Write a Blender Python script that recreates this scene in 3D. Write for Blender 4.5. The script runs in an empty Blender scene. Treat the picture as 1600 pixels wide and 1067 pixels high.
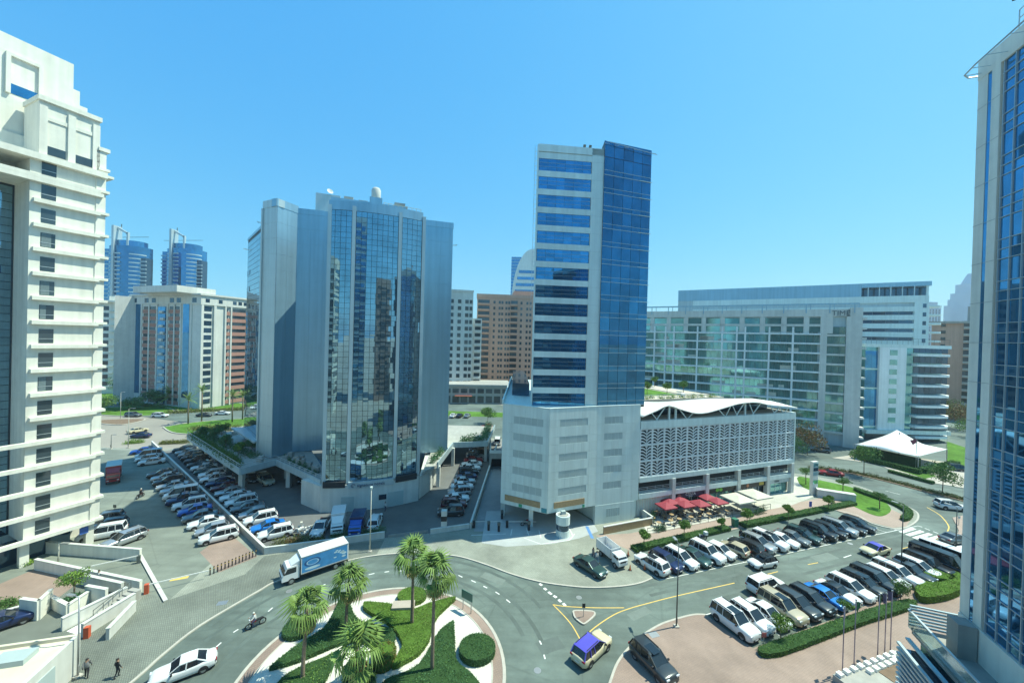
import bpy, bmesh, math, random
from mathutils import Vector, Matrix

random.seed(11)
S = bpy.context.scene
COL = S.collection
R = math.radians

# ------------------------------------------------------------------ camera, sky, sun, exposure
cam_d = bpy.data.cameras.new('camera')
cam_d.lens = 13.275
cam_d.sensor_width = 36.0
cam_d.clip_start = 0.2
cam_d.clip_end = 12000
cam = bpy.data.objects.new('camera', cam_d)
COL.objects.link(cam)
cam.matrix_world = (Matrix.Translation((0, 0, 31)) @ Matrix.Rotation(R(90 - 0.39), 4, 'X')
                    @ Matrix.Rotation(0.0275, 4, 'Z'))
S.camera = cam

SUN_EL, SUN_AZ = R(60), math.atan2(0.962, 0.274)
W = bpy.data.worlds.new('World')
S.world = W
W.use_nodes = True
wn = W.node_tree
bg = wn.nodes['Background']
sky = wn.nodes.new('ShaderNodeTexSky')
sky.sky_type = 'NISHITA'
sky.sun_disc = False
sky.sun_elevation = SUN_EL
sky.sun_rotation = SUN_AZ
sky.altitude = 0
sky.air_density = 1.0
sky.dust_density = 0.6
sky.ozone_density = 1.5
# overall sky colour response (the same curve for the whole sky)
sep = wn.nodes.new('ShaderNodeSeparateColor'); com = wn.nodes.new('ShaderNodeCombineColor')
wn.links.new(sky.outputs[0], sep.inputs[0])
for ch, (gain, power) in enumerate(((.40, 1.10), (1.93, .54), (4.5, .20))):
    pw = wn.nodes.new('ShaderNodeMath'); pw.operation = 'POWER'; pw.inputs[1].default_value = power
    ml = wn.nodes.new('ShaderNodeMath'); ml.operation = 'MULTIPLY'; ml.inputs[1].default_value = gain
    wn.links.new(sep.outputs[ch], pw.inputs[0]); wn.links.new(pw.outputs[0], ml.inputs[0]); wn.links.new(ml.outputs[0], com.inputs[ch])
wn.links.new(com.outputs[0], bg.inputs[0])
bg.inputs[1].default_value = 0.12
sd = bpy.data.lights.new('sun', 'SUN')
sd.energy = 5.0
sd.angle = R(0.53)
sd.color = (0.95, 1.0, 0.82)
sun = bpy.data.objects.new('sun', sd)
COL.objects.link(sun)
to_sun = Vector((math.sin(SUN_AZ) * math.cos(SUN_EL), math.cos(SUN_AZ) * math.cos(SUN_EL), math.sin(SUN_EL)))
sun.rotation_euler = to_sun.to_track_quat('Z', 'Y').to_euler()
S.view_settings.view_transform = 'Standard'
S.view_settings.look = 'None'
S.view_settings.gamma = 1.0
S.view_settings.exposure = 0.45
S.cycles.max_bounces = 8
S.cycles.diffuse_bounces = 3
S.cycles.glossy_bounces = 4
S.cycles.use_denoising = True

# ------------------------------------------------------------------ mesh helpers
class MB:
    def __init__(s):
        s.v = []; s.f = []; s.m = []
    def add(s, vs, fs, mi=0):
        o = len(s.v); s.v += [tuple(p) for p in vs]
        s.f += [tuple(i + o for i in f) for f in fs]; s.m += [mi] * len(fs)
        return s
    def box(s, x0, x1, y0, y1, z0, z1, mi=0):
        return s.add([(x0,y0,z0),(x1,y0,z0),(x1,y1,z0),(x0,y1,z0),(x0,y0,z1),(x1,y0,z1),(x1,y1,z1),(x0,y1,z1)],
                     [(0,3,2,1),(4,5,6,7),(0,1,5,4),(1,2,6,5),(2,3,7,6),(3,0,4,7)], mi)
    def prism(s, poly, z0, z1, mi=0, top=None, taper=1.0):
        n = len(poly)
        a = sum(poly[i][0]*poly[(i+1)%n][1]-poly[(i+1)%n][0]*poly[i][1] for i in range(n))
        if a < 0: poly = list(reversed(poly))
        cx = sum(p[0] for p in poly)/n; cy = sum(p[1] for p in poly)/n
        vs = [(p[0],p[1],z0) for p in poly]+[(cx+(p[0]-cx)*taper, cy+(p[1]-cy)*taper, z1) for p in poly]
        fs = [(i,(i+1)%n,n+(i+1)%n,n+i) for i in range(n)]
        s.add(vs, fs + [tuple(range(n-1,-1,-1))], mi)
        o = len(s.v)-2*n
        s.f.append(tuple(o+n+i for i in range(n))); s.m.append(mi if top is None else top)
        return s
    def tube(s, pts, r, n=6, mi=0, r1=None, cap=True):
        pts = [Vector(p) for p in pts]; vs = []; fs = []
        for k, p in enumerate(pts):
            d = (pts[min(k+1,len(pts)-1)]-pts[max(k-1,0)]).normalized()
            a = d.orthogonal().normalized() if k == 0 else (a - d*a.dot(d)).normalized()
            b = d.cross(a)
            rr = r if r1 is None else r+(r1-r)*k/(len(pts)-1)
            for i in range(n):
                t = 2*math.pi*i/n
                vs.append(p+(a*math.cos(t)+b*math.sin(t))*rr)
        for k in range(len(pts)-1):
            for i in range(n):
                fs.append((k*n+i,k*n+(i+1)%n,(k+1)*n+(i+1)%n,(k+1)*n+i))
        if cap:
            fs.append(tuple(range(n-1,-1,-1))); fs.append(tuple((len(pts)-1)*n+i for i in range(n)))
        return s.add(vs, fs, mi)
    def bar(s, p, q, w, h, mi=0):
        """square bar from p to q"""
        p = Vector(p); q = Vector(q); d = (q-p).normalized()
        up = Vector((0,0,1)) if abs(d.z) < .95 else Vector((1,0,0))
        a = d.cross(up).normalized()*w/2; b = a.cross(d).normalized()*h/2
        vs = [p-a-b,p+a-b,p+a+b,p-a+b,q-a-b,q+a-b,q+a+b,q-a+b]
        return s.add(vs,[(0,1,2,3),(7,6,5,4),(0,4,5,1),(1,5,6,2),(2,6,7,3),(3,7,4,0)],mi)
    def mesh(s, name, mats, smooth=False):
        me = bpy.data.meshes.new(name)
        me.from_pydata(s.v, [], s.f)
        for m in (mats if isinstance(mats,(list,tuple)) else [mats]):
            if m: me.materials.append(m)
        if any(s.m): me.polygons.foreach_set('material_index', s.m)
        if smooth: me.polygons.foreach_set('use_smooth', [True]*len(me.polygons))
        me.update()
        return me
    def build(s, name, mats, parent=None, loc=(0,0,0), rz=0, smooth=False, fix=False):
        me = s.mesh(name, mats, smooth)
        if fix:
            bm = bmesh.new(); bm.from_mesh(me); bmesh.ops.recalc_face_normals(bm, faces=bm.faces); bm.to_mesh(me); bm.free()
        return put(name, me, parent, loc, rz)

def put(name, me, parent=None, loc=(0,0,0), rz=0):
    o = bpy.data.objects.new(name, me); COL.objects.link(o)
    o.location = loc
    if isinstance(rz, (tuple, list)): o.rotation_euler = rz
    else: o.rotation_euler = (0,0,rz)
    if parent: o.parent = parent
    return o
def tag(o, label=None, cat=None, group=None, kind=None):
    if label: o['label'] = label
    if cat: o['category'] = cat
    if group: o['group'] = group
    if kind: o['kind'] = kind
    return o
def thing(name, label, cat, loc=(0,0,0), rz=0, group=None):
    o = put(name, None, None, loc, rz); o.empty_display_size = .3
    return tag(o, label, cat, group)
def copy_tree(o, parent=None):
    c = o.copy(); COL.objects.link(c)
    if parent: c.parent = parent
    for ch in list(o.children): copy_tree(ch, c)
    return c
def ang(d): return math.atan2(d[1], d[0])
_box = {}
def boxobj(name, w, d, h, mat, parent, loc, rz=0):
    """box of w x d x h whose front lower left corner is at loc; mesh data shared between equal boxes"""
    k = (round(w,3), round(d,3), round(h,3), mat.name)
    if k not in _box: _box[k] = MB().box(0,w,0,d,0,h).mesh(name, mat)
    return put(name, _box[k], parent, loc, rz)

# ------------------------------------------------------------------ materials
MATS = {}
def mat(name, col, rough=.8, metal=0.0, var=.12, scale=.6, bump=0.0, bscale=20., spec=.5, obj=False, stain=0.0, coat=0.0, rand=0.0):
    """principled material with noise colour variation, optional relief and stains"""
    m = bpy.data.materials.new(name); m.use_nodes = True
    nt = m.node_tree; b = nt.nodes['Principled BSDF']
    b.inputs['Roughness'].default_value = rough; b.inputs['Metallic'].default_value = metal
    b.inputs['Specular IOR Level'].default_value = spec
    if coat: b.inputs['Coat Weight'].default_value = coat; b.inputs['Coat Roughness'].default_value = .04
    tc = nt.nodes.new('ShaderNodeTexCoord')
    geo = nt.nodes.new('ShaderNodeNewGeometry')
    src = tc.outputs['Object'] if obj else geo.outputs['Position']
    out = None
    if var:
        n = nt.nodes.new('ShaderNodeTexNoise'); n.inputs['Scale'].default_value = scale; n.inputs['Detail'].default_value = 6; n.inputs['Roughness'].default_value = .65
        nt.links.new(src, n.inputs['Vector'])
        r = nt.nodes.new('ShaderNodeMapRange'); r.inputs[1].default_value = .25; r.inputs[2].default_value = .75
        r.inputs[3].default_value = 1-var; r.inputs[4].default_value = 1+var
        nt.links.new(n.outputs['Fac'], r.inputs[0])
        fac = r.outputs[0]
        if stain:
            n2 = nt.nodes.new('ShaderNodeTexNoise'); n2.inputs['Scale'].default_value = scale*.13; n2.inputs['Detail'].default_value = 4
            nt.links.new(src, n2.inputs['Vector'])
            r2 = nt.nodes.new('ShaderNodeMapRange'); r2.inputs[1].default_value = .4; r2.inputs[2].default_value = .7
            r2.inputs[3].default_value = 1-stain; r2.inputs[4].default_value = 1+stain*.4
            nt.links.new(n2.outputs['Fac'], r2.inputs[0])
            mu = nt.nodes.new('ShaderNodeMath'); mu.operation = 'MULTIPLY'
            nt.links.new(fac, mu.inputs[0]); nt.links.new(r2.outputs[0], mu.inputs[1]); fac = mu.outputs[0]
        if rand:
            oi = nt.nodes.new('ShaderNodeObjectInfo')
            r3 = nt.nodes.new('ShaderNodeMapRange'); r3.inputs[3].default_value = 1-rand; r3.inputs[4].default_value = 1+rand
            nt.links.new(oi.outputs['Random'], r3.inputs[0])
            mu = nt.nodes.new('ShaderNodeMath'); mu.operation = 'MULTIPLY'
            nt.links.new(fac, mu.inputs[0]); nt.links.new(r3.outputs[0], mu.inputs[1]); fac = mu.outputs[0]
        mx = nt.nodes.new('ShaderNodeVectorMath'); mx.operation = 'SCALE'
        mx.inputs[0].default_value = col
        nt.links.new(fac, mx.inputs['Scale'])
        nt.links.new(mx.outputs[0], b.inputs['Base Color'])
        out = mx.outputs[0]
    else:
        b.inputs['Base Color'].default_value = (*col, 1)
    if bump:
        n = nt.nodes.new('ShaderNodeTexNoise'); n.inputs['Scale'].default_value = bscale; n.inputs['Detail'].default_value = 3
        nt.links.new(src, n.inputs['Vector'])
        bp = nt.nodes.new('ShaderNodeBump'); bp.inputs['Strength'].default_value = bump; bp.inputs['Distance'].default_value = .02
        nt.links.new(n.outputs['Fac'], bp.inputs['Height']); nt.links.new(bp.outputs[0], b.inputs['Normal'])
    MATS[name] = m
    return m
def paver(name, c1, c2, joint, w, h, rot=0., rough=.85, stain=.12):
    """block paving: brick texture over real-size units with patchy wear"""
    m = mat(name, c1, rough, var=0); nt = m.node_tree; b = nt.nodes['Principled BSDF']
    geo = nt.nodes.new('ShaderNodeNewGeometry'); mp = nt.nodes.new('ShaderNodeMapping'); mp.inputs['Rotation'].default_value = (0,0,rot)
    nt.links.new(geo.outputs['Position'], mp.inputs[0])
    bt = nt.nodes.new('ShaderNodeTexBrick'); bt.inputs['Color1'].default_value = (*c1,1); bt.inputs['Color2'].default_value = (*c2,1); bt.inputs['Mortar'].default_value = (*joint,1)
    bt.inputs['Scale'].default_value = 1.0; bt.inputs['Brick Width'].default_value = w; bt.inputs['Row Height'].default_value = h; bt.inputs['Mortar Size'].default_value = .03
    nt.links.new(mp.outputs[0], bt.inputs['Vector'])
    n = nt.nodes.new('ShaderNodeTexNoise'); n.inputs['Scale'].default_value = .16; n.inputs['Detail'].default_value = 8; n.inputs['Roughness'].default_value = .7
    nt.links.new(geo.outputs['Position'], n.inputs['Vector'])
    r = nt.nodes.new('ShaderNodeMapRange'); r.inputs[1].default_value=.3; r.inputs[2].default_value=.7; r.inputs[3].default_value=1-stain*1.4; r.inputs[4].default_value=1+stain
    nt.links.new(n.outputs['Fac'], r.inputs[0])
    mx = nt.nodes.new('ShaderNodeVectorMath'); mx.operation='SCALE'
    nt.links.new(bt.outputs['Color'], mx.inputs[0]); nt.links.new(r.outputs[0], mx.inputs['Scale']); nt.links.new(mx.outputs[0], b.inputs['Base Color'])
    return m
def streaks(m, amt=.12, sc=1.4):
    """vertical rain streaks on a wall"""
    nt = m.node_tree; b = nt.nodes['Principled BSDF']; src = b.inputs['Base Color'].links[0].from_socket
    geo = nt.nodes.new('ShaderNodeNewGeometry'); mp = nt.nodes.new('ShaderNodeMapping'); mp.inputs['Scale'].default_value = (sc,sc,.05); nt.links.new(geo.outputs['Position'], mp.inputs[0])
    n = nt.nodes.new('ShaderNodeTexNoise'); n.inputs['Scale'].default_value = 1.0; n.inputs['Detail'].default_value = 6; nt.links.new(mp.outputs[0], n.inputs['Vector'])
    r = nt.nodes.new('ShaderNodeMapRange'); r.inputs[1].default_value = .35; r.inputs[2].default_value = .7; r.inputs[3].default_value = 1+amt*.5; r.inputs[4].default_value = 1-amt; nt.links.new(n.outputs['Fac'], r.inputs[0])
    mx = nt.nodes.new('ShaderNodeVectorMath'); mx.operation = 'SCALE'; nt.links.new(src, mx.inputs[0]); nt.links.new(r.outputs[0], mx.inputs['Scale']); nt.links.new(mx.outputs[0], b.inputs['Base Color'])
def glass(name, col, rough=.03, metal=.75, rand=.25):
    return mat(name, col, rough, metal, var=.28, scale=.35, spec=.9, rand=rand)  # cloudy noise paints uneven reflections into the tint; rand varies single panes
def leafmat(name, col, rand=.3):
    m = mat(name, col, .65, var=.45, scale=2.3, spec=.25)
    b = m.node_tree.nodes['Principled BSDF']
    b.inputs['Subsurface Weight'].default_value = 0
    try: b.inputs['Transmission Weight'].default_value = 0
    except KeyError: pass
    return m
M_ground = mat('sandy_concrete', (.34,.31,.26), .9, var=.15, scale=.08, stain=.2)
M_asph = mat('asphalt', (.135,.172,.150), .85, var=.20, scale=.6, bump=.25, bscale=14, stain=.30)
def wear(m, rot, amt=.16, sx=.05, sy=.9):
    """long streaks of tyre polish and dust along a direction"""
    nt = m.node_tree; b = nt.nodes['Principled BSDF']; lk = b.inputs['Base Color'].links[0]; src = lk.from_socket
    geo = nt.nodes.new('ShaderNodeNewGeometry'); mp = nt.nodes.new('ShaderNodeMapping'); mp.inputs['Rotation'].default_value = (0,0,rot); mp.inputs['Scale'].default_value = (sx,sy,1)
    nt.links.new(geo.outputs['Position'], mp.inputs[0])
    n = nt.nodes.new('ShaderNodeTexNoise'); n.inputs['Scale'].default_value = 1.0; n.inputs['Detail'].default_value = 5; nt.links.new(mp.outputs[0], n.inputs['Vector'])
    v = nt.nodes.new('ShaderNodeTexVoronoi'); v.feature = 'DISTANCE_TO_EDGE'; v.inputs['Scale'].default_value = .11; nt.links.new(geo.outputs['Position'], v.inputs['Vector'])
    c = nt.nodes.new('ShaderNodeMapRange'); c.inputs[1].default_value = 0; c.inputs[2].default_value = .012; c.inputs[3].default_value = .86; c.inputs[4].default_value = 1.0; nt.links.new(v.outputs['Distance'], c.inputs[0])
    r = nt.nodes.new('ShaderNodeMapRange'); r.inputs[1].default_value = .3; r.inputs[2].default_value = .7; r.inputs[3].default_value = 1-amt; r.inputs[4].default_value = 1+amt; nt.links.new(n.outputs['Fac'], r.inputs[0])
    mu = nt.nodes.new('ShaderNodeMath'); mu.operation = 'MULTIPLY'; nt.links.new(r.outputs[0], mu.inputs[0]); nt.links.new(c.outputs[0], mu.inputs[1])
    mx = nt.nodes.new('ShaderNodeVectorMath'); mx.operation = 'SCALE'; nt.links.new(src, mx.inputs[0]); nt.links.new(mu.outputs[0], mx.inputs['Scale']); nt.links.new(mx.outputs[0], b.inputs['Base Color'])
wear(M_asph, -.33)
M_lot = mat('lot_asphalt', (.215,.24,.20), .88, var=.14, scale=.5, bump=.2, bscale=10, stain=.25)
wear(M_lot, .65, .12)
M_apron = paver('apron_paver', (.33,.345,.285), (.29,.305,.25), (.22,.23,.19), .32, .16, .35, stain=.22)
M_drive = paver('driveway_paver', (.205,.225,.185), (.175,.195,.16), (.13,.14,.12), .32, .16, .9, stain=.25)
M_redpv = paver('red_paver', (.34,.245,.195), (.315,.225,.18), (.265,.195,.16), .3, .15, .33, stain=.2)
M_pink = paver('pink_paver', (.42,.305,.25), (.39,.285,.235), (.33,.25,.2), .3, .15, .33, stain=.12)
M_gravel = mat('white_gravel', (.66,.63,.55), .95, var=.2, scale=9, bump=.5, bscale=30, stain=.1)
M_kerb = mat('kerb_stone', (.46,.43,.37), .9, var=.15, scale=1.5)
M_white = mat('white_line_paint', (.72,.72,.68), .8, var=.2, scale=2.5)
M_yellow = mat('yellow_line_paint', (.72,.48,.12), .8, var=.2, scale=2.5)
M_grass = mat('lawn', (.10,.21,.035), .95, var=.35, scale=1.2, bump=.6, bscale=25, spec=.1, stain=.25)
M_soil = mat('planting_soil', (.19,.13,.085), .95, var=.3, scale=2)
M_beige = mat('beige_render', (.80,.78,.68), .85, var=.07, scale=.8, bump=.15, bscale=6, stain=.07)
M_cream = mat('cream_render', (.66,.60,.46), .85, var=.12, scale=.7, stain=.15)
M_pale = mat('pale_render', (.62,.62,.57), .8, var=.08, scale=.7, stain=.1)
M_alu = mat('aluminium_panel', (.31,.48,.58), .28, .5, var=.05, scale=.3, stain=.08)
M_alu2 = mat('pale_aluminium_panel', (.48,.58,.60), .42, .3, var=.05, scale=.3, stain=.08)
M_panel = mat('white_cladding', (.66,.76,.73), .5, .1, var=.05, scale=.4, stain=.06, rand=.03)
M_whitepaint = mat('white_painted_concrete', (.80,.82,.80), .6, var=.06, scale=.5, stain=.06)
M_louv = mat('louvre_grey', (.42,.50,.49), .6, .1, var=.06, rand=.05)
M_gblue = glass('blue_glass', (.055,.25,.46), .03, .8, .16)
M_gteal = glass('teal_glass', (.22,.36,.44), .02, .85, .06)
M_gdark = glass('dark_glass', (.05,.10,.15), .05, .6)
M_ggreen = glass('green_glass', (.20,.44,.43), .06, .7, .12)
M_gdeep = glass('deep_blue_glass', (.028,.15,.29), .03, .8, .20)
M_gwin = glass('window_glass', (.05,.075,.09), .06, .35)
M_mull = mat('dark_mullion', (.05,.07,.085), .5, .3, var=0)
M_mlight = mat('pale_mullion', (.5,.56,.57), .4, .4, var=0)
M_conc = mat('concrete', (.40,.39,.35), .85, var=.12, scale=.6, stain=.15)
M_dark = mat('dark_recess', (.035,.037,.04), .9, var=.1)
M_wood = mat('timber_panel', (.36,.25,.13), .7, var=.2, scale=3)
M_metal = mat('galvanised_metal', (.42,.43,.43), .45, .7, var=.08)
M_post = mat('dark_post_paint', (.10,.12,.115), .5, .2, var=.1)
M_blackp = mat('black_plastic', (.02,.02,.022), .6, var=.1)
M_rubber = mat('tyre_rubber', (.018,.018,.018), .85, var=.1)
M_rim = mat('alloy_rim', (.45,.46,.47), .3, .8, var=0)
M_red = mat('red_fabric', (.30,.035,.055), .75, var=.12, scale=2)
M_canvas = mat('cream_canvas', (.55,.53,.44), .85, var=.1, scale=1.5)
M_tent = mat('white_membrane', (.80,.79,.74), .6, var=.04, scale=.5)
M_salmon = mat('salmon_render', (.50,.32,.24), .85, var=.08, scale=.3, stain=.1)
M_brick = mat('terracotta_band', (.36,.19,.15), .85, var=.1, scale=.5)
M_bark = mat('palm_bark', (.20,.155,.11), .95, var=.35, scale=5, bump=.8, bscale=12)
M_frond = mat('palm_frond', (.15,.235,.055), .55, var=.35, scale=1.5, spec=.3, rand=.25)
M_dryfrond = mat('dry_frond', (.30,.25,.10), .8, var=.3, scale=1.5)
M_leafA = leafmat('bright_leaf', (.17,.28,.05))
M_leafB = leafmat('mid_leaf', (.095,.19,.05))
M_leafC = leafmat('dark_leaf', (.075,.175,.075))
M_leafD = leafmat('olive_leaf', (.15,.17,.05))
M_leafE = leafmat('rust_leaf', (.22,.13,.05))
M_hcoreA = mat('bright_hedge_core', (.075,.14,.025), .95, var=.4, scale=3, spec=.1)
M_hcoreC = mat('dark_hedge_core', (.035,.075,.025), .95, var=.4, scale=3, spec=.1)

for m_ in (M_beige, M_pale, M_alu, M_alu2, M_panel, M_whitepaint, M_salmon, M_conc): streaks(m_, .10)

# ------------------------------------------------------------------ ground, roads, paving
def struct(o): o['kind'] = 'structure'; return o
def sheet(name, poly, z, m, skirt=0.0, parent=None):
    mb = MB(); n = len(poly)
    a = sum(poly[i][0]*poly[(i+1)%n][1]-poly[(i+1)%n][0]*poly[i][1] for i in range(n))
    if a < 0: poly = list(reversed(poly))
    mb.add([(p[0],p[1],z) for p in poly], [tuple(range(n))])
    if skirt:
        mb.add([(p[0],p[1],z) for p in poly]+[(p[0],p[1],z-skirt) for p in poly], [(i,n+i,n+(i+1)%n,(i+1)%n) for i in range(n)])
    o = mb.build(name, m, parent)
    if not parent: struct(o)
    return o
def smooth_line(pts, k=4):
    out = []
    n = len(pts)
    for i in range(n-1):
        p0 = pts[max(i-1,0)]; p1 = pts[i]; p2 = pts[i+1]; p3 = pts[min(i+2,n-1)]
        for j in range(k):
            t = j/k
            out.append(tuple(.5*((2*p1[q])+(-p0[q]+p2[q])*t+(2*p0[q]-5*p1[q]+4*p2[q]-p3[q])*t*t+(-p0[q]+3*p1[q]-3*p2[q]+p3[q])*t**3) for q in (0,1)))
    out.append(tuple(pts[-1])); return out
def ribbon(name, pts, w, z0, z1, m, parent=None, closed=False):
    """strip of constant width along pts; a kerb or line with height z1-z0"""
    mb = MB(); n = len(pts); L = []; Rr = []
    for i in range(n):
        a = Vector(pts[i-1] if (i or closed) else pts[0]); b = Vector(pts[(i+1)%n] if (i < n-1 or closed) else pts[-1])
        d = (b-a).normalized(); nn = Vector((-d.y,d.x))*w/2; p = Vector(pts[i])
        L.append(p+nn); Rr.append(p-nn)
    vs = [(p.x,p.y,z1) for p in L]+[(p.x,p.y,z1) for p in Rr]
    fs = []; rng = range(n if closed else n-1)
    for i in rng: j=(i+1)%n; fs.append((i,n+i,n+j,j))
    if z1-z0 > .02:
        vs += [(p.x,p.y,z0) for p in L]+[(p.x,p.y,z0) for p in Rr]
        for i in rng: j=(i+1)%n; fs += [(i,j,2*n+j,2*n+i),(n+i,3*n+i,3*n+j,n+j)]
    mb.add(vs, fs)
    return mb.build(name, m, parent)
def line(pts, w, m, z, name, parent): return ribbon(name, pts, w, z, z, m, parent)

struct(MB().add([(-6000,-3000,-.05),(6000,-3000,-.05),(6000,9000,-.05),(-6000,9000,-.05)],[(0,1,2,3)]).build('ground', M_ground))
road = sheet('road', [(-75,5),(130,5),(330,60),(330,170),(90,190),(40,112),(-20,80),(-75,40)], 0.0, M_asph)

# land north of the street, raised one kerb
edge = [(-33.37, 27.27),(-32.47, 33.03),(-32.43, 35.69),(-31.91, 39.43),(-29.53, 44.79),(-28.14, 47.10),(-22.02, 51.29),(-18.02, 52.99),(-13.71, 53.67),(-9.14, 53.57),(-6.26, 53.08),(-2.64, 51.45),(0.85, 49.52),(4.12, 48.23),(7.07, 47.60),(10.63, 47.26),(14.59, 47.67),(17.27, 48.40),(19.33, 49.52)]
edge = smooth_line(edge, 4)
corner = smooth_line([(61.98, 72.11),(64.88, 69.93),(64.71, 66.78),(66.75, 65.10),(69.69, 65.70),(74.23, 68.26),(77.63, 71.19),(78.76, 73.40),(79.02, 77.49),(78.79, 84.50),(74.07, 89.58),(69.48, 91.77),(64.66, 94.07)], 4)
back = [(19.45, 51.73),(18.65, 55.23),(26.59, 58.39),(45.73, 66.17)]
land = sheet('forecourt_paving', edge+back+corner+[(62,112),(30,118),(-40,116),(-60,106),(-84,99),(-91,96.5),(-108,97.5),(-130,104),(-130,20),(-60,12)], .10, M_apron, .15)
ribbon('kerb', edge, .22, 0, .115, M_kerb, land)
ribbon('kerb', corner, .25, 0, .115, M_kerb, land)
LZ = .104
sheet('driveway', [(-58,13),(-33.09, 28.60),(-32.64, 33.09),(-32.62, 35.76),(-32.11, 39.52),(-29.75, 44.89),(-28.37, 47.21),(-22.25, 51.43),(-18.25, 53.14),(-18.48, 57.00),(-33.41, 51.95),(-33.25, 47.89),(-38.39, 43.02),(-52.5,46.5),(-60,40),(-128,60),(-128,22)], .102, M_drive)
# car parks on the land
sheet('car_park', [(-39.33, 37.50) if False else (-60.0,40.0),(-52.5,46.5),(-38.39, 43.02),(-39.27, 50.35),(-36.03, 52.29),(-89.5,95.0),(-120,97),(-120,60)], .104, M_lot)
sheet('stall_paving', [(-42.88, 54.88),(-42.71, 52.43),(-36.69, 48.13),(-34.25, 51.76),(-40.74, 56.39)], .108, M_redpv)
sheet('office_car_park', [(-33.82, 52.70),(-18.66, 57.54),(-5.76, 60.94),(-1.08, 113.80),(-10,115),(-40,115),(-62,105),(-84,98),(-89,95)], .104, mat('office_lot_paving',(.155,.16,.155),.9,var=.15,scale=.5,stain=.3))
sheet('sidewalk', [(18.38, 55.88),(14.08, 60.00),(19.96, 60.91),(34.79, 66.72),(49.61, 71.89),(65.53, 77.85),(73.63, 80.99),(74.43, 74.82),(73.94, 68.96),(69.94, 65.93),(66.98, 65.33),(64.95, 67.03),(62.23, 72.39),(45.90, 66.41),(26.68, 58.58)], .108, M_pink)
sheet('cafe_paving', [(22.73, 60.85),(55.81, 73.66),(67.81, 80.60),(68.77, 90.02),(23.48, 66.07)], .112, mat('cafe_paving',(.52,.50,.43),.85,var=.15,scale=.8,stain=.15))
sheet('drop_off', [(-3.77, 56.85),(-0.10, 55.99),(6.65, 57.03),(11.34, 58.91),(14.87, 61.24),(14.60, 64.87),(8,75),(-1,75),(-0.29, 67.57),(-3.72, 67.37)], .112, mat('drop_off_concrete',(.44,.46,.45),.8,var=.1,scale=.6,stain=.15))
sheet('ramp_lane', [(-5.27, 60.16),(-0.38, 60.42),(-1.50, 86.74),(-1.08, 113.80),(-3.96, 113.51)], .108, mat('ramp_concrete',(.30,.31,.31),.85,var=.12,stain=.2))
sheet('lawn', smooth_line([(69.58, 90.08),(74.11, 86.41),(76.78, 82.92),(76.60, 77.02),(73.93, 72.56),(69.39, 69.69),(67.91, 70.62),(67.71, 74.40),(66.37, 78.86),(65.02, 83.17),(67.94, 88.72)],3), .125, M_grass)

# plaza on the near side
ped = smooth_line([(8.26, 31.19),(9.87, 34.31),(11.45, 36.75),(14.20, 39.35),(16.92, 41.19),(19.25, 42.21),(21.62, 42.98),(23.04, 43.04)], 5)
plaza = sheet('plaza_paving', ped+[(24.23, 40.56),(25.48, 38.43),(37.03, 42.68),(49.33, 47.65),(55.87, 50.70),(66.41, 54.00),(80,45),(80,5),(7.5,5)], .10, M_redpv, .15)
ribbon('kerb', ped, .22, 0, .115, M_kerb, plaza)
# traffic island at the far right and triangular splitter
isl = smooth_line([(82.71, 69.96),(78.07, 65.06),(75.70, 63.25),(75.14, 60.85),(79.03, 60.67),(89.96, 69.15),(87.87, 71.28),(82.71, 69.96)],3)
sheet('traffic_island', isl, .12, M_pink, .15)
spl = smooth_line([(7.83, 42.86),(8.16, 43.08),(9.98, 43.05),(10.26, 42.66),(9.84, 42.06),(8.88, 41.18),(8.53, 41.17),(7.90, 41.99),(7.83, 42.86)],3)
sp = sheet('splitter_island', spl, .14, M_redpv, .16)
ribbon('kerb', spl[:-1], .18, 0, .15, M_kerb, sp, closed=True)

# lane markings (thin paint)
Y = lambda pts, w=.12: line(smooth_line(pts,4), w, M_yellow, .008, 'lane_line', road)
Y([(5.64, 44.12),(7.17, 43.86),(10.50, 43.78),(13.96, 43.91)]); Y([(5.64, 44.12),(6.62, 42.52),(7.43, 40.85),(7.97, 38.89)])
Y([(7.97, 38.89),(9.84, 40.76),(12.45, 42.74),(14.60, 43.83),(16.75, 44.66),(21.26, 46.28),(29.89, 49.07)])
Y([(61.77, 58.71),(68.15, 60.87)]); Y([(35.65, 51.18),(37.50, 51.83)]); Y([(43.10, 53.70),(45.00, 54.25)])
Y([(82.95, 74.49),(81.71, 71.17),(78.84, 67.34),(76.72, 65.42),(73.93, 63.56),(70.74, 61.98)], .16)
D = lambda a, b, w=.14: line([a,b], w, M_white, .008, 'lane_dash', road)
for a, b in [((4.34, 47.86),(4.64, 47.50)),((4.84, 47.02),(5.13, 46.67)),((5.33, 46.33),(5.68, 45.88)),((5.89, 45.66),(6.23, 45.34)),((6.42, 45.01),(6.67, 44.59)),((6.87, 44.38),(7.11, 43.96))]: D(a,b,.34)
for a, b in [((-6.14, 49.08),(-5.59, 48.71)),((-4.37, 48.12),(-3.76, 47.76)),((-2.74, 47.07),(-2.24, 46.73)),((-1.18, 46.06),(-0.69, 45.62)),((0.17, 44.76),(0.63, 44.24)),((-17.73, 48.70),(-17.09, 49.00)),((-15.87, 49.32),(-15.34, 49.48)),((-14.14, 49.67),(-13.47, 49.70)),
             ((-22.76, 46.11),(-22.30, 46.61)),((-26.27, 41.77),(-26.16, 42.37)),((-27.90, 38.72),(-27.69, 39.15)),((-28.21, 36.87),(-28.14, 37.41)),((3.68, 38.74),(3.84, 38.26)),((3.99, 37.03),(4.07, 36.52))]: D(a,b)
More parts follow.
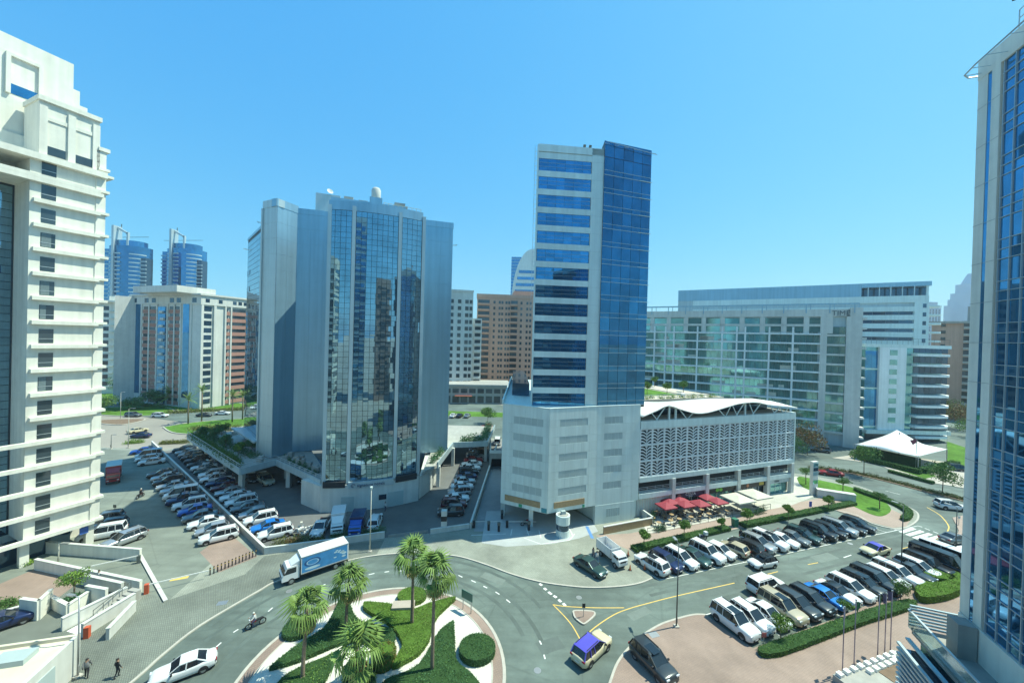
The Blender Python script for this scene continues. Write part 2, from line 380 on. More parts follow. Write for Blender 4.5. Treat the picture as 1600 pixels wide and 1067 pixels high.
for a, b in [((72.48, 66.53),(72.92, 66.10)),((72.87, 65.65),(73.04, 65.00)),((73.12, 64.57),(73.28, 63.95)),((64.24, 60.30),(64.68, 59.95)),((64.80, 59.77),(64.92, 59.22))]: D(a,b,.2)
D((50.01, 55.75),(51.81, 56.50)); D((82.82, 82.64),(84.03, 80.68))
# zebra crossing
for i in range(8):
    t = i/7
    a = Vector((66.74, 64.88)).lerp(Vector((67.87, 58.30)), t); b = Vector((70.44, 66.41)).lerp(Vector((73.53, 60.20)), t)
    line([a,b], .62, M_white, .008, 'crosswalk_stripe', road)
# parking bay lines, far row and near row
RN0, RN1 = Vector((20.14, 49.23)), Vector((72.72, 66.54))
dN = (RN1-RN0).normalized(); pN = Vector((-dN.y, dN.x)); pN = (pN*.97 - dN*.25).normalized()
line([RN0, RN1], .10, M_white, .008, 'bay_edge_line', road)
for i in range(22): line([RN0+dN*(2.45*i), RN0+dN*(2.45*i)+pN*4.9], .09, M_white, .009, 'stall_line', road)
RS0, RS1 = Vector((23.09, 43.14)), Vector((62.73, 57.02))
dS = (RS1-RS0).normalized(); pS = Vector((dS.y, -dS.x)); pS = (pS*.985 + dS*.06).normalized()
line([RS0, RS1+dS*8], .10, M_white, .008, 'bay_edge_line', road)
for i in range(21): line([RS0+dS*(2.45*i), RS0+dS*(2.45*i)+pS*4.8], .09, M_white, .009, 'stall_line', road)
# utility covers and patched asphalt
for p in [(-32.13, 42.75),(15.91, 39.83),(24.58, 51.82)]:
    MB().box(-.5,.5,-.35,.35,0,.012).build('manhole_cover', M_metal, road, (*p, .104), .3)
# zig-zag yellow marks and driveway marks on the car park mouth
for p,a in [((-40.58, 46.81),.4)]: MB().box(-.9,.9,-.3,.3,0,.006).build('yellow_mark', M_yellow, land, (*p,.109), a)
line([(-5.55, 58.97),(-0.16, 59.64)], .12, M_white, .118, 'gate_line', land)
for i,(p,q) in enumerate([((0.65, 59.30),(0.85, 61.30)),((3.47, 59.45),(3.16, 61.84)),((5.34, 58.78),(5.21, 61.12)),((10.49, 59.82),(10.28, 61.81))]):
    line([p,q], .15, M_white, .118, 'arrow_mark', land)
line([(2.64, 58.64),(5.20, 56.95),(9.74, 58.27),(10.86, 60.23)], .12, M_white, .118, 'bay_mark', land)
line([(13.31, 62.82),(13.46, 59.02)], .5, mat('blue_paint',(.10,.24,.50),.7,var=.15), .119, 'blue_stripe', land)

# roundabout island
IC = Vector((-11.7,34.3)); 
def ring(r, n=72): return [(IC.x+r*math.cos(2*math.pi*i/n), IC.y+r*math.sin(2*math.pi*i/n)) for i in range(n)]
island = sheet('roundabout_island', ring(11.7), .10, M_redpv, .12)
ribbon('kerb', ring(11.85), .3, 0, .13, M_kerb, island, closed=True)
ribbon('kerb', ring(10.75), .12, .08, .15, M_kerb, island, closed=True)
sheet('gravel_bed', ring(10.7), .12, M_gravel)

# far street and greens, left background
sheet('far_street', [(-260,150),(-150,140),(-95,122),(-86,98),(-60,104),(-20,116),(60,118),(60,150),(0,175),(-120,215),(-260,260)], .004, M_asph)
def island_lawn(pts, z=.15, m=M_grass, name='lawn'):
    p = smooth_line(pts+[pts[0]],4)[:-1]
    o = sheet(name, p, z, m, .2); ribbon('kerb', p, .35, 0, z+.02, M_kerb, o, closed=True); return o
island_lawn([(-109.48, 119.18),(-101.57, 113.55),(-94.16, 112.08),(-85.39, 113.03),(-77.94, 116.17),(-80.48, 126.23),(-91.73, 133.82),(-100.97, 130.55),(-107.13, 124.87)])
island_lawn([(-147.01, 134.16),(-138.98, 133.02),(-129.00, 134.36),(-125.01, 139.53),(-134.51, 148.40),(-148.29, 149.08),(-156.60, 145.09)])
island_lawn([(-132.88, 121.72),(-124.24, 120.95),(-124.30, 128.59),(-130.23, 128.85),(-136.92, 125.98)], m=M_soil, name='planted_verge')
sheet('far_plaza', [(-106.94, 97.06),(-115.87, 107.56),(-106.27, 101.90),(-98.56, 103.95),(-93.67, 100.08),(-96.86, 88.66)], .02, M_ground)
island_lawn([(-104.06, 150.18),(-119.16, 141.56),(-130.60, 146.28),(-151.36, 157.49),(-179.48, 166.18),(-198.77, 182.53),(-173.92, 180.84),(-111.43, 160.73)], .12, M_grass)
sheet('far_lawn', [(-24.32, 148.45),(-1.67, 149.03),(-1.83, 158.04),(-26.07, 158.76)], .012, M_grass)
sheet('far_road', [(-23.26, 129.28),(0.85, 128.40),(0.85, 142.39),(-25.49, 141.26)], .010, M_asph)

# far right: planted median, verges
def strip_lawn(a, b, w0, w1, z=.12, m=M_grass, name='lawn'):
    a = Vector(a); b = Vector(b); d = (b-a).normalized(); n = Vector((-d.y,d.x))
    return sheet(name, [a-n*w0/2, b-n*w1/2, b+n*w1/2, a+n*w0/2], z, m, .15)
med = smooth_line([(77.77, 96.52),(85.21, 93.87),(89.59, 88.70),(92.26, 82.93),(95.62, 77.63),(98.37, 71.90)],3)
ribbon('median', med, 2.6, 0, .13, M_soil)
S.objects['median']['kind'] = 'structure'
ver = smooth_line([(99.91, 103.40),(97.80, 95.30),(98.43, 88.95),(103.32, 85.11),(107.15, 78.36)],3)
sheet('verge', ver+[(260,118),(190,150),(124.07, 103.82),(112.99, 110.23),(98.77, 108.96),(90.65, 105.92),(96.10, 103.08)], .11, mat('verge_paving',(.47,.42,.35),.9,var=.15,stain=.15), .13)
sheet('lawn', [(99.04, 100.71),(99.87, 97.33),(100.37, 90.71),(105.47, 92.78),(105.84, 98.28),(105.65, 103.88)], .13, M_grass)
sheet('lawn', [(123.65, 106.50),(121.14, 98.53),(132.14, 101.88),(146.75, 121.20),(149.63, 129.04)], .13, M_grass)

# faint dark tyre tracks polished into the asphalt
M_track = mat('polished_asphalt',(.115,.148,.130),.7,var=.25,scale=.4,stain=.3)
for r_,a0_,a1_ in ((14.6,20,200),(16.2,10,190),(18.4,30,170),(20.0,35,165)):
    pts=[(IC.x+r_*math.cos(R(a0_+(a1_-a0_)*i/40)),IC.y+r_*math.sin(R(a0_+(a1_-a0_)*i/40))) for i in range(41)]
    line(pts,.45,M_track,.004,'tyre_track',road)
for off in (-1.2,.4,3.0,4.6):
    a_=RS0+dS*2+Vector((-dS.y,dS.x))*(1.6+off); line([a_-dS*6,a_+dS*46],.45,M_track,.004,'tyre_track',road)

M_patch = mat('asphalt_patch',(.105,.132,.118),.8,var=.15,scale=1.2); M_patch2 = mat('pale_asphalt_patch',(.165,.20,.175),.85,var=.15,scale=1.2)
for p,w_,d_,a_,m_ in [((4.74, 38.21),2.6,1.6,.4,M_patch),((-1.62, 48.62),3.2,1.2,-.5,M_patch2),((26.53, 47.32),5.5,1.3,.33,M_patch),((47.05, 55.61),4.0,1.6,.33,M_patch2),((-21.82, 47.75),2.8,1.4,.7,M_patch),((15.45, 43.05),3.0,1.1,.5,M_patch2),((-28.72, 35.60),2.4,1.2,.7,M_patch)]:
    MB().add([(-w_/2,-d_/2,0),(w_/2,-d_/2,0),(w_/2,d_/2,0),(-w_/2,d_/2,0)],[(0,1,2,3)]).build('asphalt_patch',m_,road,(*p,.006),a_)
for p in [(-7.69, 50.37),(8.94, 45.45),(34.02, 50.16),(-25.95, 45.16),(3.24, 35.23),(54.60, 59.81)]:
    MB().prism([(.35*math.cos(6.2832*i/14),.35*math.sin(6.2832*i/14)) for i in range(14)],0,.012).build('manhole_cover',M_metal,road,(*p,.001))

# ------------------------------------------------------------------ buildings: helpers
class Face:
    """a vertical face of a building in the building's local frame: x along the face (right seen from outside), y inward, z up"""
    def __init__(s, bld, p=(0,0), q=None, a=0.0):
        s.b = bld; s.p = Vector(p)
        if q is not None:
            d = Vector(q)-s.p; s.L = d.length; a = ang(d)
        s.a = a; s.ca = math.cos(a); s.sa = math.sin(a)
    def at(s, x, y, z): return (s.p.x+x*s.ca-y*s.sa, s.p.y+x*s.sa+y*s.ca, z)
    def box(s, name, x0, x1, y0, y1, z0, z1, m, parent=None):
        o = boxobj(name, x1-x0, y1-y0, z1-z0, m, parent or s.b, s.at(x0,y0,z0), s.a)
        return o
    def mesh(s, name, mb, m, parent=None, smooth=False):
        return mb.build(name, m, parent or s.b, (s.p.x,s.p.y,0), s.a, smooth)
    def panes(s, rects, m, y=-.03, d=.06, tilt=.35, name='pane', used=None, limit=300):
        """glass panes, each an object of its own, slightly out of true like real panes; beyond the limit they are joined"""
        rest = MB(); k = used[0] if used is not None else 0
        for (x, z, w, h) in rects:
            if k < limit:
                o = boxobj(name, w, d, h, m, s.b, s.at(x,y,z), (R(random.gauss(0,tilt)), 0, s.a+R(random.gauss(0,tilt))))
                k += 1
            else:
                t1 = math.tan(R(random.gauss(0,tilt)))*w; t2 = math.tan(R(random.gauss(0,tilt)))*h
                P = [s.at(x,y,z), s.at(x+w,y+t1,z), s.at(x+w,y+t1+t2,z+h), s.at(x,y+t2,z+h)]
                rest.add(P, [(0,1,2,3)])
        if rest.v:
            o = rest.build(name, m, s.b); o['kind'] = 'stuff'
        if used is not None: used[0] = k
def building(name, label, O, d, cat='building', group=None):
    return thing(name, label, cat, (O[0],O[1],0), ang(d), group)
def volume(b, name, poly, z0, z1, m): return MB().prism(poly, z0, z1).build(name, m, b)
def text(name, s, size, m, parent, loc, rz, ext=.05):
    cu = bpy.data.curves.new(name,'FONT'); cu.body = s; cu.size = size; cu.extrude = ext; cu.resolution_u = 2
    tmp = bpy.data.objects.new(name, cu); COL.objects.link(tmp)
    dg = bpy.context.evaluated_depsgraph_get(); me = bpy.data.meshes.new_from_object(tmp.evaluated_get(dg))
    bpy.data.objects.remove(tmp); me.materials.clear(); me.materials.append(m)
    return put(name, me, parent, loc, (R(90),0,rz))

# ------------------------------------------------------------------ beige hotel tower, left edge
b = building('hotel_tower', 'tall cream rendered tower with projecting floor ledges at the left edge', (-59.1,53.7), (.40,.917))
F = Face(b)
SB = 4.9
M_curt = mat('curtain_behind_glass',(.16,.21,.22),.4,var=.25,scale=6)
volume(b, 'wall', [(-30,SB),(.4,SB),(.4,16),(-30,16)], 0, 56.2, M_beige)
volume(b, 'corner_block', [(-6.28,0),(.35,0),(.35,SB-.02),(-6.28,SB-.02)], 3.2, 52.2, M_beige)
F.box('corner_pilaster', -.35,.62,-.12,1.6, 3.2,56.0, M_beige)
LS = 3.115
for k in range(-11, 6):
    z = 37.69+LS*k
    long = k < -6
    if k < 5: F.box('ledge', -30 if k in (4,) else (-30 if long else -6.05), .0, -.55, 0.02, z-.24, z+.24, M_beige)
    F.box('ledge', -.2, .95, -.38, .9, z-.02, z+.34, M_beige)
    if k > -11 or True:
        zw = z-LS+.42
        if zw > 2:
            w = F.box('window', -5.32,-4.05,-.02,.06, zw, zw+1.85, M_gwin)
            w['label'] = 'dark square window'
            F.box('window_rail', -5.32,-4.05,-.06,-.025, zw+.55, zw+.61, M_mlight, None)
            if random.random() < .35:
                F.box('curtain', -5.25,-4.9+random.random()*.5,-.03,-.022, zw+.05, zw+1.8, M_curt)
# curtain wall left of the block
G2 = Face(b, (0,SB-.12))
rects = []
for i in range(18):
    for j in range(44):
        rects.append((-6.45-1.1*(i+1)+.04, 3.4+j*1.04, 1.03, .97))
F.box('curtain_wall_backing', -30,-6.3, SB-.06, SB+.02, 3.3, 50.6, M_mull)
G2.panes(rects, M_gteal, 0, .04, limit=300)
# upper cornices and crown
F.box('cornice', -30,.6,-.7,SB+.3,52.2,53.0, M_beige)
F.box('cornice', -30,.3,-.55,SB,49.3+.1,49.9, M_beige)
volume(b, 'crown_block', [(-5.6,.1),(-.05,.1),(-.05,SB),(-5.6,SB)], 53.0, 60.0, M_beige)
for x in (-5.6,-3.1,-.75): F.box('pilaster', x, x+.7,-.12,.12,53.0,59.4, M_beige)
F.box('crown_cap', -5.75,.1,-.25,SB,60.0,60.6, M_beige)
for x in (-4.9,-2.4):
    F.box('lintel', x,x+1.8,-.02,.12,57.7,58.2, M_beige)
    w = F.box('window', x,x+1.65,.02,.16,53.3,54.4, M_gwin)
volume(b, 'top_block', [(-30,SB+.5),(-1.05,SB+.5),(-1.05,15),(-30,15)], 56.2, 68.9, M_beige)
volume(b, 'stepped_block', [(-1.05,SB+.8),(-.3,SB+.8),(-.3,14),(-1.05,14)], 56.2, 65.5, M_beige)
volume(b, 'stepped_block', [(-.3,SB+.8),(.5,SB+.8),(.5,14),(-.3,14)], 56.2, 63.5, M_beige)
Ft = Face(b, (0,SB+.5))
Ft.box('recess_frame', -7.1,-6.7,-.35,.02,61.3,66.6, M_beige); Ft.box('recess_frame', -4.35,-3.95,-.35,.02,61.3,66.6, M_beige); Ft.box('recess_frame', -6.7,-4.35,-.35,.02,66.2,66.6, M_beige)
Ft.box('window', -6.7,-4.35,-.05,.03,61.4,62.7, M_gblue)
F.box('roof_ledge', -.2,.95,-.3,4,56.0,56.5, M_beige); F.box('roof_ledge', -.1,1.6,.3,4,52.6,52.95, M_beige)
# ground floor: dark void, pillars
F.box('ground_floor_glass', -30,-1.5,2.2,2.4,0,3.2, M_gdark)
for x in (-.6,-6.5,-13): F.box('pillar', x,x+.8,.2,1.0,0,3.25, M_beige)
F.box('blue_sign', -1.3,-.45,-.1,.05,2.0,2.9, mat('blue_sign_face',(.05,.13,.42),.5,var=0))

# ------------------------------------------------------------------ glass office tower with podium deck
b = building('glass_office_tower', 'grey panelled office tower with reflective curved glass bays and a deck', (-32.13,65.06), (.938,.348))
F = Face(b)
TOP = 53.4
curve = lambda x: -.75+((x-8)/8)**2*1.15
volume(b, 'core_wall', [(0,.7),(16,.7),(16,30),(0,30)], 5.0, 52.4, M_alu)
volume(b, 'left_wing', [(-11.4,18),(-8.3,21.7),(-3,21.3),(-.01,21),(-.01,36),(-8,36),(-14.6,21.3)], 5.0, 57.0, M_alu)
volume(b, 'left_flank', [(-14.7,21.4),(-8.1,36.2),(-12,44),(-21.2,36.6)], 5.0, 53.0, M_alu)
volume(b, 'right_wing', [(16.01,13.6),(24.2,13.3),(24.2,30),(16.01,30)], 5.0, 55.6, M_alu)
volume(b, 'bay_parapet', [(x, curve(x)+.1) for x in [i for i in range(0,17)]]+[(16,8),(0,8)], 52.6, TOP+.8, M_alu)
volume(b, 'bay_core', [(x, curve(x)+.18) for x in [i for i in range(0,17)]]+[(16,2.5),(0,2.5)], 4.9, 52.6, M_mull)
used = [0]
cols = []
for x0, x1, n in ((.15,3.75,4),(4.45,11.55,8),(12.25,15.85,4)):
    for i in range(n): cols.append((x0+(x1-x0)*i/n, x0+(x1-x0)*(i+1)/n))
for j in range(50):
    z = 5.3+j*.945
    for (xa,xb) in cols:
        fc = Face(b, (xa,curve(xa)), (xb,curve(xb)))
        fc.panes([(.03, z, fc.L-.06, .90)], M_gteal,   .05, .05, .17, used=used, limit=300) if used[0] < 300 else cols and None
rest = MB()
k = 0
for j in range(50):
    z = 5.3+j*.945
    for (xa,xb) in cols:
        k += 1
        if k <= 300: continue
        fc = Face(b, (xa,curve(xa)), (xb,curve(xb))); L = fc.L; t1 = math.tan(R(random.gauss(0,.17)))*L; t2 = math.tan(R(random.gauss(0,.17)))*.9
        rest.add([fc.at(.03,.05,z),fc.at(L-.03,.05+t1,z),fc.at(L-.03,.05+t1+t2,z+.9),fc.at(.03,.05+t2,z+.9)],[(0,1,2,3)])
o = rest.build('pane', M_gteal, b); o['kind'] = 'stuff'
for x in (0-.12,3.8,11.6,15.9): 
    fc = Face(b, (x,curve(x)-.02)); fc.box('pier', 0,.6,-.12,.6, 4.9,TOP, M_alu2)
# white street wall of the ground floor
def arcwall(name, x0, x1, off, z0, z1, m, n=10):
    mb = MB(); pts = [(x0+(x1-x0)*i/n) for i in range(n+1)]
    mb.prism([(x,curve(x)-off) for x in pts]+[(x1,3.2),(x0,3.2)], z0, z1)
    return mb.build(name, m, b)
arcwall('street_wall', -.3,16.4,.35, 0, 4.75, M_pale)
arcwall('fascia_band', 4.2,11.8,.47, 4.1, 5.2, M_alu2)
for x0,x1 in ((.1,3.7),(12.1,16.0)): arcwall('sign_board', x0,x1,.5,4.35,5.35, M_dark, 4)
for x0,x1 in ((3.1,5.2),(10.8,13.6)): arcwall('shutter_door', x0,x1,.40,.1,2.7, M_louv, 4)
arcwall('shop_window', 9.3,10.6,.40,1.6,2.5, M_gdark, 2)
fc = Face(b, (4.6,-1.30), (11.6,-1.30))
M_ink = mat('sign_ink', (.06,.09,.16), .6, var=0)
for i,(r0) in enumerate((.34,.2)):
    mb = MB(); mb.tube([(.42+r0*math.cos(t*.5),0,.55+r0*math.sin(t*.5)) for t in range(0,11)],.04,4); fc.mesh('sign_emblem', mb, M_ink).location.z = 4.15
text('sign_lettering','signature hotels',.72, M_ink, b, fc.at(1.05,-.02,4.42), fc.a, .03)
# return wall to the left with deck above
volume(b, 'side_wall', [(-3.9,4.9),(-.3,.45),(-.3,3.3),(-1.5,6)], 0, 4.5, M_pale)
# cladding joints on wings (recessed shadow gaps between panels built as thin ribs)
def clad(face, x0, x1, y, z0, z1, nx, nz, m):
    """aluminium cassette panels, each its own part, with open joints"""
    w = (x1-x0)/nx; h = (z1-z0)/nz
    for i in range(nx):
        for j in range(nz):
            face.box('cladding_panel', x0+i*w+.012, x0+(i+1)*w-.012, y-.05, y-.004, z0+j*h+.012, z0+(j+1)*h-.012, m)
fa = Face(b,(-11.4,18),(-8.3,21.7)); clad(fa,0,fa.L,0,5.0,57.0,2,16,M_alu); fb_ = Face(b,(-8.3,21.7),(-3,21.3)); clad(fb_,0,fb_.L,0,5.0,57.0,2,16,M_alu); fb2 = Face(b,(-3,21.3),(0,21)); clad(fb2,0,fb2.L,0,5.0,57.0,1,16,M_alu)
fe = Face(b,(-14.6,21.3),(-11.4,18)); clad(fe,0,fe.L,0,5.0,57.0,2,16,M_alu2)
fr = Face(b,(16,13.6),(24.2,13.3)); clad(fr,0,fr.L,0,5.0,55.6,3,16,M_alu)
fe.box('wing_fin',-.3,.15,-.3,.3,5,57,M_alu2)
fa.box('wing_parapet', -.1,fa.L+.1,-.12,1.5,57.0,58.6, M_alu); fe.box('wing_parapet', -.1,fe.L+.1,-.12,1.5,57.0,58.55, M_alu2); fb_.box('wing_parapet', 0,fb_.L,-.1,4,57.0,58.2, M_alu); fb2.box('wing_parapet', 0,fb2.L,-.1,4,57.0,58.1, M_alu); fr.box('wing_parapet', -.1,fr.L+.1,-.1,6,55.6,56.9, M_alu)
volume(b, 'roof_house', [(-5.0,22.5),(0,22.5),(0,32),(-5.0,32)], 58.1, 62.4, M_alu2)
volume(b, 'roof_house', [(0,3),(13,3),(13,12),(0,12)], 53, 55.6, M_alu)
# cleaning rail on the roof and the ladder-like gantry
mb = MB()
for i in range(9):
    mb.bar((9+i*.85,2.0+i*.12,TOP+.8),(9+i*.85,2.0+i*.12,TOP+2.1),.08,.08)
for z in (1.4,2.1): mb.bar((9,2.0,TOP+z),(15.8,2.96,TOP+z),.07,.07)
mb.build('roof_railing', M_canvas, b)
wt = MB()
prof = [(0,.0),(.75,.0),(.82,.3),(.82,1.7),(.6,2.05),(.25,2.2),(0,2.25)]
n=14; vs=[]; fs=[]
for (r,z) in prof:
    for i in range(n): vs.append((7.6+r*math.cos(6.2832*i/n),3.4+r*math.sin(6.2832*i/n),56.4+z))
for a_ in range(len(prof)-1):
    for i in range(n): fs.append((a_*n+i,a_*n+(i+1)%n,(a_+1)*n+(i+1)%n,(a_+1)*n+i))
wt.add(vs,fs); wt.build('water_tank', M_pale, b, smooth=True); boxobj('tank_stand',2.2,2.2,2.0,M_alu,b,(6.5,2.3,54.4))
dish = MB(); dish.add([(.7*math.cos(t*.524),.7*math.sin(t*.524),.25) for t in range(12)]+[(0,0,0)],[(12,i,(i+1)%12) for i in range(12)])
dish.build('satellite_dish', M_pale, b, (-2.2,22.6,63.0), (R(60),0,.5))
# chamfered glass flank at far left
fl = Face(b, (-21.2,36.6), (-14.7,21.4)); L = fl.L
fl.box('flank_backing', 0.05,L-.05,-.06,-.01,5,53, M_mull)
rects = [(L*i/12+.03, 5.2+j*1.18, L/12-.06, 1.1) for i in range(12) for j in range(40)]
rest = MB()
for (x,z,w,h) in rects:
    t1 = math.tan(R(random.gauss(0,.15)))*w
    rest.add([fl.at(x,-.1,z),fl.at(x+w,-.1+t1,z),fl.at(x+w,-.1+t1,z+h),fl.at(x,-.1,z+h)],[(0,1,2,3)])
o = rest.build('flank_pane', M_gteal, b); o['kind'] = 'stuff'
for j in range(9): fl.box('vent_window', .2,3.6,-.16,-.11, 12.5+j*4.0, 13.6+j*4.0, M_gdark)
fl.box('flank_cap', 0,L,-.2,2,53,53.6, M_alu)
mb = MB()
for (x,y,z) in ((-14.7,21.0,54.0),(24.3,13.3,52.0),(-21.3,36.6,51.0)):
    mb.bar((x,y,z),(x-.9 if x<0 else x+.9,y,z+.1),.08,.08); mb.bar((x,y+1,z),(x-.9 if x<0 else x+.9,y+1,z+.1),.08,.08); mb.bar((x-.9 if x<0 else x+.9,y,z+.1),(x-.9 if x<0 else x+.9,y+1,z+.1),.08,.08)
mb.build('facade_bracket', M_mlight, b)
# deck (podium terrace) left and right, on columns, with planter edge
def world_part(b, name, mb, m):
    """mesh given in world coordinates, attached to building b"""
    o = mb.build(name, m); o.parent = b; o.matrix_parent_inverse = b.matrix_world.inverted() if False else (Matrix.Translation(b.location) @ Matrix.Rotation(b.rotation_euler.z,4,'Z')).inverted()
    return o
T1=(-79.16, 92.74); T2=(-50.31, 70.65); T3=(-47.26, 76.47); T4=(-32.86, 66.22)
deck = [T1,T2,T3,T4,(-31.5,67.0),(-44,84),(-52,98),(-66,112),(-78,100)]
world_part(b,'deck_slab', MB().prism(deck,4.3,4.9), M_conc)
def rail_line(b, pts, z, h=1.0):
    mb = MB()
    for p,q in zip(pts[:-1],pts[1:]):
        p=Vector(p); q=Vector(q); n=max(1,int((q-p).length/1.8))
        mb.bar((*p,z+h),(*q,z+h),.07,.07); mb.bar((*p,z+h*.5),(*q,z+h*.5),.04,.04)
        for i in range(n+1):
            c=p.lerp(q,i/n); mb.bar((*c,z),(*c,z+h),.05,.05)
    return mb
for p,q in ((T1,T2),(T2,T3),(T3,T4)):
    d=(Vector(q)-Vector(p)); nn=Vector((d.y,-d.x)).normalized()*.15; p2=Vector(p)+nn; q2=Vector(q)+nn
    world_part(b,'deck_fascia', MB().prism([p,q,q2,p2],4.1,5.35), M_alu2)
world_part(b,'deck_railing', rail_line(b,[T1,T2,T3,T4],5.35,.7), M_mlight)
for p in [(-51.73, 73.14),(-62.09, 82.86),(-69.56, 89.11),(-76.32, 94.43),(-82.71, 99.36),(-43.99, 75.57),(-62,100),(-55,90),(-47,80)]:
    world_part(b,'column', MB().prism([(p[0]-.4,p[1]-.4),(p[0]+.4,p[1]-.4),(p[0]+.4,p[1]+.4),(p[0]-.4,p[1]+.4)],0,4.35), M_pale)
D1=(-16.32, 73.33); D2=(-16.07, 88.41); D3=(-13.33, 82.84); 
deckr = [(-16.5,72.5),(-14.6,77.0),(-13.8,92),(-5.5,94),(-4.5,112),(-20,112)]
world_part(b,'deck_slab', MB().prism(deckr,4.3,4.9), M_conc)
world_part(b,'deck_fascia', MB().prism([(-14.6,77),(-13.8,92),(-13.6,92),(-14.4,77)],4.1,5.4), M_alu2)
world_part(b,'deck_fascia', MB().prism([(-13.8,92),(-5.5,94),(-5.5,93.8),(-13.8,91.8)],4.1,5.4), M_alu2)
world_part(b,'deck_fascia', MB().prism([(-5.5,94),(-4.5,112),(-4.3,112),(-5.3,94)],4.1,5.4), M_alu2)
for p in ((-5.9,95),(-5.4,104),(-13.5,91),(-14.5,78)):
    world_part(b,'column', MB().prism([(p[0]-.35,p[1]-.35),(p[0]+.35,p[1]-.35),(p[0]+.35,p[1]+.35),(p[0]-.35,p[1]+.35)],0,4.35), M_pale)
world_part(b,'side_wall', MB().prism([(-16.9,71.6),(-15.5,76.5),(-15.5,86),(-19,86)],0,4.4), M_pale)
world_part(b,'lobby_glass', MB().prism([(-44,79),(-36,70.5),(-34,73),(-42,82)],0,4.3), M_gdark)
world_part(b,'deck_canopy', MB().prism([(-66.61, 90.14),(-53.68, 79.09),(-52,84),(-60,92)],7.6,8.0), M_alu2)
for i in range(14):
    t=random.random(); p=Vector(T1).lerp(Vector(T2),t)+Vector((random.uniform(2,7),random.uniform(2,8)))
    world_part(b,'deck_table', MB().box(p.x-.5,p.x+.5,p.y-.4,p.y+.4,4.9,5.7), M_conc)
for i in range(10):
    p=Vector(T3).lerp(Vector(T4),random.random())+Vector((random.uniform(.5,2),random.uniform(1.5,4)))
    world_part(b,'deck_unit', MB().box(p.x-.5,p.x+.5,p.y-.4,p.y+.4,4.9,5.9), M_conc)


# ------------------------------------------------------------------ centre tower and its parking podium
for i,(x,y,w,d,h) in enumerate(((2,5,1.6,1.2,1.1),(4.5,6,1.6,1.2,1.1),(11,5,2,1.4,1.3),(12.5,8,1.2,1.2,1.8))): boxobj('roof_unit',w,d,h,M_conc,b,(x,y,55.6))
for i in range(5): boxobj('roof_unit',1.4,1.2,1.2,M_pale,b,(17.5+i*1.3,16+i,55.7))
b = thing('blue_glass_tower', 'slim white tower with blue glass bands on a white windowless podium', 'building', (6.3,60.0,0), 0)
Lc = lambda x,y: (x-6.3, y-60.0)
c1,c2,c3,c4 = Lc(-1.2,63.6),Lc(6.3,60.0),Lc(14.75,63.5),Lc(22.9,66.25)
PT = 20.0
volume(b,'podium_wall',[c1,c2,c3,c4,Lc(20,100),Lc(.3,104)],3.3,PT,M_panel)
volume(b,'ground_core',[Lc(14.9,65.0),Lc(22.7,66.6),Lc(20,98),Lc(8,98),Lc(9,76)],0,3.3,M_panel)
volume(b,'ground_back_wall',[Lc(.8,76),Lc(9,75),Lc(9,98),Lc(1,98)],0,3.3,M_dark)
faces = [Face(b,c1,c2),Face(b,c2,c3),Face(b,c3,c4)]
for fi,fc in enumerate(faces):
    L=fc.L
    # cladding panels in courses around five louvred openings
    wx0,wx1 = ((L*.25,L*.88),(L*.21,L*.79),(L*.16,L*.58))[fi]
    zs = [3.35]; 
    rows=[5.9+2.78*k for k in range(5)]
    for r in rows: zs += [r, r+1.2]
    zs += [PT-.02]
    for a_,c_ in zip(zs[:-1],zs[1:]):
        is_row = any(abs(a_-r)<.01 for r in rows)
        xs = [0,wx0,wx1,L] if is_row else [L*i/6 for i in range(7)]
        for xa,xb in zip(xs[:-1],xs[1:]):
            if is_row and xa==wx0:
                n = 5; 
                for i in range(n):
                    x0=wx0+(wx1-wx0)*i/n; x1=wx0+(wx1-wx0)*(i+1)/n
                    fc.box('louvre', x0+.03,x1-.03,-.02,-.004,a_+.02,c_-.02,M_louv)
            else:
                fc.box('cladding_panel', xa+.008,xb-.008,-.05,-.004,a_+.008,c_-.008,M_panel)
    if fi<2: fc.box('timber_sign_band', L*.1 if fi==0 else L*.13, L*.86 if fi==0 else L*.76,-.14,-.06,4.0,4.95,M_wood)
    fc.box('parapet_cap', 0,L,-.09,.35,PT,PT+.12,M_panel)
M_gsign = mat('green_sign', (.03,.30,.16), .5, var=0); M_tsign = mat('teal_sign', (.03,.25,.30), .5, var=0)
faces[0].box('parking_sign', 3.4,4.0,-.12,-.06,3.4,3.9,M_gsign); faces[0].box('clearance_sign', 7.4,8.3,-.12,-.06,3.4,4.1,M_tsign)
faces[1].box('parking_sign', 6.6,7.0,-.12,-.06,3.4,3.85,M_gsign)
faces[2].box('entrance_wall', .0,7.8,-.1,.5,0.1,3.3,M_panel)
for i in range(6): faces[2].box('vent_slat', 2.2+i*.45,2.55+i*.45,-.14,-.105,1.2,2.6,M_louv)
for p in (3.93, 62.51),(-0.83, 66.07),(15.42, 65.60):
    pp=Lc(*p); volume(b,'column',[(pp[0]-.35,pp[1]-.35),(pp[0]+.35,pp[1]-.35),(pp[0]+.35,pp[1]+.35),(pp[0]-.35,pp[1]+.35)],0,3.35,M_panel)
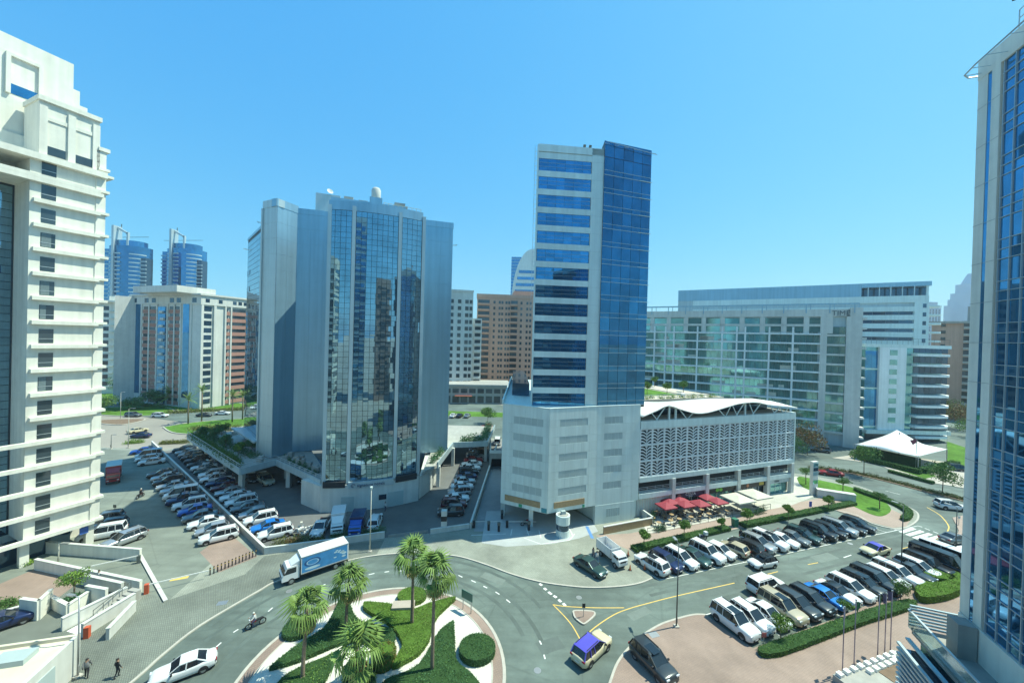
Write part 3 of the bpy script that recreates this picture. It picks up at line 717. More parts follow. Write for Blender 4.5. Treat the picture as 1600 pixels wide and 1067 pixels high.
# tower
t0,t1 = Lc(3.65,63.1),Lc(14.7,64.3)
g1 = Lc(14.7+.95*9.5, 64.3+.31*9.5)
volume(b,'tower_core',[t0,t1,Lc(21,82),Lc(5.5,82)],PT-.5,63.4,M_panel)
volume(b,'glass_core',[Lc(14.75,64.0),(g1[0],g1[1]-.3),Lc(24.5,80),Lc(15.5,82)],PT-.4,64.9,M_mull)
ft = Face(b,t0,t1); L=ft.L
FH=(63.4-PT-1.3)/14
for k in range(14):
    z=PT+.05+k*FH
    ft.box('spandrel', -.05,L-2.05,-.14,-.03,z+2.02,z+FH,M_panel)
    ft.box('window_reveal', 0.02,L-2.1,-.022,-.004,z,z+2.02,M_mull)
    ft.panes([(.05+(L-2.2)/6*i+.02,z+.03+r*.66,(L-2.2)/6-.04,.62) for i in range(6) for r in range(3)],M_gblue,-.08,.05,.2)
    for r in (1,2): ft.box('glazing_bar',.03,L-2.12,-.12,-.075,z+.005+r*.66,z+.035+r*.66,M_mlight)
ft.box('corner_pier', L-2.05,L+.05,-.2,-.03,PT,63.4,M_panel)
for k in range(14): ft.box('pier_joint', L-2.03,L+.03,-.205,-.2,PT+k*FH+2.0,PT+k*FH+2.03,M_louv)
ft.box('roof_band', -.05,L+.05,-.2,.5,62.3,63.5,M_panel)
ft.box('edge_fin', -.25,-.05,-.2,.2,PT,63.4,M_panel)
fg = Face(b,Lc(14.75,63.9),(g1[0],g1[1]-.4)); L=fg.L
for k in range(14):
    z=PT+.05+k*FH
    fg.panes([(L/5*i+.03,z+.03,L/5-.06,.72) for i in range(5)]+[(L/5*i+.03,z+.81,L/5-.06,FH-.85) for i in range(5)],M_gdeep,-.03,.05,.12)
    fg.box('transom',0,L,-.09,-.02,z-.03,z+.03,M_mlight); fg.box('transom',0,L,-.08,-.02,z+.755,z+.80,M_mlight)
    if k: fg.box('bright_sill',L-2.4,L+.2,-.16,-.1,z-.03,z+.05,M_panel)
fg.panes([(L/5*i+.03,62.2,L/5-.06,2.6) for i in range(5)],M_gdeep,-.03,.05,.1)
mb=MB(); mb.bar((0,-.5,64.5),(L+.8,-.5,64.0),.07,.07)
for i in range(6): mb.bar((L*i/5,0,64.4),(L*i/5+.5,-.6,64.1),.06,.06)
fg.mesh('cleaning_rail',mb,M_mlight)
mb=MB()
for x in (8.0,9.0): mb.tube([(x,1,63.5),(x,1,64.1)],.18,8); mb.tube([(x,1,64.1),(x,.8,64.5)],.25,8)
ft.mesh('roof_vent',mb,M_post)
for k in range(34): ft.box('ladder_rung',-.6,-.25,.3,.36,36+k*.8,36.05+k*.8,M_mlight)
ft.box('ladder_rail',-.65,-.6,.3,.36,36,63.2,M_mlight)
# podium roof room and parapet at left
volume(b,'roof_screen',[Lc(.3,74),Lc(3.6,73),Lc(3.6,103),Lc(.5,103)],PT-.2,22.4,M_gdark)
volume(b,'roof_parapet',[Lc(-1.15,63.7),Lc(.3,103.8),Lc(.05,103.8),Lc(-1.4,63.7)],PT-.1,PT+.7,M_panel)

# ------------------------------------------------------------------ retail block with leaf screens and wave canopy
b = building('retail_block', 'low white retail block with leaf pattern screens and wavy white roof canopy', (23.1,66.3), (.94,.342))
F = Face(b)
ML = 39.9
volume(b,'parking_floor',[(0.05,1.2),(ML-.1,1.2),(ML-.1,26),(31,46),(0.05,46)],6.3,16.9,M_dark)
volume(b,'upper_fascia',[(0,0),(ML,0),(ML,.9),(0,.9)],15.75,17.1,M_panel)
F.box('lower_fascia',0,ML,0,.9,6.3,7.15,M_panel)
F.box('side_panel',ML-.35,ML,0,26,7.15,15.75,M_panel)
volume(b,'roof_slab',[(0,.9),(ML,.9),(ML,26),(32,47),(0,47)],16.9,17.05,M_conc)
for i in range(3): F.box('screen_rail',0,ML,.06,.24,7.1+i*2.85,7.28+i*2.85,M_whitepaint)
def leaf_panel(mirror):
    """perforated screen panel: wide frame, a stem up the middle and blades sweeping up and out on both sides"""
    w, h, t = 2.56, 2.78, .06
    mb = MB()
    for a_ in ((0,.15,0,h),(w-.15,w,0,h),(.15,w-.15,0,.15),(.15,w-.15,h-.15,h)): mb.box(a_[0],a_[1],0,t,a_[2],a_[3])
    cx = w*(.46 if mirror else .54)
    mb.bar((cx,t/2,.15),(cx,t/2,h-.15),.12,t)
    for s_ in (-1,1):
        for k in range(6):
            z0 = -.45+k*.56
            pts = []
            for i in range(6):
                u = i/5; reach = (cx-.15) if s_ < 0 else (w-.15-cx)
                pts.append((cx+s_*u*reach, z0+.62*math.sin(u*1.7)-.10*u))
            for (xa,za),(xb,zb) in zip(pts[:-1],pts[1:]):
                if .1 < za < h-.12 and .1 < zb < h-.12:
                    wa = .115
                    if s_ < 0: xa,za,xb,zb = xb,zb,xa,za
                    vs=[(xa,0,za-wa),(xb,0,zb-wa),(xb,0,zb+wa),(xa,0,za+wa)]
                    vs+=[(v[0],t,v[2]) for v in vs]
                    mb.add(vs,[(0,1,2,3),(4,7,6,5),(0,4,5,1),(3,2,6,7)])
    return mb.mesh('leaf_screen', M_whitepaint)
LP = (leaf_panel(False), leaf_panel(True))
for i in range(15):
    for j in range(3):
        put('leaf_screen', LP[i%2], b, F.at(.05+i*2.655,.12,7.2+j*2.85), 0)
for i in range(16): F.box('mullion',i*2.655-.1,i*2.655+.14,.05,.25,7.15,15.75,M_whitepaint)
# wave canopy
def wave(x): return 18.75+.85*math.sin((x-1.5)/13.2*2*math.pi*.62+.15)*(1-.012*x)
pts_c=[(-0,18.45),(3,19.4),(5.65,20.2),(9,19.3),(12,18.6),(15,18.6),(19,19.3),(23,20.0),(27.6,20.15),(31,19.55),(34.5,19.15),(37.5,18.85),(39.7,18.55)]
cz = [(x_,z_-.35) for x_,z_ in smooth_line(pts_c,4)]
mb=MB(); n=len(cz)
vs=[]; 
for (x,z) in cz: vs+= [(x,-.35,z),(x,5,.45*z+.55*18.8+.12),(x,10,.2*z+.8*18.6),(x,-.35,z-.2),(x,5,.45*z+.55*18.8-.08),(x,10,.2*z+.8*18.6-.2)]
fs=[]
for i in range(n-1):
    a_=i*6; c_=a_+6
    fs+=[(a_,c_,c_+1,a_+1),(a_+1,c_+1,c_+2,a_+2),(a_+3,a_+4,c_+4,c_+3),(a_+4,a_+5,c_+5,c_+4),(a_,a_+3,c_+3,c_),(a_+2,c_+2,c_+5,a_+5)]
fs+=[(0,1,4,3),(1,2,5,4)]; e=(n-1)*6; fs+=[(e,e+3,e+4,e+1),(e+1,e+4,e+5,e+2)]
mb.add(vs,fs); mb.build('wave_canopy', M_tent, b, smooth=True)
F.box('roof_room',.2,ML-2.5,4.5,9,17.06,18.2,M_gdark)
def czat(x):
    for (xa,za),(xb,zb) in zip(cz[:-1],cz[1:]):
        if xa<=x<=xb: return za+(zb-za)*(x-xa)/(xb-xa)
    return cz[-1][1]
for x in (6.2,7.7,25.2): F.box('canopy_post',x,x+.25,.1,.4,17.06,czat(x)+.05,M_panel)
for x in (3.5,10.5,20,23,27.5,33.5,36.5):
    s_=1 if int(x)%2 else -1
    mb=MB(); mb.bar((x,.3,17.1),(x+s_*2.0,.1,czat(x+s_*2)-.1),.14,.14); mb.build('brace',M_panel,b)
    mb=MB(); mb.bar((x+.3,.3,17.1),(x-s_*1.4,.1,czat(x-s_*1.4)-.1),.12,.12); mb.build('brace',M_panel,b)
M_tsand = mat('terrace_sand',(.52,.46,.37),.9,var=.15)
# roof garden terrace behind the canopy
volume(b,'roof_terrace',[(-8,12.5),(34,12.5),(30,46),(-8,46)],17.06,18.6,M_tsand)
volume(b,'roof_lawn',[(12,17),(25,17),(24,36),(8,38)],18.6,18.66,M_grass)
volume(b,'roof_path',[(26,17),(33,15.5),(30,44),(25,42)],18.6,18.75,M_tsand)
for i in range(14): 
    x=random.uniform(2,31); y=random.uniform(14,42); MB().box(-.7,.7,-.4,.4,0,.5).build('planter_bench',M_tent,b,(x,y,18.7),random.random()*3)
mb=rail_line(b,[(0,12.6),(20,12.6),(34,12.6)],18.6,1.0); mb.build('terrace_railing',M_mlight,b)
# lower storeys: open gallery with railings over shopfronts
F.box('gallery_wall',0,ML-.4,3.2,3.4,4.2,6.3,M_gdark)
F.box('gallery_slab',0,ML,.0,3.2,3.4,4.25,M_panel)
for i in range(5):
    x0=(0,8.0,16.2,24.5,32.6)[i]; x1=(7.2,15.3,23.5,31.6,38.8)[i]
    mb=MB()
    for z in (4.5,4.8,5.1,5.35): mb.bar((x0+.1,.15,z),(x1-.1,.15,z),.04,.05)
    for k in range(5): x=x0+.1+(x1-x0-.2)*k/4; mb.bar((x,.15,4.25),(x,.15,5.4),.05,.05)
    mb.build('gallery_railing',M_mlight,b)
for x in (7.3,15.4,23.6,31.8,39.0): F.box('column',x,x+.75,-.12,.7,0,6.35,M_pale)
F.box('shop_wall',0,8.6,.6,1.0,0,3.4,M_pale)
for i in range(14): F.box('wall_batten',.4+i*.55,.46+i*.55,.55,.6,.1,3.3,M_panel)
F.box('shop_glass',8.6,15.3,1.0,1.1,0,2.4,M_gdark); F.box('shop_glass',16.2,23.6,1.0,1.1,0,2.4,M_ggreen); F.box('shop_glass',24.4,31.8,1.0,1.1,0,2.4,M_gdark); F.box('shop_glass',32.6,38.9,.9,1.0,0,2.5,M_ggreen)
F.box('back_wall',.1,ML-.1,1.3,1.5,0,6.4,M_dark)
M_navy = mat('dark_purple_fascia',(.035,.03,.06),.5,var=0); M_blk = mat('black_fascia',(.02,.025,.025),.4,var=0)
F.box('shop_fascia',8.8,15.3,.2,.95,2.35,3.4,M_navy); F.box('shop_fascia',16.2,23.6,.3,.95,2.35,3.4,M_blk); F.box('shop_fascia',24.4,31.8,.3,.95,2.35,3.4,M_blk); F.box('shop_fascia',32.7,38.9,.25,.9,2.5,3.4,M_alu2)
M_slet = mat('sign_white',(.75,.72,.68),.6,var=0)
text('sign_lettering','COSTA',.75,M_slet,b,F.at(10.7,.18,2.72),0,.02); text('sign_lettering','COFFEE',.28,M_slet,b,F.at(11.4,.18,2.42),0,.02)
M_sgr = mat('sign_green',(.22,.50,.06),.6,var=0)
for dx,s_ in ((18.7,.34),(19.6,.34)):
    mb=MB(); mb.add([(s_*1.3*math.cos(t*.524),0,s_*math.sin(t*.524)) for t in range(12)],[tuple(range(12))]); mb.build('sign_emblem',M_sgr,b,F.at(dx,.28,2.85))
M_sor = mat('sign_orange',(.55,.22,.10),.6,var=0)
mb=MB(); mb.add([(.36*math.cos(t*.524),0,.36*math.sin(t*.524)) for t in range(12)],[tuple(range(12))]); mb.build('sign_emblem',M_sor,b,F.at(26.8,.28,2.85))
F.box('sign_plate',30.0,31.3,.26,.29,2.6,3.2,mat('sign_yellow',(.50,.36,.06),.6,var=0))
text('sign_lettering','CLINIC',.5,M_mull,b,F.at(34.3,.22,2.75),0,.02)
mb=MB(); mb.add([(.45*math.cos(t*.524),0,.45*math.sin(t*.524)) for t in range(12)],[tuple(range(12))]); mb.build('round_sign',mat('sign_brown',(.20,.10,.09),.5,var=0),b,F.at(9.2,.15,2.75))
for x in (9.6,11.2,12.8,14.4,17.6,19.2,20.8,22.4,25.8,27.4,29.0,30.6,34,35.5,37): F.box('shop_mullion',x,x+.09,.86,.99,0,2.4,M_mlight)
# low white boundary wall with timber front between drop-off and cafe
t = building('boundary_wall','white cornered low wall with timber cladding beside the drop off', (15.67, 60.68), (.96,.27),'wall')
for nm,a_,c_,m_ in (('rear_wall',(15.01, 64.22),(22.58, 67.45),M_pale),('side_wall',(23.16, 69.23),(24.74, 64.32),M_pale),('front_wall',(15.57, 60.28),(24.68, 63.88),M_wood)):
    a_=Vector(a_); c_=Vector(c_); d=(c_-a_).normalized(); nn=Vector((-d.y,d.x))*.25
    world_part(t,nm,MB().prism([a_,c_,c_+nn,a_+nn],0,1.25),m_); world_part(t,'coping',MB().prism([a_-nn*.15,c_-nn*.15,c_+nn*1.15,a_+nn*1.15],1.25,1.36),M_pale)

# ------------------------------------------------------------------ long hotel slab with white floor ledges (right background)
b = building('long_hotel_slab','long grey green glazed slab with white floor ledges behind the retail block',(107.9,116.4),(.863,-.505))
F = Face(b)
TL = 88
volume(b,'wall',[(-TL,0.9),(0,0.9),(0,22),(-TL,22)],0,42.9,M_alu2)
F.box('top_wall',-TL,-3.0,0,.9,40.9,43.2,M_pale); F.box('end_wall',-3.8,0,0,.92,0,43.2,M_pale); F.box('pier',-10.2,-8.45,0,.9,0,40.9,M_pale); F.box('top_wall',-3.0,0,-.03,.88,40.9,43.6,M_pale)
rows=[35.2-3.08*k for k in range(11)]
for k,z in enumerate(rows):
    F.box('floor_ledge',-TL,-10.1,-.35,.95,z-.22,z+.28,M_whitepaint)
    F.box('floor_ledge',-8.5,-3.8,.25,.9,z-.55,z+.05,M_pale)
    used=[0]
    rr=[]
    x=-TL
    while x < -10.8:
        w=random.choice((1.5,1.5,2.2)); rr.append((x+.04,z+.3,min(w,-10.3-x)-.08,2.5)); x+=w
    F.panes(rr,M_ggreen,.72,.08,.2,'window')
    F.panes([(-8.4,z+.06,1.5,2.4),(-6.85,z+.06,1.5,2.4),(-5.3,z+.06,1.4,2.4)],M_ggreen,.6,.06,.4,'window')
    for i in range(9):
        if random.random()<.6:
            x=-TL+random.random()*70; F.box('curtain',x,x+random.uniform(1.5,5),.66,.70,z+.35,z+random.uniform(1.0,1.9),M_canvas)
for x in (-17.5,-24,-31,-33.5,-38,-46,-54,-57,-61,-69): F.box('vertical_fin',x,x+.5,-.3,.9,3,37.5,M_whitepaint)
for i in range(13):
    x=-TL+3+i*6.0
    for z0,z1 in ((38.5,40.5),(36.0,37.7)):
        F.panes([(x,z0,4.4,z1-z0)],M_ggreen,.5,.06,.4,'window')
    F.box('bay_pier',x+4.45,x+5.95,.1,.9,35.5,40.9,M_pale)
F.box('bay_band',-TL,-10.2,.1,.9,37.72,38.48,M_pale)
mb=MB()
mb.bar((-TL,-.6,44.9),(-1,-.6,44.9),.16,.3); mb.bar((-TL,1.6,44.9),(-1,1.6,44.9),.16,.3)
for i in range(80): mb.bar((-TL+i*1.08,-.6,44.9),(-TL+i*1.08,1.6,44.9),.1,.12)
for i in range(15): mb.bar((-TL+2+i*6.0,0,42),(-TL+2+i*6.0,0,44.9),.25,.25); mb.bar((-TL+3.3+i*6.0,1.4,43),(-TL+3.3+i*6.0,1.4,44.9),.2,.2)
mb.build('roof_pergola',M_alu,b)
M_tlet = mat('dark_bronze_letters',(.14,.17,.18),.5,.3,var=0)
text('sign_lettering','TIME',2.1,M_tlet,b,F.at(-7.5,-.08,41.3),0,.05); F.box('sign_line',-6.4,-2.8,-.06,-.032,40.98,41.06,M_tlet)
E1 = Face(b,(0,0),a=math.pi/2)
for k in range(13): E1.box('balcony_slab',-.2,2.2,-1.0,.1,3+3.08*k,3.6+3.08*k,M_pale)
E1.box('glass_strip',.6,1.9,-.08,0,3,41,M_gdark)

b = building('terrace_office_slab','long flat roofed pale office slab rising behind the ledged hotel',(150,160),(.863,-.505))
F = Face(b)
volume(b,'wall',[(-74,0.5),(18.4,0.5),(18.4,26),(-74,26)],0,53,M_alu2)
volume(b,'roof_crown',[(-74,.2),(-2,.2),(-2,24),(-74,24)],53,58.6,M_alu); volume(b,'roof_crown',[(-2,4),(18.7,4),(18.7,24),(-2,24)],53,56.8,M_gdark); F.box('roof_edge',-2,19,.0,24,56.8,58.6,M_alu)
for x in (0,3.5,7,10.5,14): F.box('roof_post',x,x+.35,.3,.65,53,56.8,M_alu2)
F.box('corner_post',17.6,18.3,.3,1,53,56.8,M_panel)
F.box('white_band',-67,18.3,-.2,.5,50.2,53,M_panel)
for k in range(8):
    z=46.6-3.5*k
    F.box('white_band',-67,14.2,-.2,.5,z,z+2.05,M_panel); F.panes([(-67+i*4.05,z-1.4,3.95,1.36) for i in range(20)],M_gdark,.35,.06,.3,'window')
F.box('end_pier',14.2,18.4,-.25,.5,0,50.2,M_panel)
for k in range(9): F.box('end_window',16.6,17.6,-.3,-.24,20+3.5*k,21.6+3.5*k,M_gdark)
E1 = Face(b,(18.4,.2),a=math.pi/2)
for k in range(9):
    mb=MB(); mb.prism([(0,.1),(7,.1)]+[(3.5+3.5*math.cos(t*.314),-4.6*math.sin(t*.314)) for t in range(11)],0,.7); o=E1.mesh('balcony_slab',mb,M_panel); o.location.z=20.3+3.5*k

b = building('balcony_block','white block with stacked curved balconies beside the tent',(119.5,127.5),(1,.02))
F = Face(b)
volume(b,'wall',[(0.2,.4),(16.5,.4),(29.0,2.2),(29.0,16),(0.2,16)],0,31.6,M_ggreen)
F.box('parapet',-.3,29.3,-.3,16,31.6,32.7,M_panel)
mb=rail_line(b,[(0,0),(29,0)],32.7,2.0); mb.build('roof_railing',M_post,b)
F.box('white_pier',4.6,13.8,-.35,.38,3.9,31.6,M_whitepaint)
for k in range(8): F.panes([(8.0,29.0-3.25*k,2.6,1.8)],M_ggreen,-.4,.06,.2,'window')
for k in range(4): F.box('glass_bay_line',.2,4.6,.3,.42,30.5-6.5*k-6.4,30.5-6.5*k-6.1,M_panel); F.panes([(.3,30.5-6.5*k-6.0,2.1,5.8),(2.45,30.5-6.5*k-6.0,2.1,5.8)],M_gblue,.34,.05,.3,'window')
for k in range(9):
    z=29.0-3.45*k
    mb=MB(); mb.prism([(16.2,.6),(16.2,-1.6),(17.0,-1.9),(24,-1.9),(27.5,-1.4),(30,0.6),(30.6,3),(29,4)],0,.7); o=mb.build('balcony',M_whitepaint,b,(0,0,z))
    F.panes([(17+i*2.0,z+1.0,1.9,2.3) for i in range(6)],M_gdark,.36,.06,.3,'window')
F.box('ground_band',0,29,-1.2,.4,2.6,3.9,M_panel); F.panes([(1+i*2.6,.3,2.5,2.2) for i in range(10)],M_gwin,.2,.06,.3,'window')

# white tent canopy
t = thing('tent_canopy','white peaked fabric canopy over dark hedged enclosure','tent',(114.02, 110.32)+(0,) if False else (114.0,110.5,0))
tp=[(97.45, 106.41),(104.26, 96.00),(120.41, 103.64),(116.29, 114.54)]
pk=Vector((98.83, 96.23))
N=10; mb=MB(); vs=[]; fs=[]
for i in range(N+1):
    for j in range(N+1):
        u,v=i/N,j/N
        p=(Vector(tp[0])*(1-u)*(1-v)+Vector(tp[1])*u*(1-v)+Vector(tp[2])*u*v+Vector(tp[3])*(1-u)*v)
        dd=math.hypot(u-.42,v-.5)
        z=4.0+4.6*max(0,1-dd*1.75)**1.5
        vs.append((p.x-114.0,p.y-110.5,z))
for i in range(N):
    for j in range(N): a_=i*(N+1)+j; fs.append((a_,a_+N+1,a_+N+2,a_+1))
mb.add(vs,fs); o=mb.build('membrane',M_tent,t,smooth=True); md=o.modifiers.new('t','SOLIDIFY'); md.thickness=.06
for p in tp: MB().tube([(p[0]-114,p[1]-110.5,0),(p[0]-114,p[1]-110.5,4.05)],.1,6).build('pole',M_metal,t)
c=(Vector(tp[0])+Vector(tp[2]))/2; MB().tube([(c.x-114.3,c.y-110.5,0),(c.x-114.3,c.y-110.5,8.0)],.14,6).build('mast',M_metal,t)
hb=[(p[0],p[1]) for p in tp]
t2=tag(MB().prism([(100.38, 109.10),(105.80, 97.32),(108.24, 98.96),(103.01, 111.17)],0,2.6).build('enclosure_screen',M_hcoreC),'dark green screen wall along the street side of the white tent','screen')

# ------------------------------------------------------------------ background buildings, left
b = building('brick_striped_block','white apartment block with terracotta balcony bands on its sunlit side',(-121.8,147.6),(.31,.95))
F = Face(b); L=21.0; TZ=46.3
L2 = 41.5
volume(b,'wall',[(0,0.3),(L,0.3),(L+2,30),(-6,L2),(-6,L2),(-.3,L2)],0,TZ-2,M_pale)
# sunlit face: window column + brick balconies
for k in range(14):
    z=TZ-7.6-k*2.83
    if z<1.5: break
    F.panes([(1.1,z,3.0,1.8)],M_gdark,.2,.08,.3,'window')
    F.box('balcony_band',9.2,19.8,-.1,.45,z-1.15,z+.3,M_brick); F.panes([(9.4,z+.35,1.2,1.25),(12.2,z+.35,5.6,1.25),(18.4,z+.35,1.2,1.25)],M_gwin,.25,.06,.3,'window')
for x in (0,4.7,9.0,11.3,18.0,19.9): F.box('white_pilaster',x,x+(.9 if x in(0,4.7,19.9) else .55),-.3,.3,0,TZ-5.2,M_pale)
F.box('frieze',-.3,L+.3,-.35,.4,TZ-5.2,TZ-1.6,M_pale)
for x in (1.4,6.3,12,14.3,16.6,19): F.box('frieze_window',x,x+1.5,-.4,-.34,TZ-4.2,TZ-2.8,M_gdark)
F.box('roof_slab',-.8,L+.8,-.9,30,TZ-1.6,TZ-.9,M_pale)
volume(b,'roof_house',[(-6,4),(8,4),(8,30),(-6,30)],TZ-.9,TZ+1.6,M_pale)
Fs = Face(b,(-.3,L2),(0,0.3))
for k in range(14):
    z=TZ-7.6-k*2.83
    if z<1.5: break
    Fs.box('balcony_band',7,15.5,-.1,.1,z-1.15,z+.3,M_brick); Fs.box('balcony_band',23,29.5,-.1,.1,z-1.15,z+.3,M_brick)
    Fs.panes([(7.5,z+.4,3,1.2),(11.2,z+.4,3.8,1.2),(23.5,z+.4,2.5,1.2),(26.6,z+.4,2.6,1.2)],M_gwin,-.08,.06,.3,'window')
    Fs.box('glass_band',17,21.5,-.4,.0,z-1.1,z+1.4,M_gblue); Fs.box('white_balcony',18.5+.8*(k%2),20.5+.8*(k%2),-1.0,-.4,z-1.1,z-.2,M_pale)
for x in (0,6.0,10.8,15.8,22.0,26.2,30.0,36): Fs.box('white_pilaster',x,x+.7,-.3,.05,0,TZ-5,M_pale)
Fs.box('glass_strip',2.5,5.8,-.12,.02,4,TZ-3,M_gblue); Fs.box('glass_strip',31.5,35,-.12,.02,4,TZ-3,M_gblue)
Fs.box('frieze',0,L2,-.3,.05,TZ-5,TZ-1.6,M_pale)
for x in (1,8.5,13,24,28,37): Fs.box('frieze_window',x,x+2.4,-.36,-.29,TZ-4.4,TZ-2.6,M_gdark)
Fs.box('roof_slab',-.5,L2+.5,-.8,.5,TZ-1.6,TZ-.9,M_pale)

def blue_tower(label, O, w, H, flip):
    """far blue glass tower: curved glass body, pale frame fin rising above the roof"""
    b = building('blue_twin_tower',label,O,(1,0),group='blue twin towers')
    s=-1 if flip else 1
    body=[(w*.5*math.cos(t)*1.0,-w*.30*math.sin(t)) for t in [math.pi*i/12 for i in range(13)]]
    MB().prism(body+[(-w/2,w*.2),(w/2,w*.2)],0,H*.86).build('glass_body',M_gblue,b)
    MB().prism([(x*.86,y*.86) for x,y in body]+[(-w*.4,w*.15),(w*.4,w*.15)],H*.86,H*.9).build('glass_body',M_gblue,b)
    nf=int(H*.82/3.6)
    for k in range(nf):
        z=4+k*3.6
        MB().prism([(w*.5*1.015*math.cos(t),-w*.3*1.03*math.sin(t)) for t in [math.pi*i/8*.33 for i in range(9)]]+[(w*.35,w*.1)],z,z+.9).build('floor_band',M_alu2,b)
        MB().prism([(w*.5*1.015*math.cos(t),-w*.3*1.03*math.sin(t)) for t in [math.pi-math.pi*i/8*.33 for i in range(9)]]+[(-w*.35,w*.1)],z,z+.9).build('floor_band',M_alu,b)
        MB().box(-w*.09,w*.05,-w*.325,-w*.28,z,z+1.0).build('floor_band',M_alu2,b)
    x0=-w*.14 if not flip else -w*.17
    MB().box(x0-w*.03,x0+w*.03,-w*.34,-w*.1,0,H).build('fin',M_alu2,b)
    mb=MB(); mb.bar((x0,-w*.22,H-1),(x0+w*.32,-w*.22,H*.965-2),w*.05,w*.05); mb.bar((x0+w*.32,-w*.22,H*.965-1),(x0+w*.32,-w*.22,H*.86),w*.05,w*.05); mb.bar((x0,-w*.22,H*.93),(x0,-w*.22,H*.85),w*.05,w*.05)
    mb.build('roof_frame',M_alu2,b)
    mb=MB(); mb.tube([(x0-w*.1,0,H*.88),(x0-w*.1,0,H*1.03)],.35,5); mb.bar((x0-w*.5,0,H*.93),(x0+w*.7,0,H*.94),.3,.3); mb.build('roof_crane',M_post,b)
    MB().box(-w*.6,-w*.3,-w*.12,w*.12,0,H*.84).build('side_wing',M_gblue,b); MB().box(w*.3,w*.6,-w*.12,w*.1,0,H*.78).build('side_wing',M_gdark,b)
    for k in range(int(H*.8/3.6)): MB().box(-w*.63,-w*.36,-w*.13,-w*.1,6+k*3.6,7.3+k*3.6).build('floor_band',M_alu,b); MB().box(w*.36,w*.61,-w*.13,-w*.1,6+k*3.3,6.8+k*3.3).build('floor_band',M_alu2,b)
    return b
Yb=330
def at_px_world(x, Yd): return x
blue_tower('left of two far blue glass towers with raised pale frames',(-336,Yb),30,118,False)
blue_tower('right of two far blue glass towers with raised pale frames',(-313,360),31,124,True)

b = building('balcony_apartment','beige apartment tower with stacked balconies beside the cream hotel',(-192,176),(.85,.3))
MB().box(0,13,0,14,0,43).build('wall',M_beige,b)
for k in range(12):
    for x in (1,5.2,9.3): MB().box(x,x+2,-.08,.0,4+k*3.2,5.9+k*3.2).build('window',M_gwin,b)
    MB().box(3.2,5,-1.0,0,3.4+k*3.2,3.7+k*3.2).build('balcony',M_beige,b); MB().box(7.4,9,-1.0,0,3.4+k*3.2,3.7+k*3.2).build('balcony',M_beige,b)
MB().box(-1.5,14.5,-2.5,15,43,43.8).build('roof_slab',M_beige,b); MB().box(2,10,2,10,43.8,46).build('roof_house',M_beige,b)
b = building('stepped_apartment','small beige block with stepped balconies beside the striped block',(-196,218),(.9,.2))
MB().box(0,22,0,16,0,47).build('wall',M_cream,b)
for k in range(13):
    for x in (1,6,12,17): MB().box(x,x+2.4,-.1,.0,3+k*3.3,5+k*3.3).build('window',M_gwin,b)
    MB().box(8,20-k*.5,-2,0,2.3+k*3.3,2.8+k*3.3).build('balcony',M_pale,b)
b = building('low_white_annex','low white annex with window rows below the blue towers',(-225,230),(.95,.2))
MB().box(0,26,0,14,0,24).build('wall',M_pale,b)
for k in range(5):
    for i in range(6): MB().box(1.5+i*4,4+i*4,-.1,.02,4+k*4,6+k*4).build('window',M_gwin,b)

# ------------------------------------------------------------------ background buildings, middle
b = building('slim_white_block','slim white residential block with square windows right of the grey tower',(-28,190),(.97,.22))
MB().box(-6,8,0,26,0,54).build('wall',M_pale,b); MB().box(8,13,2,24,0,41).build('wing_wall',M_pale,b); MB().box(-6.2,8.2,-.3,26,54,55).build('roof_edge',M_pale,b)
for k in range(14):
    for x in (-3.5,.3,4.0): MB().box(x,x+1.7,-.1,.02,4+k*3.4,5.9+k*3.4).build('window',M_gwin,b)
    MB().box(6.2,7.6,-.1,.02,4+k*3.4,5.9+k*3.4).build('window',M_gwin,b)
    if k<11: MB().box(9.4,12.4,1.9,2.05,4.5+k*3.4,6.2+k*3.4).build('window',M_gwin,b); MB().box(9,12.9,1.3,2.0,3.3+k*3.4,4.3+k*3.4).build('balcony',M_pale,b)
b = building('salmon_block','salmon pink apartment block with balcony columns behind the blue tower',(-21,222),(.99,.08))
MB().box(0,34,0,24,0,55).build('wall',M_salmon,b); MB().box(-.4,34.4,-.4,24,55,57).build('parapet',M_salmon,b); MB().box(22,36,4,20,57,60).build('roof_house',M_salmon,b)
for k in range(15):
    z=3+k*3.4
    for x0,x1 in ((.6,7.2),(19.8,23.8)):
        MB().box(x0,x1,-.12,.02,z+.9,z+2.9).build('recess',M_gwin,b); MB().box(x0-.3,x1+.3,-1.4,.0,z,z+.9).build('balcony',M_salmon,b)
    for x in (9.5,12.6,14.2,16.6,18.2,25.5,29.0,31.0): MB().box(x,x+1.2,-.1,.02,z+.9,z+2.5).build('window',M_gwin,b)
b = building('low_podium_shops','low grey podium building at the foot of the salmon block',(-36,176),(.98,.1))
MB().box(0,36,0,20,0,8).build('wall',M_conc,b); MB().box(-.5,36.5,-.5,20,8,9).build('parapet',M_conc,b)
for i in range(9): MB().box(1+i*3.9,4+i*3.9,-.1,.05,.5,3.6).build('shop_window',M_gwin,b); MB().box(1+i*3.9,4+i*3.9,-.1,.05,5,7).build('window',M_gwin,b)
MB().box(10,18,-2.5,0,3.6,4.0).build('awning',mat('rust_awning',(.45,.13,.08),.7),b)
b = building('curved_sail_tower','white sail shaped tower with blue bands rising behind the salmon block',(20,350),(1,0))
outl=[]
for i in range(15):
    t=i/14*math.pi/2; outl.append((-22*math.sin(math.pi/2-t) if False else -22*math.cos(t)**.8, 60+55*math.sin(t)))
mb=MB(); poly=[(-23,0)]+[(-23,60)]+outl+[(40,115),(40,0)]
n=len(poly); mb.add([(x,0,z) for x,z in poly]+[(x,25,z) for x,z in poly],[tuple(range(n)),tuple(range(2*n-1,n-1,-1))]+[(i,n+i,n+(i+1)%n,(i+1)%n) for i in range(n)])
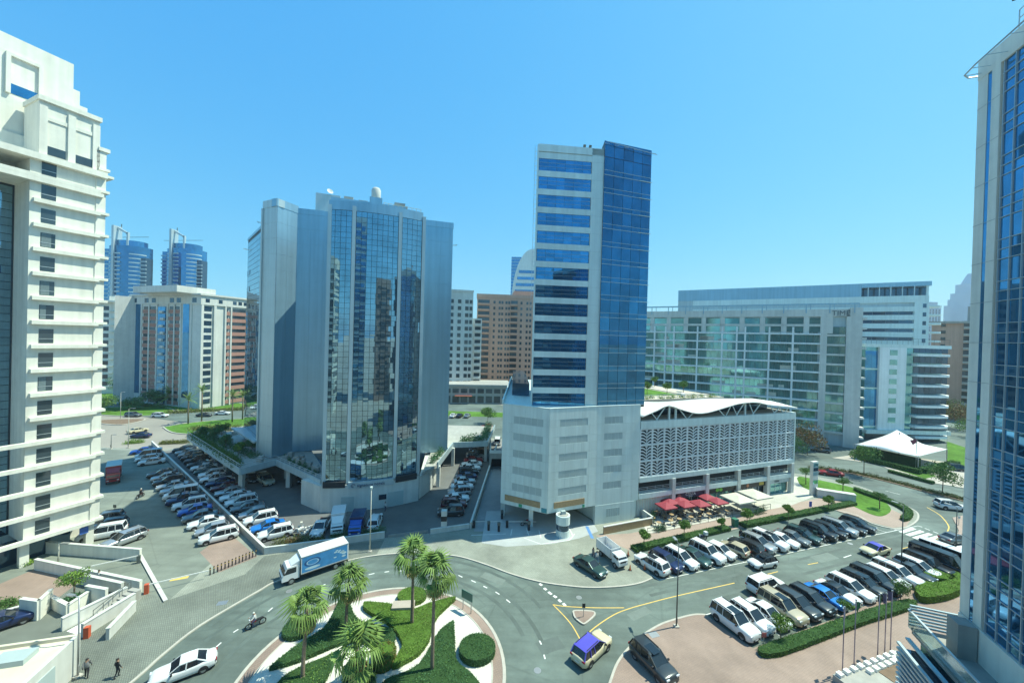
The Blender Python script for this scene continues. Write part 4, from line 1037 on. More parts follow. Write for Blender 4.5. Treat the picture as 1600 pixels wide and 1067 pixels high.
mb.build('wall',M_panel,b,fix=True)
for k in range(8):
    z=50+k*6.0
    xl=-22*math.cos(math.asin(min(1,max(0,(z+3-60)/55))))**.8 if z>57 else -22.5
    MB().box(xl+2.5,40,-.4,.0,z,z+2.6).build('blue_band',M_gblue,b)
b = building('far_slab_tower','small dark far tower peeking beside the white sail tower',(-1,420),(1,0))
MB().box(-2,14,0,20,0,122).build('wall',M_gblue,b); 
for k in range(18): MB().box(-2.1,14.1,-.2,0,60+k*3.5,60.8+k*3.5).build('floor_band',M_alu,b)

# ------------------------------------------------------------------ far right
b = building('pink_residential_tower','pinkish residential tower with balcony stack left of the right edge tower',(208.9,176.2),(.64,-.77))
MB().box(-9,10,0,20,0,44).build('wall',M_salmon,b); MB().box(2,14,4,20,0,52).build('core',M_conc,b); MB().box(-10,6,-1.5,20,44,45).build('roof_slab',M_conc,b)
for k in range(13):
    z=3+k*3.2
    MB().box(1,7,-1.3,0,z,z+1).build('balcony',M_conc,b); MB().box(1,7,-.1,.02,z+1,z+2.9).build('recess',M_gwin,b); MB().box(-6,-4.5,-.1,.02,z+1,z+2.4).build('window',M_gwin,b); MB().box(9,9.9,-.1,.02,z+1,z+2.4).build('window',M_gwin,b)
M_far = mat('hazed_tower_cladding',(.38,.47,.55),.6,.1,var=.08,scale=.03)  # pale blue of distant haze mixed into the cladding colour
def far_tower(label,x,y,w,d,H,step,crown):
    b=building('far_tower',label,(x,y),(1,0),group='far hazy towers')
    MB().box(-w/2,w/2,0,d,0,H*step).build('wall',M_far,b); MB().box(-w*.36,w*.36,d*.1,d*.9,H*step,H*(step+.1)).build('setback',M_far,b)
    n=10
    if crown: 
        mb=MB(); mb.prism([(w*.34*math.cos(6.283*i/n),d/2+w*.34*math.sin(6.283*i/n)) for i in range(n)],H*(step+.1),H,taper=.35); mb.build('crown',M_far,b)
    for i in range(5): MB().box(-w/2+w*(.08+.19*i),-w/2+w*(.16+.19*i),-.6,0,0,H*step-5).build('window_strip',M_gdark,b)
    for k in range(int(H*step/9)): MB().box(-w/2-.3,w/2+.3,-.9,-.5,6+k*9,7+k*9).build('floor_band',M_far,b)
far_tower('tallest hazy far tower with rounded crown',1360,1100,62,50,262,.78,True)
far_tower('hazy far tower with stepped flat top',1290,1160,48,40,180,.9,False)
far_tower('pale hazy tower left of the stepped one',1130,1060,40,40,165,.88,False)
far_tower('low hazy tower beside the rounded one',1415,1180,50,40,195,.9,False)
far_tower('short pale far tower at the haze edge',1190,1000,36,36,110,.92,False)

# ------------------------------------------------------------------ tower at the right edge with terrace
b = building('right_edge_tower','stone and blue glass tower filling the right edge of the view',(36.9,30.5),(-.354,-.935))
F = Face(b)
# local x runs from the far corner (0) towards the viewer, y inward (away from the street)
volume(b,'core',[(0,.25),(30,.25),(30,20),(0,20)],0,53.4,M_mull)
F.box('stone_pier',0,.95,0,.3,8.5,53.6,M_beige); F.box('stone_pier',1.42,2.2,-.05,.3,8.5,53.6,M_beige); F.box('slot_glass',.95,1.42,.03,.25,8.5,53,M_gblue)
F.box('stone_base',0,30,-.08,.27,6.5,9.9,M_beige); F.box('stone_head',0,30,-.04,.27,52.7,54.2,M_beige)
for k in range(14): F.box('stone_joint',0,2.2,-.056,-.05,10+k*3.1,10.03+k*3.1,M_conc)
rr=[]
zz=10.0
FHr=3.1
for k in range(14):
    for (z0,h) in ((0,.72),(.75,.7),(1.48,1.58)):
        for i in range(16):
            rr.append((2.45+i*.98+.03, zz+k*FHr+z0+.02, .92, h-.04))
rr.sort(key=lambda r:-(r[0]))
rr=[r for r in rr if r[0]<6.5]+[r for r in rr if r[0]>=6.5]
F.panes(rr,M_gblue,.1,.05,.3,limit=300)
for k in range(15):
    for z0 in (0,.735,1.465): 
        if zz+k*FHr+z0<52.8: F.box('transom',2.25,19,.02,.2,zz+k*FHr+z0-.025,zz+k*FHr+z0+.025,M_mlight)
for i in range(17): F.box('mullion',2.40+i*.98,2.45+i*.98,.0,.2,9.9,52.7,M_mlight)
mb=MB()
pr=[(-.25,.3,53.2),(-.2,-.5,53.2),(.2,-.95,53.25),(1.5,-1.05,53.3),(6,-1.05,53.4),(14,-1.05,53.6)]
mb.tube(pr,.06,5)
for p in ((.1,-.9,53.25),(1.0,-1.0,53.3),(2.5,-1.05,53.3),(4.5,-1.05,53.35)): mb.bar(p,(p[0]+.3,.1,53.1),.04,.04)
mb.build('roof_rail',M_mlight,b)
mb=MB()
for z in (55.0,55.6): mb.bar((3.4,.1,z),(9,.1,z),.05,.05)
for i in range(6): mb.bar((3.4+i,.1,54.2),(3.4+i,.1,55.6),.05,.05)
mb.build('roof_fence',M_mlight,b)
M_bal = mat('balustrade_glass',(.62,.78,.76),.04,0,var=0,spec=.6); M_bal.node_tree.nodes['Principled BSDF'].inputs['Transmission Weight'].default_value = .85
# terrace: slab, stepped louvre screens, glass balustrade
RT=[(35.07, 31.32),(42.80, 34.56)]
Tc=Vector((35.0,31.9)); dt=Vector((-.354,-.935)); nt_=Vector((.935,-.354))
def tp_(a_,c_): p=Tc+dt*a_+nt_*c_; return (p.x,p.y)
world_part(b,'terrace_slab',MB().prism([tp_(0,-.3),tp_(26,-.3),tp_(26,4),tp_(0,4)],6.9,7.4),M_conc)
world_part(b,'podium_wall',MB().prism([tp_(.2,.2),tp_(26,.2),tp_(26,6),tp_(.2,6)],0,6.9),M_ggreen)
world_part(b,'louvre_backing',MB().prism([tp_(1.2,-1.5),tp_(26,-1.5),tp_(26,.1),tp_(1.2,.1)],0,6.2),M_gdark)
for k in range(15):
    world_part(b,'louvre_slat',MB().prism([tp_(1.0,-1.75),tp_(26,-1.75),tp_(26,-1.52),tp_(1.0,-1.52)],.5+k*.42,.68+k*.42),M_alu2)
for k in range(7):
    world_part(b,'screen_slat',MB().prism([tp_(-.2,-.4+.0*k),tp_(-.2,3.4),tp_(-.05,3.4),tp_(-.05,-.4)],7.5+k*.27,7.62+k*.27),M_alu2)
world_part(b,'glass_balustrade',MB().prism([tp_(-.2,-.45),tp_(26,-.45),tp_(26,-.38),tp_(-.2,-.38)],7.3,8.7),M_bal)
world_part(b,'balustrade_rail',MB().prism([tp_(-.25,-.5),tp_(26,-.5),tp_(26,-.34),tp_(-.25,-.34)],8.7,8.8),M_mlight)
world_part(b,'inner_rail',MB().prism([tp_(1.0,-1.2),tp_(26,-1.2),tp_(26,-.9),tp_(1.0,-.9)],6.9,7.05),M_alu)
for (a_,c_,w_,h_) in ((1.6,1.0,1.2,2.6),(4.2,2.6,1.4,1.8),(6.6,1.3,1.6,1.2),(8.2,2.6,1.5,1.8),(10.5,1.2,1.6,1.4),(12.5,2.4,1.6,2.0)):
    world_part(b,'rooftop_unit',MB().prism([tp_(a_,c_),tp_(a_+w_,c_),tp_(a_+w_,c_+1.1),tp_(a_,c_+1.1)],7.4,7.4+h_),M_conc)
# flag on the roof of the right edge tower
t = thing('roof_flag','striped flag flying from the roof at the upper right corner','flag',(36.4,26.6,54.2))
MB().tube([(0,0,0),(0,0,2.9)],.05,6).build('pole',M_metal,t)
FL=[mat('flag_red',(.55,.03,.04),.8,var=0),mat('flag_green',(.02,.25,.08),.8,var=0),mat('flag_white',(.75,.75,.75),.8,var=0),mat('flag_black',(.02,.02,.02),.8,var=0)]
def flag_mesh(w,h,droop=0.0):
    mb=MB(); n=10
    for r,mi in ((0,3),(1,2),(2,1)):
        for i in range(n):
            u0,u1=i/n,(i+1)/n
            f_=lambda u,v:(-u*w*(1-droop*.8),.18*math.sin(u*7)*w*.25,v*h-droop*u*u*w*.9+.06*math.sin(u*5))
            mb.add([f_(u0,r/3),f_(u1,r/3),f_(u1,(r+1)/3),f_(u0,(r+1)/3)],[(0,1,2,3)],0 if u1<.28 else mi)
    return mb.mesh('flag_cloth',FL,True)
put('flag_cloth',flag_mesh(2.2,.95,.12),t,(0,0,1.7))

# ------------------------------------------------------------------ vehicles
PAINT = {}
def paint(name, c, met=0.0, rough=.28):
    PAINT[name] = mat('paint_'+name, c, rough, met, var=.03, scale=.8, spec=.5, coat=.6)
for nm,c,mt in (('white',(.70,.71,.70),0),('silver',(.42,.44,.45),.5),('grey',(.16,.18,.19),.4),('charcoal',(.045,.055,.06),.3),('black',(.012,.013,.015),.1),('navy',(.015,.03,.10),.2),
                ('blue',(.02,.10,.42),.2),('bright blue',(.02,.20,.60),.2),('red',(.30,.015,.02),.1),('beige',(.50,.43,.30),.2),('dark green',(.03,.075,.07),.3),('cream',(.62,.55,.36),0),('violet',(.10,.09,.50),0),('maroon',(.10,.012,.02),.2)):
    paint(nm,c,mt)
M_cglass = mat('car_glass',(.015,.02,.025),.06,0,var=0,spec=.8)
M_head = mat('headlamp_lens',(.75,.78,.80),.12,.2,var=0); M_tail = mat('tail_lamp_lens',(.30,.01,.015),.2,0,var=0)
M_plate = mat('number_plate',(.7,.7,.68),.6,var=0)

CT = { # L, W, body-top profile (x/L, z), glass cabin (rear base, rear top, front top, front base)/L, belt z, roof z, wheel r
 'sedan':  (4.75,1.84,[(-.5,.60),(-.49,.90),(-.44,.99),(-.30,1.0),(0,.95),(.18,.97),(.34,.93),(.44,.86),(.485,.72),(.5,.55)],(-.39,-.20,.06,.24),.94,1.45,.33),
 'hatch':  (4.15,1.77,[(-.5,.65),(-.495,.95),(-.46,1.0),(-.3,.99),(0,.96),(.2,.97),(.36,.90),(.46,.78),(.49,.62),(.5,.5)],(-.485,-.37,.04,.27),.96,1.52,.32),
 'SUV':    (4.75,1.93,[(-.5,.72),(-.495,1.05),(-.47,1.10),(-.3,1.08),(0,1.05),(.2,1.08),(.36,1.04),(.465,.94),(.492,.72),(.5,.55)],(-.485,-.41,.06,.26),1.06,1.72,.37),
 'large SUV':(5.1,2.0,[(-.5,.78),(-.495,1.15),(-.47,1.2),(-.3,1.18),(0,1.15),(.2,1.18),(.38,1.15),(.475,1.05),(.495,.8),(.5,.6)],(-.485,-.445,.08,.25),1.15,1.90,.40),
 'pickup': (5.3,1.90,[(-.5,.75),(-.495,1.0),(-.3,1.02),(-.12,1.03),(0,1.03),(.18,1.06),(.36,1.04),(.46,.95),(.49,.75),(.5,.55)],(-.12,-.08,.10,.25),1.04,1.78,.39),
 'van':    (4.9,1.95,[(-.5,.80),(-.495,1.15),(-.3,1.18),(0,1.15),(.2,1.15),(.34,1.10),(.42,1.0),(.47,.9),(.495,.7),(.5,.5)],(-.49,-.47,.20,.36),1.15,2.05,.34),
 'minibus':(6.0,2.05,[(-.5,.80),(-.495,1.2),(-.3,1.22),(0,1.2),(.2,1.2),(.36,1.15),(.45,1.0),(.48,.85),(.495,.7),(.5,.5)],(-.492,-.48,.28,.42),1.2,2.45,.36),
}
def car_meshes(ty):
    L,W,prof,cab,belt,roof,wr = CT[ty]; hw=W/2
    def width(u):
        a=abs(u)
        return hw*(1 if a<.36 else 1-.06*((a-.36)/.1) if a<.46 else .94-.20*((a-.46)/.04))
    def bot(u): return .24 if abs(u)<.4 else .24+.14*(abs(u)-.4)/.1
    xs=[-.5,-.494,-.475,-.44,-.38,-.30,-.2,-.1,0,.1,.2,.28,.36,.42,.46,.485,.494,.5]
    def top(u):
        for (a,za),(c,zc) in zip(prof[:-1],prof[1:]):
            if a<=u<=c: return za+(zc-za)*(u-a)/(c-a)
        return prof[-1][1]
    vs=[]; nr=13
    for u in xs:
        w=width(u); zt=top(u); zb=bot(u); x=u*L; h=zt-zb
        half=[(.0,zb),(w*.86,zb),(w*.97,zb+.10*h),(w,zb+.42*h),(w*.985,zb+.70*h),(w*.955,zt-.07*h),(w*.80,zt+.0)]
        ring=half+[(-a,z) for a,z in reversed(half[1:])]
        ring.insert(7,(0,zt+.025))
        nr=len(ring)
        vs+=[(x,a,z) for a,z in ring]
    fs=[]
    for i in range(len(xs)-1):
        for j in range(nr): fs.append((i*nr+j,i*nr+(j+1)%nr,(i+1)*nr+(j+1)%nr,(i+1)*nr+j))
    fs.append(tuple(range(nr-1,-1,-1))); fs.append(tuple((len(xs)-1)*nr+j for j in range(nr)))
    body=MB(); body.add(vs,[tuple(reversed(f)) for f in fs])
    # glass cabin
    rb,rt,ft_,fb=[c*L for c in cab]; bw=hw*.93; tw=hw*.74; g=MB()
    st=[(rb,belt-.06,bw*.92,belt-.06),(rt,belt-.06,bw,roof-.045),(ft_,belt-.06,bw,roof-.05),(fb,belt-.06,bw*.92,belt-.06)]
    lo=[(rb,bw*.9),(rt+.1*(rb-rt),bw),(0.5*(rt+ft_),bw*1.01),(ft_,bw),(fb,bw*.88)]
    up=[(rt,tw*.96),(rt+.12*(ft_-rt),tw),(0.5*(rt+ft_),tw*1.01),(ft_-.1*(ft_-rt),tw),(ft_,tw*.95)]
    v2=[]
    for (x,w) in lo: v2+= [(x,w,belt-.08),(x,-w,belt-.08)]
    zr=[roof-.09,roof-.045,roof-.035,roof-.045,roof-.08]
    for (x,w),z in zip(up,zr): v2+= [(x,w,z),(x,-w,z)]
    f2=[]
    for i in range(4):
        f2+=[(2*i,2*i+2,12+2*i,10+2*i),(2*i+3,2*i+1,11+2*i,13+2*i),(10+2*i,12+2*i,13+2*i,11+2*i)]
    f2+=[(1,0,10,11),(8,9,19,18)]
    g.add(v2,[tuple(reversed(f)) for f in f2])
    # roof shell, pillars
    r=MB(); n=len(up); v3=[]; f3=[]
    zs=[roof-.075,roof-.022,roof,roof-.015,roof-.06]
    for (x,w),z in zip(up,zs):
        for q in (-1,-.55,0,.55,1): v3.append((x,q*w*1.03,z+(.025*(1-q*q))))
    for i in range(n-1):
        for j in range(4): f3.append((i*5+j,(i+1)*5+j,(i+1)*5+j+1,i*5+j+1))
    r.add(v3,f3)
    def pil(a,c,w): 
        for s in (-1,1): r.bar((a[0],s*a[1],a[2]),(c[0],s*c[1],c[2]),w,.05)
    pil((ft_,tw*.985,roof-.07),(fb-.02,bw*.9,belt-.05),.07)
    pil((rt,tw*.985,roof-.08),(rb+.02,bw*.92,belt-.05),.12)
    mx=(rt+ft_)/2+.1; pil((mx,tw*1.02,roof-.05),(mx+.05,bw*1.01,belt-.03),.08)
    if ty in('SUV','large SUV','van','minibus'): m2=rt+.28*(ft_-rt); pil((m2,tw*1.02,roof-.05),(m2-.05,bw*1.01,belt-.03),.14)
    for s in (-1,1): r.bar((rt,s*tw*1.0,roof-.05),(ft_,s*tw*1.0,roof-.05),.06,.06)
    if ty in ('SUV','large SUV'):
        rl=MB()
        for s in (-1,1): rl.bar((rt+.2,s*tw*.93,roof+.03),(ft_-.25,s*tw*.93,roof+.04),.045,.05)
    # pickup bed
    und=MB(); ax=(-L*.295,L*.305); 
    und.box(-L*.44,L*.44,-hw*.84,hw*.84,.16,.32)
    for x in ax:
        for s in (-1,1):
            pts=[(x+wr*1.16*math.cos(t*math.pi/9),s*(hw*1.004),wr+wr*1.14*math.sin(t*math.pi/9)) for t in range(0,10)]
            und.add(pts,[tuple(range(10)) if s<0 else tuple(range(9,-1,-1))])
    und.box(L*.487,L*.503,-hw*.52,hw*.52,.36,.58); und.box(-L*.503,-L*.487,-hw*.6,hw*.6,.28,.42)
    if ty=='pickup': und.box(-L*.485,-L*.13,-hw*.80,hw*.80,.98,1.045)
    for s in (-1,1): und.box(fb-.42,fb-.28,s*hw*.93 if s>0 else -hw*.93-.22,s*hw*.93+.22 if s>0 else -hw*.93,belt-.02,belt+.13)
    wh=MB(); n=16; wd=.23
    ringo=[(wr,0),(wr,wd),(wr*.62,wd)]
    vsw=[]
    for rr_,y in ((wr*.60,-.001),(wr*.97,0),(wr,.03),(wr,wd-.03),(wr*.97,wd),(wr*.60,wd+.001)):
        vsw+=[(rr_*math.cos(6.2832*i/n),y,rr_*math.sin(6.2832*i/n)) for i in range(n)]
    fw=[(k*n+i,k*n+(i+1)%n,(k+1)*n+(i+1)%n,(k+1)*n+i) for k in range(5) for i in range(n)]
    wh.add(vsw,fw)
    rim=MB(); 
    for y in (wd-.01,.01):
        rim.add([(wr*.62*math.cos(6.2832*i/n),y,wr*.62*math.sin(6.2832*i/n)) for i in range(n)],[tuple(range(n)) if y<.1 else tuple(range(n-1,-1,-1))])
    hl=MB(); hl.add([(0,0,0),(-.32,.16,.05),(-.34,.16,.17),(-.02,-.0,.15),(0,-.34,0),(-.02,-.34,.13)],[(0,1,2,3),(4,0,3,5),(3,2,5)])
    tl=MB(); tl.box(0,.09,-.16,.16,0,.16)
    bp_=dict(L=L,W=W,ax=ax,wr=wr,hw=hw,belt=belt,roof=roof,prof=prof)
    me=dict(body=body.mesh('body',PAINT['white'],True),glass=g.mesh('window_glass',M_cglass,False),roof=r.mesh('roof',PAINT['white'],False),
            und=und.mesh('underbody',M_blackp),wheel=wh.mesh('wheel',M_rubber,False),rim=rim.mesh('rim',M_rim),hl=hl.mesh('headlight',M_head),tl=tl.mesh('tail_light',M_tail))
    if ty in ('SUV','large SUV'): me['rail']=rl.mesh('roof_rail',M_blackp)
    for p in me['roof'].polygons: p.use_smooth = p.index < 16
    # joined small version
    sm=MB(); 
    for part,mi in ((body,0),(r,0),(g,1),(und,2)): sm.add(part.v,part.f,mi)
    for x in ax:
        for s in (-1,1): sm.add([(v[0]+x,(v[1]-wd/2)*1+s*(hw-.12),v[2]+wr) for v in wh.v],wh.f,2)
    zt=.66 if ty not in('large SUV','van','minibus') else .82
    for s in (-1,1):
        sm.box(L*.47,L*.497,s*hw*.66-.15,s*hw*.66+.15,zt,zt+.12,3); sm.box(-L*.503,-L*.49,s*hw*.74-.12,s*hw*.74+.12,zt+.1,zt+.26,4)
    me['small']=sm.mesh('small_car',[PAINT['white'],M_cglass,M_blackp,M_head,M_tail])
    return me,bp_
CARS={t_:car_meshes(t_) for t_ in CT}
def setmat(o,m):
    o.material_slots[0].link='OBJECT'; o.material_slots[0].material=m
def car(ty, colour, pos, a, label, group=None, z=.0, small=False, roofcol=None, sunroof=False, name=None):
    """one vehicle: heading a in radians, standing at pos"""
    me,q=CARS[ty]; cat={'pickup':'pickup','van':'van','minibus':'minibus'}.get(ty,'car')
    nm=name or {'sedan':'sedan_car','hatch':'hatchback_car','SUV':'sport_utility_car','large SUV':'large_sport_utility_car'}.get(ty,ty)
    if small:
        o=put(nm,me['small'],None,(pos[0],pos[1],z),a); setmat(o,PAINT[colour]); return tag(o,label,cat,group)
    t=thing(nm,label,cat,(pos[0],pos[1],z),a,group)
    t.scale=(random.uniform(.96,1.04),random.uniform(.98,1.02),random.uniform(.96,1.05))
    bo=put('body',me['body'],t); setmat(bo,PAINT[colour])
    ro=put('roof',me['roof'],t); setmat(ro,PAINT[roofcol or colour])
    gl=put('window_glass',me['glass'],t); put('underbody',me['und'],t)
    if 'rail' in me: put('roof_rail',me['rail'],ro)
    for x in q['ax']:
        for s in (-1,1):
            w=put('wheel',me['wheel'],t,(x,s*(q['hw']-.115)-.115,q['wr'])); put('rim',me['rim'],w)
    zt=.62 if ty in('sedan','hatch') else .78
    for s in (-1,1): boxobj('headlight',.11,.34,.13,M_head,t,(q['L']*.472,s*q['hw']*.64-.17,zt+.03))
    for s in (-1,1): put('tail_light',me['tl'],t,(-q['L']*.499,s*q['hw']*.72,zt+.1))
    boxobj('number_plate',.02,.5,.12,M_plate,t,(q['L']*.502,-.25,.42)); boxobj('number_plate',.02,.5,.12,M_plate,t,(-q['L']*.504-.02+.0,-.25,.6))
    if sunroof: boxobj('sunroof',1.2,.9,.02,M_cglass,ro,(-.7,-.45,q['roof']+.012))
    return t
ORD=['first','second','third','fourth','fifth','sixth','seventh','eighth','ninth','tenth','eleventh','twelfth','thirteenth','fourteenth','fifteenth','sixteenth','seventeenth','eighteenth','nineteenth','twentieth','twenty-first']

# north bay row in front of the cafe
rowN=[('SUV','white',1),('SUV','navy',0),('SUV','white',0),('sedan','dark green',0),('large SUV','white',0),('hatch','white',0),('hatch','beige',1),('SUV','black',1),('SUV','silver',0),('large SUV','white',0),('sedan','white',0),('sedan','grey',0),('SUV','dark green',0),('large SUV','black',0),('SUV','black',0),('large SUV','silver',0),('sedan','black',0),('SUV','charcoal',0)]
aN=ang(-pN)
for i,(ty,c,rev) in enumerate(rowN):
    k=i+(0 if i<13 else .45)
    p=RN0+dN*(2.45*(k+.5)*1.0)+pN*2.45+dN*random.uniform(-.08,.08)
    car(ty,c,p,aN+(math.pi if rev else 0)+R(random.uniform(-1.5,1.5)),f'{c} {ty}, {ORD[i]} from the roundabout end of the cafe side parking row','cars parked on the cafe side',sunroof=(i in (0,9,12)))
# near row on the plaza side
rowS=[('large SUV','white'),('SUV','white'),('sedan','white'),('large SUV','beige'),('SUV','charcoal'),('SUV','charcoal'),('sedan','bright blue'),('sedan','white'),('SUV','white'),('SUV','charcoal'),('large SUV','charcoal'),('SUV','white'),('large SUV','white'),('pickup','charcoal'),('SUV','white'),('large SUV','black'),('minibus','black'),('minibus','white'),('SUV','charcoal')]
aS=ang(pS)
for i,(ty,c) in enumerate(rowS):
    p=RS0+dS*(2.45*(i+.5))+pS*2.55+dS*random.uniform(-.08,.08)
    car(ty,c,p,aS+R(random.uniform(-1.5,1.5)),f'{c} {ty}, {ORD[i]} from the left in the plaza side parking row','cars parked on the plaza side',sunroof=(i in(0,3,9)),roofcol={7:'black',12:'white'}.get(i))
# cars moving on the street
car('SUV','cream',(8.75, 37.26),R(43),'cream taxi with violet roof entering the roundabout by the splitter island','taxis',roofcol='violet',name='taxi')
car('sedan','cream',(55.87, 57.03),R(198),'cream taxi with violet roof driving between the two parking rows','taxis',roofcol='violet',name='taxi')
car('hatch','white',(36.12, 52.93),R(196),'white car with black roof driving along the cafe side row',roofcol='black',sunroof=True)
car('large SUV','white',(32.96, 47.70),R(22),'white large SUV pulling out behind the plaza side row')
car('SUV','charcoal',(14.26, 35.78),R(-63),'charcoal SUV parked alone on the red plaza',z=.1,sunroof=True)
car('sedan','white',(-28.75, 33.84),R(216),'white sedan entering the roundabout at the bottom left')
car('sedan','dark green',(11.36, 50.80),R(-52),'dark green sedan standing on the pale apron beside the open truck',z=.1)
car('SUV','white',(86.93, 73.90),R(-16),'white SUV on the curved street beside the right tower')
car('sedan','grey',(72.76, 61.11),R(10),'grey sedan waiting at the zebra crossing')
car('sedan','red',(78.34, 91.59),R(158),'dark red sedan driving past the planted median')
car('SUV','dark green',(115.25, 98.07),R(160),'dark SUV parked beside the tent hedge',z=.1)
car('SUV','grey',(92.66, 112.10),R(150),'grey SUV parked under the trees below the ledged hotel',z=.0)
# left car park, row against the wall (far to near)
rowL=[('sedan','blue',222,709),('van','white',231,716),('hatch','white',228,721),('sedan','white',236,726),('sedan','charcoal',252,745),('sedan','silver',255,751),('SUV','black',262,760),('sedan','silver',276,767),('sedan','silver',278,773),('van','white',285,781),('pickup','navy',294,789),('SUV','white',302,803),('sedan','blue',310,811),('sedan','grey',313,820),('sedan','white',321,828),('hatch','silver',333,836),('SUV','white',340,843)]
GL=[(-90.92, 93.64),(-86.47, 90.51),(-84.78, 88.29),(-81.68, 86.30),(-72.88, 79.35),(-70.64, 77.37),(-67.19, 74.59),(-63.68, 72.63),(-61.95, 70.96),(-59.29, 68.87),(-56.56, 66.92),(-52.94, 63.71),(-50.68, 62.03),(-48.86, 60.21),(-46.83, 58.70),(-44.51, 57.30),(-42.50, 55.59)]
a0,a1=Vector(GL[4]),Vector(GL[16])
for i,(ty,c,_,_) in enumerate(rowL):
    p=GL[i] if i<4 else a0.lerp(a1,(i-4)/12)
    car(ty,c,p,R(218+random.uniform(-2,2)),f'{c} {ty}, {ORD[i]} from the far end of the sloping row left of the wall','cars in the left car park',z=.1,small=(i<4))
# row on the other side of the wall
rowM=[('sedan','charcoal'),('sedan','silver'),('SUV','silver'),('SUV','black'),('SUV','black'),('sedan','charcoal'),('sedan','white'),('sedan','dark green'),('SUV','white'),('pickup','white'),('sedan','navy'),('sedan','maroon'),('sedan','silver'),('sedan','white'),('SUV','white'),('sedan','grey'),('hatch','silver'),('SUV','white'),('sedan','bright blue'),('SUV','white')]
a0,a1=Vector((-82.64, 95.99)),Vector((-34.92, 56.87))
for i,(ty,c) in enumerate(rowM):
    f_=(i/19.0); p=a0.lerp(a1,f_)
    car(ty,c,p,R(216+random.uniform(-2,2)),f'{c} {ty}, {ORD[i]} from the far end of the row right of the wall','cars beside the glass office',z=.1,small=(i<8))
# under the deck
car('large SUV','beige',(-49.65, 77.16),R(-40),'pale boxy off-road car parked under the deck',z=.1)
car('sedan','charcoal',(-53.30, 78.28),R(-45),'charcoal sedan under the deck behind the boxy car',z=.1)
car('sedan','charcoal',(-43.36, 79.01),R(-60),'charcoal sedan in the shade beside the white side wall',z=.1)
# cars behind the low front wall
car('pickup','white',(-29.10, 58.88),R(-80),'white pickup behind the shrubs of the office front wall',z=.1)
car('SUV','white',(-21.42, 61.11),R(100),'small white car in shade behind the front wall by the lamp post',z=.1)
# row right of the glass tower (near to far)
rowR=[('SUV','charcoal'),('SUV','maroon'),('sedan','white'),('SUV','silver'),('sedan','white'),('sedan','silver'),('sedan','navy'),('SUV','black'),('sedan','white'),('sedan','white'),('sedan','red'),('SUV','silver'),('SUV','black'),('sedan','navy'),('SUV','black'),('SUV','silver'),('sedan','white')]
a0,a1=Vector((-9.82, 65.55)),Vector((-8.13, 110.34))
for i,(ty,c) in enumerate(rowR):
    p=a0.lerp(a1,i/16)
    car(ty,c,p,R(12+random.uniform(-3,3)+(180 if i%3==0 else 0)),f'{c} {ty}, {ORD[i]} from the street in the row between the two towers','cars between the towers',z=.1,small=(i>9))
# hotel forecourt
car('SUV','silver',(-55.00, 54.09),R(250),'silver hatch-backed car parked beside the hotel ramp',z=.1)
car('large SUV','white',(-59.56, 55.41),R(212),'white SUV parked under the corner of the cream hotel',z=.1)
car('SUV','charcoal',(-61.10, 57.54),R(212),'charcoal SUV parked behind the white one at the hotel corner',z=.1)
car('SUV','grey',(-63.59, 59.39),R(212),'grey SUV, farthest of the three at the hotel corner',z=.1)
car('sedan','navy',(-51.37, 38.31),R(50),'dark blue car at the left edge below the hotel terrace',z=.1)
# background cars
for lab,ty,c,p,a_ in [('cream taxi with yellow roof at the far left junction','sedan','cream',(-110.94, 112.51),70),('dark blue sedan behind the far taxi at the left junction','sedan','navy',(-104.88, 107.32),190),('grey car on the far street near the verge','SUV','grey',(-132.64, 132.77),5),('white SUV on the far street at left','SUV','white',(-123.33, 132.92),8),
    ('charcoal car on the far street below the striped block','sedan','charcoal',(-110.11, 135.78),10),('white sedan on the far street below the striped block','sedan','white',(-106.46, 139.71),12),
    ('white car parked in the lane between the towers, leftmost','sedan','white',(-21.97, 146.34),80),('black car parked in the lane between the towers, middle','sedan','black',(-19.54, 146.66),80),('silver car parked in the lane between the towers, rightmost','sedan','silver',(-16.60, 147.05),80),
    ('red car on the far road between the towers','hatch','red',(-7.91, 129.22),180),('white car at the end of the lane between the towers','sedan','white',(-9.56, 118.10),90),('dark car at the end of the lane beside the ramp','sedan','charcoal',(-6.58, 118.41),90),('white van at the top of the ramp lane','van','white',(-3.47, 110.80),90)]:
    car(ty,c,p,R(a_),lab,small=True,z=.02 if 'far street' in lab else .1,roofcol=None)
for i,(x,y) in enumerate([(-264.25, 252.18),(-264.64, 256.69),(-254.12, 250.63),(-254.33, 255.08),(-274.25, 268.62),(-266.15, 266.01)]):
    car(random.choice(['sedan','SUV']),['white','silver','charcoal','white','grey','white'][i],(x,y),R(20),f'tiny {["white","silver","charcoal","white","grey","white"][i]} car, {ORD[i]} in the distant car park left of the striped block','distant parked cars',small=True)

